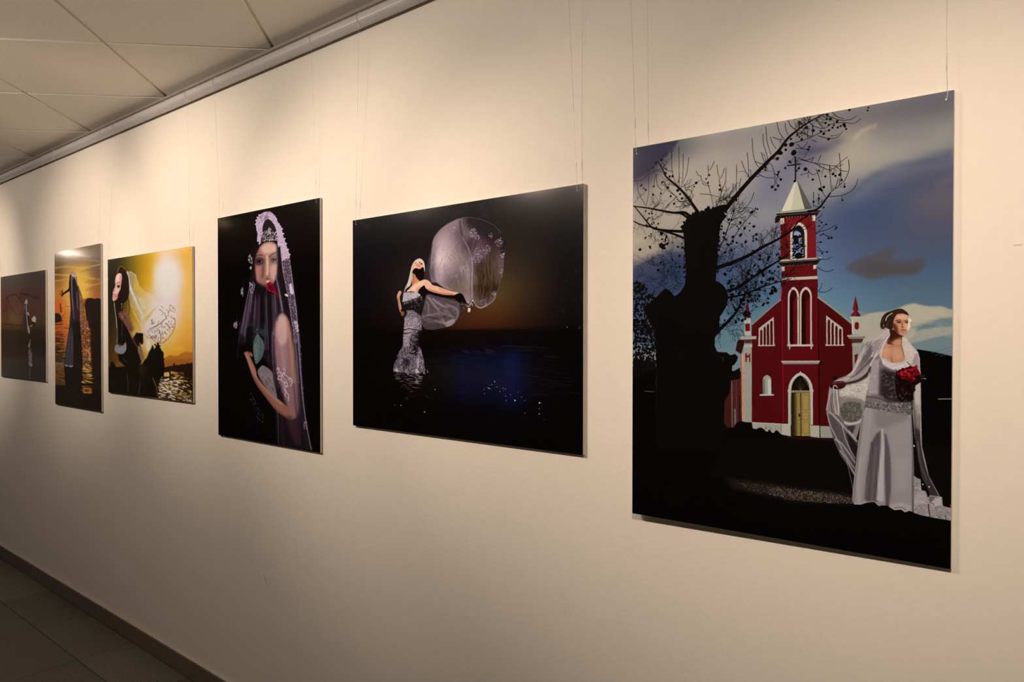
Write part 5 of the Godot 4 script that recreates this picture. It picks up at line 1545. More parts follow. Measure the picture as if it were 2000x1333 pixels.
	L(K(121,123,122), [1013,1553,1014,1733], 2.8, 2.8)
	L(K(121,123,122), [1120,1547,1121,1729], 2.1, 2.1)
	P(K(15,10,11), [1017,1543,1017,1538,1019,1513,1026,1492,1037,1474,1051,1460,1066,1452,1082,1459,1096,1472,1107,1489,1114,1509,1116,1534,1116,1538])
	L(K(121,123,98), [1067,1538,1043,1499], 2.1, 1.4, 0.6)
	L(K(121,123,98), [1067,1538,1055,1486], 2.1, 1.4, 0.6)
	L(K(121,123,98), [1067,1538,1067,1477], 2.1, 1.4, 0.6)
	L(K(121,123,98), [1067,1538,1083,1494], 2.1, 1.4, 0.6)
	L(K(121,123,98), [1067,1538,1098,1502], 2.1, 1.4, 0.6)
	S(K(151,154,122), [1077,1459,1098,1486,1113,1516], 3.5, 3.5, 0.7)
	P(K(133,132,103), [1015,1539,1118,1534,1118,1546,1015,1550])
	P(K(39,34,20), [1016,1551,1118,1547,1121,1792,1017,1799])
	P(K(151,136,78), [1042,1553,1067,1552,1069,1794,1046,1796])
	P(K(159,145,86), [1072,1552,1117,1549,1120,1790,1074,1795])
	P(K(88,77,41), [1033,1552,1045,1552,1049,1795,1036,1796], 0.8, 2)
	L(K(98,86,44), [1049,1565,1062,1564,1063,1648,1049,1649,1049,1565], 2.1, 2.1)
	L(K(181,169,110), [1052,1569,1059,1568], 1.4, 1.4, 0.7)
	L(K(98,86,44), [1049,1666,1063,1665,1063,1707,1050,1708,1049,1666], 2.1, 2.1)
	L(K(181,169,110), [1053,1670,1059,1669], 1.4, 1.4, 0.7)
	L(K(98,86,44), [1051,1722,1064,1721,1065,1780,1051,1781,1051,1722], 2.1, 2.1)
	L(K(181,169,110), [1054,1726,1061,1725], 1.4, 1.4, 0.7)
	L(K(98,86,44), [1078,1563,1112,1561,1112,1644,1079,1647,1078,1563], 2.1, 2.1)
	L(K(181,169,110), [1082,1567,1108,1566], 1.4, 1.4, 0.7)
	L(K(98,86,44), [1079,1660,1112,1658,1112,1700,1079,1702,1079,1660], 2.1, 2.1)
	L(K(181,169,110), [1082,1664,1109,1663], 1.4, 1.4, 0.7)
	L(K(98,86,44), [1080,1716,1114,1713,1114,1776,1081,1779,1080,1716], 2.1, 2.1)
	L(K(181,169,110), [1084,1720,1110,1718], 1.4, 1.4, 0.7)
	C(K(17,12,8), [1066,1677,1065,1683,1063,1687,1060,1687,1058,1684,1057,1678,1058,1672,1060,1669,1063,1668,1065,1672])
	P(K(151,167,166), [855,1572,854,1486,856,1477,859,1470,864,1464,871,1459,879,1456,886,1459,893,1463,898,1468,902,1475,903,1484,904,1569])
	P(K(198,215,214), [883,1477,902,1484,903,1568,886,1569], 0.9, 2)
	P(K(96,110,105), [854,1486,866,1478,868,1570,855,1570], 0.8, 2)
	P(K(187,200,199), [835,1571,920,1566,918,1575,838,1580])
	L(K(49,4,8), [839,1582,918,1578], 2.8, 2.8)
	C(K(3,3,3), [682,1786,697,1752,734,1738,771,1750,796,1777,814,1779,843,1766,868,1779,879,1799,893,1773,914,1793,935,1773,962,1796,983,1806,843,1845,667,1832])
	P(K(45,14,14), [997,1805,1184,1795,1311,1789,1312,1800,983,1818], 0.8, 1)
	P(K(113,24,32), [949,555,1144,562,1149,796,955,789])
	P(K(88,16,24), [960,826,1151,829,1155,898,960,895])
	P(K(84,13,23), [955,910,1156,911,1159,956,956,950])
	P(K(80,12,20), [949,555,988,556,993,789,955,789], 0.5, 2)
	P(K(208,216,204), [1038,339,957,516,1011,516])
	P(K(187,198,185), [1038,339,1011,516,1085,516])
	P(K(84,88,88), [1040,339,1085,516,1122,508])
	P(K(66,66,64), [1085,507,1122,505,1123,518,1086,518], 0.6)
	P(K(157,165,154), [926,518,1173,523,1173,531,926,526])
	P(K(17,12,13), [926,526,1173,531,1165,539,931,534])
	P(K(111,110,103), [931,534,1165,539,1161,542,934,538])
	P(K(32,14,17), [921,552,931,537,1163,542,1147,564,954,556,939,577,921,579])
	P(K(179,187,182), [983,556,990,556,990,551,983,551], 0.7)
	P(K(179,187,182), [999,556,1006,556,1006,552,999,552], 0.7)
	P(K(179,187,182), [1015,557,1021,557,1021,552,1015,552], 0.7)
	P(K(179,187,182), [1030,557,1037,557,1037,553,1030,553], 0.7)
	P(K(179,187,182), [1046,558,1052,558,1052,553,1046,553], 0.7)
	P(K(179,187,182), [1061,558,1068,558,1068,554,1061,554], 0.7)
	P(K(179,187,182), [1077,559,1083,559,1083,555,1076,554], 0.7)
	P(K(179,187,182), [1092,559,1099,560,1098,555,1092,555], 0.7)
	P(K(179,187,182), [1107,560,1114,560,1114,556,1107,556], 0.7)
	P(K(191,200,192), [950,555,972,555,973,589,951,589])
	P(K(198,206,199), [1124,556,1143,556,1143,588,1125,588])
	P(K(198,208,204), [1007,792,1007,651,1009,632,1015,616,1026,603,1038,593,1053,587,1067,594,1080,604,1090,618,1096,634,1099,653,1099,792])
	P(K(19,17,26), [1020,790,1019,656,1021,640,1025,627,1032,616,1042,607,1052,603,1062,608,1071,617,1078,628,1083,641,1085,657,1085,790])
	C(K(139,165,216), [1025,656,1030,638,1042,633,1054,641,1066,655,1057,664,1037,658])
	P(K(129,154,204), [1019,681,1027,676,1026,732,1019,726])
	P(K(135,160,209), [1052,678,1071,675,1071,709,1055,708], 0.9)
	N(11, 60, [1021,711,1081,715,1084,785,1021,784], [K(141,165,214), K(111,134,182)], 3, 10, 0.6, 60, 80)
	N(12, 60, [1020,661,1081,665,1084,787,1021,786], [K(10,6,11)], 4, 13, 0.3, 60, 80)
	C(K(10,6,8), [1072,777,1068,786,1059,792,1047,791,1037,785,1033,775,1037,765,1046,759,1058,760,1068,767])
	P(K(39,32,34), [1078,665,1085,666,1089,788,1081,788])
	P(K(181,189,182), [934,794,1176,793,1176,801,934,802])
	P(K(28,17,20), [934,802,1176,801,1153,831,955,829])
	L(K(121,123,120), [940,808,1167,805], 2.5, 2.5)
	P(K(151,156,154), [960,833,966,832,966,828,960,828], 0.6)
	P(K(151,156,154), [975,832,981,832,981,828,975,828], 0.6)
	P(K(151,156,154), [989,832,995,832,995,827,989,828], 0.6)
	P(K(151,156,154), [1004,832,1010,832,1010,827,1004,827], 0.6)
	P(K(151,156,154), [1019,832,1025,832,1025,827,1019,827], 0.6)
	P(K(151,156,154), [1033,832,1039,831,1039,827,1033,827], 0.6)
	P(K(151,156,154), [1048,831,1054,831,1054,827,1048,827], 0.6)
	P(K(151,156,154), [1062,831,1068,831,1068,826,1062,827], 0.6)
	P(K(151,156,154), [1077,831,1083,831,1083,826,1077,827], 0.6)
	P(K(151,156,154), [1091,831,1097,831,1097,826,1091,826], 0.6)
	P(K(151,156,154), [1106,831,1111,830,1111,826,1106,826], 0.6)
	P(K(151,156,154), [1120,830,1126,830,1126,826,1120,826], 0.6)
	P(K(189,198,192), [960,833,976,833,976,858,960,858])
	P(K(191,200,195), [1133,833,1151,833,1151,850,1141,857,1133,857])
	P(K(177,187,178), [953,897,1156,895,1156,912,955,912])
	L(K(198,206,204), [949,585,955,656], 3, 3, 0.7)
	L(K(19,14,20), [1033,218,1034,348], 7.1, 8.7)
	L(K(19,14,20), [988,259,1063,260], 6.5, 6.5)
	D(K(12,9,11), [1031,352,8.2])
	P(K(6,5,6), [396,482,421,473,439,468,458,482,470,465,488,461,501,471,519,458,549,452,573,446,609,438,644,441,653,454,615,479,627,509,621,525,597,546,589,615,580,695,577,788,569,834,566,897,587,904,611,922,637,957,645,992,635,1049,611,1089,594,1112,588,1170,592,1216,160,1218,126,1151,92,1089,82,1046,125,1016,159,992,192,962,234,926,270,952,296,980,315,972,341,949,360,919,369,896,373,801,365,705,359,616,352,574,333,545,346,537,365,533,371,504])
	N(46, 60, [346,537,396,476,464,459,549,444,644,441,627,514,597,558,585,505,464,494,390,523,365,563], [K(6,5,6)], 5.4, 16.3, 0.6, 30, 90)
	N(47, 40, [358,562,377,564,372,896,360,895], [K(6,5,6)], 4.4, 9.8, 0.6, 30, 90)
	N(48, 40, [582,557,594,558,581,846,569,845], [K(6,5,6)], 4.4, 9.8, 0.6, 30, 90)
	P(K(6,5,6), [158,1143,167,1332,174,1491,167,1589,158,1700,145,1885,108,1975,615,1925,661,1800,620,1757,625,1624,655,1576,666,1495,669,1460,671,1409,683,1403,700,1379,706,1356,689,1337,659,1346,636,1329,603,1329,577,1325,561,1290,563,1238,591,1203,591,1145])
	P(K(60,43,34), [606,1353,621,1358,618,1387,610,1382], 0.6, 2)
	S(K(32,34,34), [174,1491,164,1614,168,1699,149,1811], 8.7, 7.6, 0.8, 2)
	P(K(2,1,2), [4,1498,59,1496,107,1500,167,1516,169,1969,6,1985])
	P(K(3,4,6), [4,1379,45,1384,106,1395,167,1406,171,1455,127,1456,66,1495,4,1510])
	N(21, 620, [3,1123,163,1125,168,1332,172,1442,4,1510], [K(6,6,9), K(12,13,16)], 4.4, 13.1, 0.55, 30, 90)
	N(22, 420, [9,858,91,910,165,986,85,1058,153,1218,10,1219], [K(5,5,8), K(11,12,14)], 4.4, 13.1, 0.55, 30, 90)
	L(K(96,105,120), [88,1591,155,1590], 4.9, 4.9, 0.8, 1)
	S(K(6,5,6), [615,481,685,402,776,310,848,246,892,207,941,165,989,106,1032,74,1079,46,1135,21,1182,6], 28.3, 4.4)
	S(K(6,5,6), [458,478,402,396,358,338,300,278,235,217,216,178,182,119], 19.6, 4.4)
	S(K(6,5,6), [402,489,358,459,288,453,190,427,103,403,1,380], 18.5, 6.5)
	S(K(6,5,6), [390,499,339,464,307,456], 14.1, 9.8)
	S(K(6,5,6), [8,379,70,453,131,526,171,546,249,563,352,577], 5.4, 18.5)
	S(K(6,5,6), [5,478,56,506,137,531,197,553,288,587,359,619], 6.5, 14.1)
	S(K(6,5,6), [568,819,669,791,772,753,851,712,927,679,992,645,1039,616], 25, 6.5)
	S(K(6,5,6), [640,960,716,937,779,894,851,852,928,806,1003,766], 18.5, 5.4)
	S(K(6,5,6), [640,1000,745,983,841,946,950,917,1014,903], 12, 3.8)
	S(K(6,5,6), [582,1199,647,1141,699,1079,739,1000,756,961], 21.8, 6.5)
	S(K(6,5,6), [580,713,615,651,645,573,673,501,685,451], 6.5, 3.3)
	S(K(6,5,6), [586,765,645,694,714,590,777,522,811,486], 4.4, 2.2)
	S(K(6,5,6), [954,661,984,648,1018,626,1052,583,1090,562,1114,539], 12, 5)
	S(K(6,5,6), [704,938,772,897,859,839,940,797,1009,746], 11, 4)
	S(K(6,5,6), [275,59,277,186,306,279], 3, 2.1)
	S(K(6,5,6), [323,42,326,251,329,305], 3, 2.1)
	S(K(6,5,6), [352,94,350,224,338,306], 3, 2.1)
	S(K(6,5,6), [390,120,376,216,351,272], 3, 2.1)
	S(K(6,5,6), [694,212,693,300,692,391], 3, 2.1)
	S(K(6,5,6), [719,295,712,337,708,379], 3, 2.1)
	S(K(6,5,6), [757,150,764,219,767,295], 3, 2.1)
	S(K(6,5,6), [724,194,742,244,770,298], 3, 2.1)
	S(K(6,5,6), [786,70,792,155,806,213,829,249], 3, 2.1)
	S(K(6,5,6), [849,54,853,113,870,171,879,211], 3, 2.1)
	S(K(6,5,6), [866,15,873,99,892,169,898,181], 3, 2.1)
	S(K(6,5,6), [930,1,941,55,968,103], 3, 2.1)
	S(K(6,5,6), [975,14,981,55,994,85], 3, 2.1)
	S(K(6,5,6), [991,0,1005,32,1031,63], 3, 2.1)
	S(K(6,5,6), [840,161,854,208,859,231], 3, 2.1)
	S(K(6,5,6), [892,80,903,115,925,151], 3, 2.1)
	S(K(6,5,6), [906,82,936,100,973,109], 3, 2.1)
	S(K(6,5,6), [32,232,42,298,93,387], 3, 2.1)
	S(K(6,5,6), [113,196,113,306,97,384], 3, 2.1)
	S(K(6,5,6), [203,361,170,397,130,436], 3, 2.1)
	S(K(6,5,6), [476,292,500,307,530,316], 3, 2.1)
	S(K(6,5,6), [515,189,518,233,512,262], 3, 2.1)
	S(K(6,5,6), [554,171,536,206,518,222], 3, 2.1)
	S(K(6,5,6), [572,194,578,241,590,277], 3, 2.1)
	S(K(6,5,6), [628,218,626,292,602,359], 3, 2.1)
	S(K(6,5,6), [617,222,608,256,590,282], 3, 2.1)
	S(K(6,5,6), [676,321,661,371,620,401], 3, 2.1)
	S(K(6,5,6), [512,291,537,381,552,452], 3, 2.1)
	S(K(6,5,6), [584,282,599,358,585,415,561,458], 3, 2.1)
	S(K(6,5,6), [464,355,525,368,585,391], 3, 2.1)
	S(K(6,5,6), [438,212,451,237,469,245], 3, 2.1)
	S(K(6,5,6), [469,245,475,275,512,302], 3, 2.1)
	S(K(6,5,6), [1,219,69,215,116,184,169,172,222,191], 3, 2.1)
	S(K(6,5,6), [182,119,235,174,287,193], 3, 2.1)
	S(K(6,5,6), [222,245,249,308,313,357], 3, 2.1)
	S(K(6,5,6), [307,357,236,416,203,469], 3, 2.1)
	S(K(6,5,6), [307,357,262,310,222,257], 3, 2.1)
	S(K(6,5,6), [307,369,339,390,389,386], 3, 2.1)
	S(K(6,5,6), [364,309,414,297,463,273], 3, 2.1)
	S(K(6,5,6), [364,321,401,325,420,371], 3, 2.1)
	S(K(6,5,6), [338,300,389,282,407,264], 3, 2.1)
	S(K(6,5,6), [169,190,176,264,209,304], 3, 2.1)
	S(K(6,5,6), [163,196,150,261], 3, 2.1)
	S(K(6,5,6), [261,232,255,297], 3, 2.1)
	S(K(6,5,6), [804,207,848,229,893,232], 3, 2.1)
	S(K(6,5,6), [821,282,865,309,915,318], 3, 2.1)
	S(K(6,5,6), [898,236,915,288,920,349,904,369], 3, 2.1)
	S(K(6,5,6), [915,293,937,312,953,331], 3, 2.1)
	S(K(6,5,6), [947,281,926,344,942,362], 3, 2.1)
	S(K(6,5,6), [799,388,777,439,725,491,685,512], 3, 2.1)
	S(K(6,5,6), [708,381,702,438,668,510], 3, 2.1)
	S(K(6,5,6), [679,413,676,469,673,511], 3, 2.1)
	S(K(6,5,6), [585,397,638,400,685,402], 3, 2.1)
	S(K(6,5,6), [1103,31,1139,64,1185,82,1230,65,1289,69,1338,82,1374,62], 3, 2.1)
	S(K(6,5,6), [1182,2,1229,31,1279,55,1328,57,1352,43], 3, 2.1)
	S(K(6,5,6), [1229,2,1254,30,1289,48], 3, 2.1)
	S(K(6,5,6), [1004,141,1056,132,1098,125,1175,101,1220,98], 3, 2.1)
	S(K(6,5,6), [1154,117,1210,141,1255,143,1282,115], 3, 2.1)
	S(K(6,5,6), [1220,130,1250,131,1265,126], 3, 2.1)
	S(K(6,5,6), [1025,212,1067,233,1119,259,1175,277,1246,297,1275,279,1307,257], 3, 2.1)
	S(K(6,5,6), [1057,235,1135,266,1206,313,1246,307,1285,294], 3, 2.1)
	S(K(6,5,6), [1246,297,1276,327,1310,336], 3, 2.1)
	S(K(6,5,6), [1312,274,1316,326,1300,371,1281,395,1222,441,1161,520], 3, 2.1)
	S(K(6,5,6), [1212,462,1281,463,1330,443,1349,419,1361,384], 3, 2.1)
	S(K(6,5,6), [1265,231,1273,310,1273,347], 3, 2.1)
	S(K(6,5,6), [1216,298,1221,373,1227,434], 3, 2.1)
	S(K(6,5,6), [1145,300,1166,366,1176,421,1197,465], 3, 2.1)
	S(K(6,5,6), [1261,372,1246,418,1232,432], 3, 2.1)
	S(K(6,5,6), [1045,17,1053,40,1056,56], 3, 2.1)
	S(K(6,5,6), [1077,0,1087,18,1103,31], 3, 2.1)
	S(K(6,5,6), [1003,32,1019,50,1035,58], 3, 2.1)
	S(K(6,5,6), [1144,22,1164,57,1185,82], 3, 2.1)
	S(K(6,5,6), [1098,79,1100,122], 3, 2.1)
	S(K(6,5,6), [1128,52,1126,115], 3, 2.1)
	S(K(6,5,6), [1035,102,1067,85,1097,36], 3, 2.1)
	S(K(6,5,6), [1043,146,1072,172,1098,143], 3, 2.1)
	S(K(6,5,6), [1035,167,1083,179,1109,188], 3, 2.1)
	S(K(6,5,6), [1124,136,1149,151], 3, 2.1)
	S(K(6,5,6), [1170,228,1155,264], 3, 2.1)
	S(K(6,5,6), [1132,234,1119,259], 3, 2.1)
	S(K(6,5,6), [1062,322,1104,313], 3, 2.1)
	S(K(6,5,6), [1104,295,1104,343], 3, 2.1)
	S(K(6,5,6), [1104,305,1125,329,1145,327], 3, 2.1)
	S(K(6,5,6), [1133,427,1131,507], 3, 2.1)
	S(K(6,5,6), [1159,440,1161,472,1156,499], 3, 2.1)
	S(K(6,5,6), [1176,474,1177,517], 3, 2.1)
	S(K(6,5,6), [1276,337,1276,384], 3, 2.1)
	S(K(6,5,6), [1281,469,1281,487], 3, 2.1)
	S(K(6,5,6), [1291,396,1295,415], 3, 2.1)
	S(K(6,5,6), [1222,441,1192,481,1156,523,1100,531], 7.6, 10.9)
	T(1, K(6,5,6), [458,478,402,396,358,338,300,278,235,217,216,178,182,119], 16, 92.4, 2.1, 2, 0.1)
	T(2, K(6,5,6), [549,457,585,403,644,403], 10, 97.9, 2.1, 2, 0.15)
	T(3, K(6,5,6), [615,481,685,402,776,310,848,246,892,207,941,165,989,106], 14, 70.7, 2.1, 1, 0.12)
	T(4, K(6,5,6), [989,106,1032,74,1079,46,1135,21,1182,6], 26, 70.7, 2.1, 2, 0.0)
	T(14, K(6,5,6), [8,363,170,422,301,452], 9, 108.8, 1.6, 2, 0.2)
	T(5, K(6,5,6), [1025,212,1119,259,1175,277,1246,297], 12, 59.8, 1.6, 1, 0.0)
	T(6, K(6,5,6), [1161,510,1222,441,1281,395], 6, 59.8, 1.6, 1, 0.1)
	T(7, K(6,5,6), [568,819,669,791,772,753,851,712,927,679,992,645,1039,616], 30, 103.3, 2.1, 2, 0.05)
	T(8, K(6,5,6), [640,960,716,937,779,894,851,852,928,806,1003,766], 34, 119.6, 2.1, 2, 0.06)
	T(9, K(6,5,6), [640,1000,745,983,841,946,950,917,1014,903], 30, 103.3, 2.1, 2, 0.0)
	T(10, K(6,5,6), [582,1199,647,1141,699,1079,739,1000,756,961], 22, 103.3, 2.1, 2, 0.0)
	T(11, K(6,5,6), [5,478,56,506,137,531,197,553,288,587,359,619], 14, 108.8, 1.6, 2, 0.0)
	T(12, K(6,5,6), [580,713,615,651,645,573,673,501,685,451], 18, 130.5, 2.1, 2, 0.05)
	T(13, K(6,5,6), [366,801,289,749,224,769,171,791], 12, 135.9, 1.6, 2, 0.0)
	T(15, K(6,5,6), [366,884,302,905,237,879,172,852], 16, 125.1, 1.6, 2, 0.1)
	T(16, K(6,5,6), [16,846,78,916,145,973], 14, 87, 2.1, 2, 0.1)
	T(17, K(6,5,6), [588,1158,629,1187,706,1216], 12, 87, 1.6, 2, 0.0)
	T(18, K(6,5,6), [580,730,657,849,784,855,895,782], 20, 141.4, 1.6, 2, 0.0)
	N(41, 46, [591,511,782,461,828,532,812,732,610,743], [K(5,5,6)], 4.9, 10.9, 0.7, 40, 90)
	N(42, 120, [610,824,949,697,1003,810,972,973,869,1053,647,1107,640,963], [K(5,5,6)], 4.9, 13.1, 0.7, 40, 90)
	N(43, 40, [191,585,352,597,366,848,172,828], [K(5,5,6)], 4.4, 10.9, 0.7, 40, 90)
	N(44, 26, [90,412,170,438,210,587,77,595], [K(5,5,6)], 4.4, 8.7, 0.7, 40, 90)
	N(45, 90, [646,963,950,944,852,1059,757,1136,594,1193], [K(5,5,6)], 4.9, 13.1, 0.7, 40, 90)
	P(K(5,5,6), [187,643,204,635,217,645,237,649,227,664,237,673,214,681,204,671,191,661])
	P(K(5,5,6), [40,667,53,656,64,669,49,680])
	P(K(5,5,6), [114,650,131,648,131,673,121,666])
	P(K(5,5,6), [80,590,94,597,91,609])
	P(K(5,5,6), [191,561,220,569,210,593,194,586])
	D(K(6,5,6), [1316,6,6.5,1406,26,4.9,1410,12,4.4,1300,106,5.4,1293,418,6,1283,489,4.9,1194,348,6,1128,357,6.5,1166,414,8.7,1186,406,7.6,1176,423,6.5,1234,340,7.6,1246,352,6.5,1268,349,7.6,1278,379,6.5,1108,172,6,1102,185,6,1210,145,7.6,1185,111,7.6,1129,84,8.7,1092,62,8.7,1212,97,6.5,1067,123,7.6,1043,92,6.5,1054,107,5.4,1169,95,6.5,1199,34,6,1219,37,7.6,1202,10,7.6,1254,56,7.6,1230,86,6,1237,74,4.9,1257,90,6,1272,85,5.4,1289,80,8.7,1294,91,6.5,1088,293,10.9,1025,187,13.1,1014,142,12,1160,312,6.5,1133,480,6.5,1161,467,6.5,1187,520,4.4,1194,54,6.5,1210,67,5.4,1052,283,7.6,1041,295,5.4,1009,245,4.4])
	D(K(6,5,6), [146,145,7.6,163,123,8.7,203,107,7.6,169,117,6.5,281,222,8.2,261,221,7.6,150,270,6.5,93,285,7.1,79,273,5.4,62,251,7.1,54,256,4.4,200,321,6.5,145,322,7.1,209,251,7.6,248,290,8.7,268,347,7.6,316,316,9.8,332,341,7.6,345,370,8.2,291,397,7.6,439,285,8.7,426,306,5.4,524,249,6.5,515,294,6.5,503,269,5.4,590,320,6,590,346,7.6,904,369,8.7,923,387,7.6,937,367,7.1,953,333,7.6,939,288,6,934,301,5.4,865,251,6,865,266,4.9,933,210,9.8,941,175,15.2,952,182,10.9,1001,238,7.6,977,271,6.5,1011,142,13.1,979,140,9.8,1024,192,15.2,1008,111,6.5,979,167,7.6,229,198,10.9,235,168,5.4,691,419,8.7,819,488,5.4,808,482,4.4,117,441,6.5,137,443,6.5])
	S(K(10,12,20), [1147,656,1177,648,1213,640,1250,622], 3.3, 2.2)
	S(K(10,12,20), [1147,581,1167,567,1182,552], 3.3, 2.2)
	S(K(10,12,20), [1147,662,1172,637,1197,610], 3.3, 2.2)
	S(K(10,12,20), [1183,664,1203,676,1223,683], 3.3, 2.2)
	S(K(10,12,20), [1152,753,1178,763,1206,762], 3.3, 2.2)
	S(K(10,12,20), [1153,796,1198,806,1228,797], 3.3, 2.2)
	S(K(10,12,20), [1150,844,1184,867,1214,873,1239,864], 3.3, 2.2)
	S(K(10,12,20), [1159,981,1189,987,1214,980,1234,964], 3.3, 2.2)
	S(K(10,12,20), [1159,978,1174,962,1179,936], 3.3, 2.2)
	S(K(10,12,20), [1155,732,1168,749,1181,765], 3.3, 2.2)
	S(K(10,12,20), [1152,710,1168,706], 3.3, 2.2)
	S(K(10,12,20), [1136,500,1156,513,1177,499], 3.3, 2.2)
	D(K(7,8,13), [1253,635,5.4,1248,644,4.4,1228,690,6,1213,690,6,1201,613,4.9,1176,600,5.4,1163,619,4.9,1172,709,5.4,1206,766,4.9,1180,772,4.9,1187,519,4.9,1164,588,4.4,1183,664,4.4,1172,669,4.4])
	P(K(55,51,49), [636,2095,816,2090,1013,2095,1200,2091,1343,2097,1343,2135,1200,2155,1013,2168,816,2154,664,2140], 0.55, 5)
	N(51, 900, [692,2105,816,2094,1013,2095,1200,2094,1340,2101,1340,2137,1201,2158,1013,2171,816,2154], [K(96,90,88), K(129,123,122), K(60,52,51), K(151,143,139), K(35,29,28), K(84,66,59)], 1.6, 3.6, 0.6, 0, 40, 0.55)
	N(52, 1500, [883,2109,1013,2102,1200,2101,1340,2104,1340,2136,1200,2155,1013,2163,883,2149], [K(96,90,88), K(129,123,122), K(60,52,51), K(151,143,139), K(35,29,28), K(84,66,59)], 1.6, 3.6, 0.6, 0, 40, 0.85)
	N(53, 700, [816,2209,1343,2173,1634,2173,1806,2176,1797,2390,609,2433], [K(15,13,13), K(22,20,19)], 2, 5.2, 0.5, 5, 30, 0.5)
	P(K(133,131,141), [1511,1191,1486,1204,1425,1245,1404,1267,1383,1314,1359,1362,1335,1420,1311,1442,1267,1462,1232,1487,1220,1509,1213,1579,1203,1638,1211,1669,1218,1701,1231,1753,1239,1779,1269,1850,1299,1900,1338,1938,1343,1885,1361,1779,1376,1720,1404,1588,1408,1542,1422,1484,1431,1391,1449,1349,1477,1328,1500,1292,1515,1235])
	hold()
	P(K(177,176,185), [1511,1191,1486,1204,1425,1245,1406,1262,1430,1257,1505,1241,1515,1225])
	P(K(151,149,160), [1430,1262,1505,1243,1500,1292,1477,1328,1449,1339,1435,1313], 1, 2)
	N(61, 150, [1430,1262,1505,1246,1487,1317,1440,1339], [K(187,189,199), K(129,126,137)], 2.7, 7.6, 0.5, -40, 60, 0.5, 1)
	P(K(96,95,104), [1407,1288,1430,1267,1435,1319,1412,1360,1374,1403,1383,1351], 0.9, 3)
	S(K(191,191,202), [1397,1278,1373,1341,1340,1425,1311,1444], 18.5, 10.9, 0.85, 2)
	S(K(198,198,209), [1440,1318,1421,1360,1383,1413,1335,1451,1296,1463], 8.7, 6.5, 0.8, 1)
	S(K(70,65,71), [1435,1344,1407,1381,1364,1429,1326,1457], 12, 7.6, 0.8, 2)
	S(K(161,160,172), [1431,1380,1393,1428,1336,1462,1267,1478,1232,1492], 18.5, 9.8, 0.9, 2)
	S(K(39,35,40), [1433,1388,1412,1433,1365,1471,1302,1489], 16.3, 12, 0.9, 2)
	S(K(217,220,232), [1498,1292,1459,1323,1435,1365,1426,1391], 7.6, 5.4, 0.9, 1)
	P(K(191,196,197), [1302,1500,1365,1481,1412,1453,1429,1401,1422,1484,1408,1542,1404,1583,1384,1569,1326,1556,1277,1559,1267,1533], 0.95, 3)
	N(62, 170, [1297,1505,1412,1464,1408,1547,1317,1562,1272,1559], [K(222,229,227), K(151,149,151), K(202,209,206)], 2.7, 8.7, 0.5, -30, 60, 0.6, 1)
	C(K(84,88,85), [1278,1628,1297,1595,1336,1585,1375,1595,1387,1631,1380,1673,1342,1694,1303,1689,1283,1659], 0.95, 3)
	N(63, 170, [1277,1596,1387,1589,1385,1688,1288,1695], [K(121,126,123), K(60,60,59), K(151,158,153)], 2.2, 7.6, 0.5, -20, 70, 0.55, 1)
	S(K(202,207,211), [1298,1700,1327,1706,1366,1695,1383,1678], 14.1, 10.9, 0.8, 2)
	P(K(39,37,42), [1308,1720,1356,1711,1337,1767,1327,1771], 0.8, 3)
	P(K(121,117,127), [1220,1509,1267,1517,1277,1596,1288,1674,1298,1753,1337,1802,1338,1938,1299,1900,1239,1779,1203,1638], 0.9, 2)
	S(K(177,178,190), [1227,1519,1218,1578,1210,1643,1228,1732], 8.7, 6.5, 0.7, 2)
	S(K(202,207,218), [1245,1518,1243,1577,1253,1640,1263,1703,1278,1772], 5.4, 4.4, 0.8, 1)
	S(K(216,223,232), [1257,1507,1262,1565,1268,1628,1268,1702,1288,1771,1308,1825], 7.6, 5.4, 0.8, 1)
	S(K(191,196,206), [1210,1645,1243,1672,1278,1712,1318,1746,1362,1800], 12, 14.1, 0.85, 1)
	S(K(60,58,64), [1237,1545,1233,1609,1248,1704], 8.7, 7.6, 0.6, 2)
	S(K(70,67,73), [1278,1622,1288,1690,1318,1741], 6.5, 6.5, 0.7, 2)
	S(K(60,56,64), [1288,1727,1298,1768,1328,1813], 9.8, 5.4, 0.6, 2)
	N(75, 260, [1504,1195,1425,1249,1392,1299,1335,1425,1237,1492,1297,1490,1403,1433,1473,1328], [K(212,216,225), K(121,117,127), K(191,193,204)], 3.3, 14.1, 0.12, -55, 22, 0.45, 1)
	S(K(224,230,239), [1500,1205,1458,1241,1426,1277,1397,1330], 2.7, 2.2, 0.6, 1)
	S(K(224,230,239), [1509,1210,1486,1246,1473,1292,1449,1328], 2.7, 2.2, 0.6, 1)
	S(K(224,230,239), [1425,1257,1393,1319,1364,1382,1335,1430], 2.7, 2.2, 0.6, 1)
	S(K(224,230,239), [1411,1288,1383,1351,1350,1409], 2.7, 2.2, 0.6, 1)
	S(K(224,230,239), [1321,1447,1287,1464,1242,1481], 2.7, 2.2, 0.6, 1)
	S(K(224,230,239), [1355,1430,1316,1460,1267,1474], 2.7, 2.2, 0.6, 1)
	S(K(224,230,239), [1297,1505,1336,1514,1374,1502,1412,1474], 2.7, 2.2, 0.6, 1)
	S(K(224,230,239), [1287,1543,1316,1536,1365,1539], 2.7, 2.2, 0.6, 1)
	S(K(224,230,239), [1297,1574,1317,1562,1346,1566], 2.7, 2.2, 0.6, 1)
	S(K(208,214,225), [1217,1530,1212,1600,1207,1643,1217,1695,1234,1758], 2.2, 2.2, 0.6, 1)
	S(K(208,214,225), [1227,1525,1223,1589,1228,1652,1243,1725], 2.2, 2.2, 0.6, 1)
	S(K(208,214,225), [1237,1519,1233,1577,1243,1651,1258,1724,1279,1797], 2.2, 2.2, 0.6, 1)
	S(K(208,214,225), [1252,1523,1253,1587,1259,1650], 2.2, 2.2, 0.6, 1)
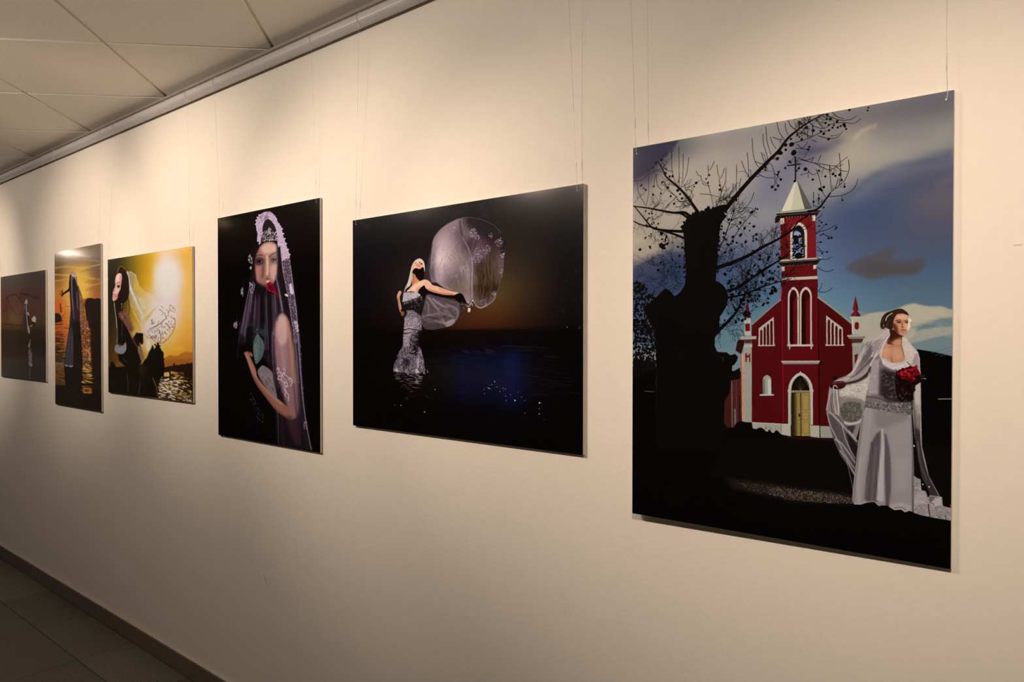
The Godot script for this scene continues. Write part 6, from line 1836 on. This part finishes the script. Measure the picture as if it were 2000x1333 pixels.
	S(K(208,214,225), [1268,1597,1278,1659,1298,1721,1327,1771], 2.2, 2.2, 0.6, 1)
	S(K(208,214,225), [1213,1648,1233,1705,1254,1767,1289,1838], 2.2, 2.2, 0.6, 1)
	S(K(208,214,225), [1278,1723,1308,1762,1337,1812], 2.2, 2.2, 0.6, 1)
	cut_to([1511,1191,1486,1204,1425,1245,1404,1267,1383,1314,1359,1362,1335,1420,1311,1442,1267,1462,1232,1487,1220,1509,1213,1579,1203,1638,1211,1669,1218,1701,1231,1753,1239,1779,1269,1850,1299,1900,1338,1938,1343,1885,1361,1779,1376,1720,1404,1588,1408,1542,1422,1484,1431,1391,1449,1349,1477,1328,1500,1292,1515,1235])
	P(K(78,76,85), [1203,1639,1221,1724,1245,1799,1277,1879,1320,1942,1351,1986,1355,1907,1367,1821,1370,1797,1308,1735,1285,1694,1267,1665], 0.9)
	hold()
	P(K(22,18,22), [1308,1754,1342,1787,1366,1825,1354,1895,1325,1825], 0.85, 1)
	S(K(177,178,190), [1215,1644,1250,1672,1302,1730,1364,1797], 13.9, 9.7, 0.75, 1)
	S(K(177,178,190), [1209,1651,1227,1723,1262,1794,1291,1853,1326,1911,1351,1944], 7.6, 5.3, 0.75, 1)
	S(K(177,178,190), [1251,1795,1285,1817,1320,1862,1355,1914], 10.1, 7.1, 0.75, 1)
	S(K(177,178,190), [1277,1854,1309,1900,1351,1975], 8.8, 6.2, 0.75, 1)
	S(K(177,178,190), [1285,1707,1302,1779,1325,1838,1354,1889], 6.3, 4.4, 0.75, 1)
	S(K(151,151,162), [1245,1799,1277,1885,1320,1948,1350,1984], 5.7, 5.7, 0.8, 1)
	cut_to([1203,1639,1221,1724,1245,1799,1277,1879,1320,1942,1351,1986,1355,1907,1367,1821,1370,1797,1308,1735,1285,1694,1267,1665])
	S(K(141,140,151), [1285,1829,1314,1924,1332,1995,1342,2055], 3.2, 2.5, 0.8)
	S(K(111,108,118), [1297,1852,1320,1948,1341,2043], 2.5, 2.5, 0.8)
	P(K(51,50,54), [1630,1489,1663,1463,1666,1649,1670,1793,1701,1940,1751,2040,1707,2043,1693,1998,1670,1955,1652,1853,1635,1738,1626,1622,1621,1553])
	hold()
	P(K(202,207,209), [1630,1489,1665,1463,1666,1620,1648,1638,1632,1564], 0.9, 3)
	P(K(151,153,158), [1627,1564,1666,1591,1667,1724,1638,1691], 0.8, 4)
	S(K(177,180,188), [1664,1470,1665,1666,1668,1770,1680,1850,1701,1934,1726,1989,1749,2037], 8.8, 6.3, 0.9, 1)
	S(K(151,151,160), [1628,1611,1634,1773,1639,1854,1652,1945,1668,2002], 7.6, 7.6, 0.8, 2)
	S(K(100,99,106), [1651,1772,1665,1886,1693,1964], 8.8, 6.3, 0.6, 2)
	P(K(10,7,10), [1673,1984,1693,1998,1707,2040,1676,2024], 0.9, 2)
	cut_to([1630,1489,1663,1463,1666,1649,1670,1793,1701,1940,1751,2040,1707,2043,1693,1998,1670,1955,1652,1853,1635,1738,1626,1622,1621,1553])
	D(K(227,236,240), [1634,1795,4.4,1675,1989,3.2,1703,1998,3.8])
	P(K(151,151,162), [1634,1948,1650,1960,1665,1963,1669,2019,1688,2022,1699,2055,1706,2040,1760,2040,1764,2085,1777,2088,1806,2092,1807,2155,1752,2154,1707,2151,1697,2151,1671,2149,1633,2141])
	hold()
	N(64, 200, [1633,1971,1807,2029,1807,2155,1634,2146], [K(181,184,195), K(121,119,130), K(198,202,211)], 3.8, 12.6, 0.4, -25, 60, 0.5, 1)
	P(K(177,180,190), [1635,2064,1671,2022,1696,2056,1681,2087,1640,2104], 0.7, 2)
	P(K(100,99,109), [1706,2046,1731,2045,1711,2077,1701,2067], 0.9, 2)
	P(K(198,200,211), [1706,2083,1756,2042,1763,2081,1722,2098], 0.7, 2)
	S(K(202,207,216), [1635,2087,1671,2076,1696,2085,1756,2048], 4.4, 3.2, 0.8, 1)
	S(K(39,35,42), [1701,2084,1702,2113,1708,2149], 5, 3.8, 0.9)
	S(K(39,35,42), [1706,2077,1722,2081,1724,2092], 3.2, 2.5, 0.9)
	S(K(49,44,52), [1740,2139,1755,2151], 3.2, 3.2, 0.8)
	S(K(49,44,52), [1776,2130,1778,2150], 3.2, 3.2, 0.8)
	cut_to([1634,1948,1650,1960,1665,1963,1669,2019,1688,2022,1699,2055,1706,2040,1760,2040,1764,2085,1777,2088,1806,2092,1807,2155,1752,2154,1707,2151,1697,2151,1671,2149,1633,2141])
	S(K(151,151,162), [1796,2076,1801,2093], 3.2, 2.5, 0.8)
	P(K(147,149,161), [1405,1600,1435,1607,1468,1618,1511,1625,1564,1630,1622,1630,1626,1692,1631,1797,1635,1913,1633,2029,1631,2137,1615,2134,1594,2145,1578,2133,1546,2141,1522,2129,1514,2122,1487,2124,1471,2131,1449,2112,1427,2119,1411,2123,1383,2137,1350,2140,1341,2125,1342,2067,1351,1975,1362,1870,1370,1791,1378,1718,1387,1657])
	hold()
	P(K(157,160,173), [1397,1608,1435,1611,1433,1707,1420,1816,1399,1939,1383,2128,1349,2133,1360,1943,1378,1718], 0.9, 3)
	S(K(121,120,133), [1392,1656,1377,1796,1360,1974,1349,2133], 8.8, 6.3, 0.8, 2)
	S(K(173,178,190), [1382,1880,1371,2003,1375,2129], 10.1, 8.8, 0.7, 3)
	P(K(78,76,89), [1436,1791,1458,1747,1480,1728,1475,1871,1468,1991,1463,2111,1411,2124,1421,1967], 0.9, 3)
	S(K(58,56,66), [1436,1797,1426,1888,1413,1998,1408,2107], 8.8, 10.1, 0.7, 3)
	S(K(111,110,123), [1458,1813,1448,1933,1438,2102], 12.6, 13.9, 0.6, 3)
	P(K(86,86,98), [1490,1739,1507,1749,1523,1830,1531,1936,1529,2031,1520,2127,1504,2123,1498,1987], 0.95, 3)
	S(K(185,191,202), [1485,1721,1489,1810,1484,1906,1481,1989,1477,2103], 8.8, 35.3, 0.95, 3)
	P(K(153,155,168), [1512,1737,1554,1698,1612,1670,1623,1797,1625,2124,1541,2130,1535,1983,1527,1836], 0.85, 4)
	P(K(121,120,132), [1446,1635,1606,1635,1596,1665,1544,1687,1501,1714,1458,1711], 0.6, 4)
	P(K(166,170,183), [1539,1864,1613,1857,1619,2031,1546,2041], 0.5, 5)
	S(K(92,92,104), [1625,1640,1630,1855,1630,2135], 10.1, 10.1, 0.8, 2)
	P(K(191,196,206), [1525,2114,1578,2095,1625,2106,1625,2141,1525,2144], 0.5, 3)
	S(K(212,220,230), [1522,2129,1546,2138,1578,2130,1594,2143,1625,2132], 3.8, 3.8, 0.7, 1)
	S(K(60,56,66), [1546,2129,1578,2123,1599,2133], 3.8, 3.8, 0.7, 1)
	S(K(202,209,218), [1347,2139,1383,2133,1405,2120,1449,2111,1471,2129,1498,2120], 3.8, 3.2, 0.6, 1)
	cut_to([1405,1600,1435,1607,1468,1618,1511,1625,1564,1630,1622,1630,1626,1692,1631,1797,1635,1913,1633,2029,1631,2137,1615,2134,1594,2145,1578,2133,1546,2141,1522,2129,1514,2122,1487,2124,1471,2131,1449,2112,1427,2119,1411,2123,1383,2137,1350,2140,1341,2125,1342,2067,1351,1975,1362,1870,1370,1791,1378,1718,1387,1657])
	P(K(92,95,99), [1401,1581,1507,1597,1623,1610,1624,1635,1562,1629,1488,1623,1400,1609])
	N(66, 420, [1401,1581,1507,1597,1623,1610,1624,1635,1562,1629,1488,1623,1400,1609], [K(137,142,148), K(55,54,59), K(167,176,181), K(104,106,113)], 2.2, 6, 0.45, 20, 80, 0.8)
	P(K(117,115,127), [1445,1352,1459,1339,1473,1333,1505,1353,1528,1367,1560,1367,1592,1360,1615,1370,1624,1395,1622,1475,1621,1555,1621,1618,1589,1618,1507,1608,1441,1591,1403,1586,1408,1542,1422,1484,1430,1391])
	hold()
	P(K(165,167,178), [1435,1360,1471,1349,1474,1533,1413,1546,1424,1474], 0.85, 3)
	N(76, 120, [1433,1365,1473,1348,1474,1533,1413,1544], [K(187,191,204), K(131,128,141)], 2.7, 7.6, 0.4, 30, 80, 0.4, 1)
	S(K(169,169,181), [1430,1391,1423,1484,1410,1541], 5.4, 4.4, 0.7, 2)
	P(K(210,211,220), [1473,1334,1528,1368,1592,1360,1624,1395,1615,1405,1561,1402,1524,1403,1487,1379], 0.95, 2)
	N(65, 160, [1473,1338,1529,1372,1592,1363,1624,1395,1552,1412,1496,1389], [K(232,238,246), K(177,176,185)], 2.2, 6.5, 0.5, 20, 60, 0.6, 1)
	P(K(35,30,35), [1476,1402,1506,1406,1552,1422,1597,1436,1625,1455,1623,1575,1575,1578,1507,1572,1469,1533], 0.9, 4)
	N(66, 140, [1478,1405,1552,1427,1589,1557,1488,1558], [K(80,76,85), K(111,108,118), K(22,18,22)], 2.7, 9.8, 0.4, -30, 80, 0.6, 1)
	S(K(84,83,92), [1471,1359,1473,1461,1472,1554], 4.4, 4.4, 0.6, 1)
	S(K(55,54,62), [1406,1555,1460,1557,1507,1575,1534,1581], 6.5, 6.5, 0.7, 2)
	P(K(82,83,90), [1404,1581,1441,1586,1507,1585,1575,1578,1621,1575,1621,1619,1562,1617,1488,1604,1403,1594], 0.8, 2)
	N(67, 420, [1404,1581,1507,1582,1621,1575,1621,1620,1562,1619,1488,1609,1403,1596], [K(131,135,141), K(49,47,52), K(161,169,176), K(96,97,104)], 2.2, 6.5, 0.45, 20, 80, 0.8)
	cut_to([1445,1352,1459,1339,1473,1333,1505,1353,1528,1367,1560,1367,1592,1360,1615,1370,1624,1395,1622,1475,1621,1555,1621,1618,1589,1618,1507,1608,1441,1591,1403,1586,1408,1542,1422,1484,1430,1391])
	S(K(70,67,75), [1404,1610,1432,1612,1460,1620,1484,1632,1525,1627,1562,1637,1616,1635], 2.2, 2.2, 0.8)
	N(68, 60, [1442,1602,1616,1618,1616,1631,1460,1621], [K(151,158,165), K(70,67,73)], 2.2, 4.9, 0.4, 10, 60, 0.8)
	P(K(191,191,195), [1499,1267,1574,1239,1598,1252,1605,1361,1575,1376,1512,1368,1471,1341,1481,1302])
	C(K(187,144,120), [1499,1274,1527,1267,1571,1277,1583,1307,1590,1348,1574,1363,1531,1369,1506,1352,1476,1334,1481,1306])
	P(K(212,171,146), [1493,1281,1524,1284,1521,1315,1500,1344,1481,1330,1484,1302], 0.7, 4)
	P(K(208,167,141), [1534,1288,1568,1294,1584,1342,1544,1356,1537,1322], 0.7, 4)
	S(K(104,63,52), [1528,1339,1530,1357,1531,1368], 3, 2.2, 0.9, 1)
	S(K(141,99,83), [1512,1288,1537,1284,1568,1287], 7.4, 5.2, 0.5, 3)
	P(K(90,51,42), [1571,1273,1577,1283,1583,1311,1588,1341,1584,1331], 0.7, 2)
	P(K(92,49,40), [1515,1194,1536,1194,1564,1220,1581,1227,1578,1253,1574,1283,1543,1277,1506,1271,1510,1239])
	P(K(198,155,125), [1527,1267,1543,1249,1574,1239,1574,1283,1543,1280], 0.9, 3)
	P(K(45,20,16), [1518,1194,1543,1201,1574,1225,1543,1239,1521,1253,1512,1239], 0.8, 3)
	C(K(189,142,116), [1554,1114,1582,1112,1601,1121,1604,1146,1603,1174,1602,1194,1597,1215,1586,1226,1571,1224,1555,1215,1543,1201,1533,1184,1531,1160,1539,1132])
	hold()
	P(K(228,189,160), [1551,1120,1582,1115,1601,1124,1602,1143,1573,1143,1552,1141], 0.8, 3)
	P(K(96,51,40), [1530,1156,1550,1170,1557,1194,1562,1220,1543,1208,1527,1184], 0.95, 3)
	P(K(218,176,148), [1561,1167,1573,1167,1573,1187,1564,1191], 0.7, 3)
	P(K(230,193,167), [1586,1163,1601,1163,1601,1198,1589,1194], 0.7, 3)
	P(K(206,162,137), [1567,1205,1595,1203,1589,1225,1571,1222], 0.6, 3)
	P(K(80,44,37), [1550,1151,1570,1151,1572,1160,1553,1162], 0.7, 2)
	P(K(96,56,47), [1589,1151,1604,1153,1604,1162,1590,1162], 0.7, 2)
	S(K(43,23,19), [1546,1151,1558,1145,1571,1146], 3.7, 2.6, 0.9, 1)
	S(K(49,28,22), [1586,1150,1595,1148,1603,1150], 3, 2.6, 0.9, 1)
	C(K(22,9,10), [1568,1156,1566,1158,1563,1159,1558,1159,1554,1158,1553,1156,1554,1154,1558,1153,1563,1153,1566,1154])
	C(K(24,12,13), [1602,1158,1601,1160,1599,1161,1596,1161,1593,1160,1592,1158,1593,1156,1596,1155,1599,1155,1601,1157])
	D(K(202,191,188), [1557,1156,1.5,1595,1158,1.1])
	P(K(131,81,69), [1575,1157,1579,1160,1577,1174,1573,1179,1583,1183,1579,1185,1571,1181], 0.8, 1)
	S(K(70,37,35), [1573,1181,1583,1183], 3, 2.2, 0.9, 1)
	S(K(151,79,80), [1569,1198,1578,1195,1584,1197,1594,1198], 4.1, 3, 0.95, 1)
	S(K(90,40,42), [1569,1199,1583,1199,1593,1200], 1.8, 1.5, 0.8)
	S(K(121,74,64), [1572,1208,1587,1208], 3.7, 3, 0.5, 2)
	cut_to([1554,1114,1582,1112,1601,1121,1604,1146,1603,1174,1602,1194,1597,1215,1586,1226,1571,1224,1555,1215,1543,1201,1533,1184,1531,1160,1539,1132], true)
	C(K(41,28,23), [1508,1104,1542,1091,1573,1087,1597,1104,1606,1121,1582,1113,1554,1114,1541,1132,1534,1160,1531,1191,1515,1193,1496,1184,1481,1193,1473,1177,1475,1153,1483,1128,1495,1111])
	S(K(92,70,57), [1514,1115,1542,1100,1582,1098], 2.6, 1.5, 0.7, 1)
	S(K(92,70,57), [1530,1125,1551,1108,1582,1107], 2.6, 1.5, 0.7, 1)
	S(K(92,70,57), [1521,1149,1527,1129,1542,1115], 2.6, 1.5, 0.7, 1)
	S(K(92,70,57), [1483,1160,1489,1139,1495,1125], 2.6, 1.5, 0.7, 1)
	S(K(92,70,57), [1486,1177,1495,1160,1499,1146], 2.6, 1.5, 0.7, 1)
	S(K(92,70,57), [1508,1177,1511,1160,1514,1146], 2.6, 1.5, 0.7, 1)
	S(K(198,191,183), [1499,1147,1504,1130,1514,1119,1531,1109], 6.3, 4.4, 0.9, 1)
	S(K(26,15,13), [1492,1149,1498,1129,1511,1115], 3.3, 3.3, 0.8, 1)
	N(69, 20, [1475,1146,1505,1149,1508,1187,1480,1189], [K(80,60,52), K(17,9,7), K(151,135,123)], 2.2, 7.4, 0.4, 60, 80, 0.8)
	C(K(238,232,225), [1604,1137,1616,1140,1620,1150,1611,1158,1613,1177,1608,1194,1601,1200,1603,1174,1604,1150], 0.95, 1)
	P(K(202,200,204), [1576,1232,1595,1239,1614,1266,1635,1295,1650,1311,1658,1343,1659,1387,1663,1431,1648,1415,1636,1401,1617,1377,1593,1352,1584,1307,1576,1273])
	hold()
	N(70, 200, [1576,1232,1595,1239,1614,1266,1635,1295,1650,1311,1658,1343,1659,1387,1663,1431,1648,1415,1636,1401,1617,1377,1593,1352,1584,1307,1576,1273], [K(222,225,227), K(179,173,176), K(208,207,211)], 2.2, 7.4, 0.5, 50, 60, 0.6, 1)
	P(K(151,142,153), [1635,1320,1653,1319,1659,1370,1660,1421,1636,1401,1626,1368], 0.7, 3)
	S(K(218,223,230), [1653,1319,1658,1353,1660,1421], 3.7, 3.7, 0.8, 1)
	S(K(121,110,118), [1635,1340,1629,1368,1617,1375], 3.7, 3, 0.6, 2)
	cut_to([1576,1232,1595,1239,1614,1266,1635,1295,1650,1311,1658,1343,1659,1387,1663,1431,1648,1415,1636,1401,1617,1377,1593,1352,1584,1307,1576,1273])
	S(K(222,227,234), [1511,1194,1515,1226,1499,1253,1484,1288,1476,1334], 9.6, 5.9, 0.8, 1)
	S(K(171,171,183), [1510,1198,1502,1233,1483,1267,1462,1324,1433,1370], 4.4, 4.4, 0.8, 1)
	D(K(70,56,59), [1518,1207,2.6])
	P(K(19,4,6), [1549,1417,1565,1404,1588,1396,1615,1383,1637,1387,1650,1399,1661,1423,1665,1446,1657,1468,1637,1480,1635,1509,1629,1527,1631,1555,1620,1563,1611,1568,1593,1557,1575,1573,1557,1554,1548,1514,1545,1458])
	N(71, 70, [1549,1417,1615,1385,1664,1433,1629,1550,1557,1549], [K(10,4,4), K(39,18,19), K(28,25,22)], 4.4, 13.1, 0.5, 40, 90)
	N(72, 55, [1556,1422,1588,1398,1641,1389,1659,1423,1651,1454,1620,1465,1570,1452], [K(171,23,37), K(131,12,27), K(96,4,16), K(60,1,7)], 5.4, 14.1, 0.6, 20, 80)
	C(K(177,25,42), [1586,1406,1597,1401,1601,1413,1595,1423,1586,1419])
	C(K(151,18,32), [1612,1398,1626,1395,1628,1407,1617,1411])
	S(K(181,28,45), [1568,1427,1579,1433,1597,1432], 4.9, 3.8)
	S(K(151,18,35), [1608,1428,1624,1431,1633,1424], 4.9, 3.8)
	S(K(141,15,30), [1572,1449,1586,1450], 3.8, 3.3)
	S(K(121,12,27), [1610,1444,1628,1445], 3.8, 3.3)
	C(K(121,12,27), [1635,1399,1646,1397,1650,1409,1641,1414])
	N(73, 22, [1659,1423,1690,1437,1686,1467,1662,1473], [K(17,12,13), K(111,113,106), K(49,44,47)], 2.7, 8.7, 0.3, 40, 80)
	N(74, 26, [1552,1498,1597,1496,1625,1550,1575,1568], [K(70,67,73), K(111,110,118)], 2.2, 7.6, 0.4, -30, 80, 0.6)
	C(K(58,20,19), [1222,1496,1242,1481,1287,1475,1304,1488,1298,1510,1262,1521,1230,1515])
	S(K(129,74,66), [1237,1490,1267,1483,1294,1484], 5.4, 4.4, 0.7, 1)
	D(K(22,4,4), [1232,1508,6.5,1252,1515,4.9,1277,1509,5.4])
	S(K(222,227,237), [1245,1529,1242,1508,1252,1500,1262,1512], 4.4, 4.4, 0.9)
	C(K(17,12,13), [1237,1466,1252,1445,1262,1462,1252,1470])
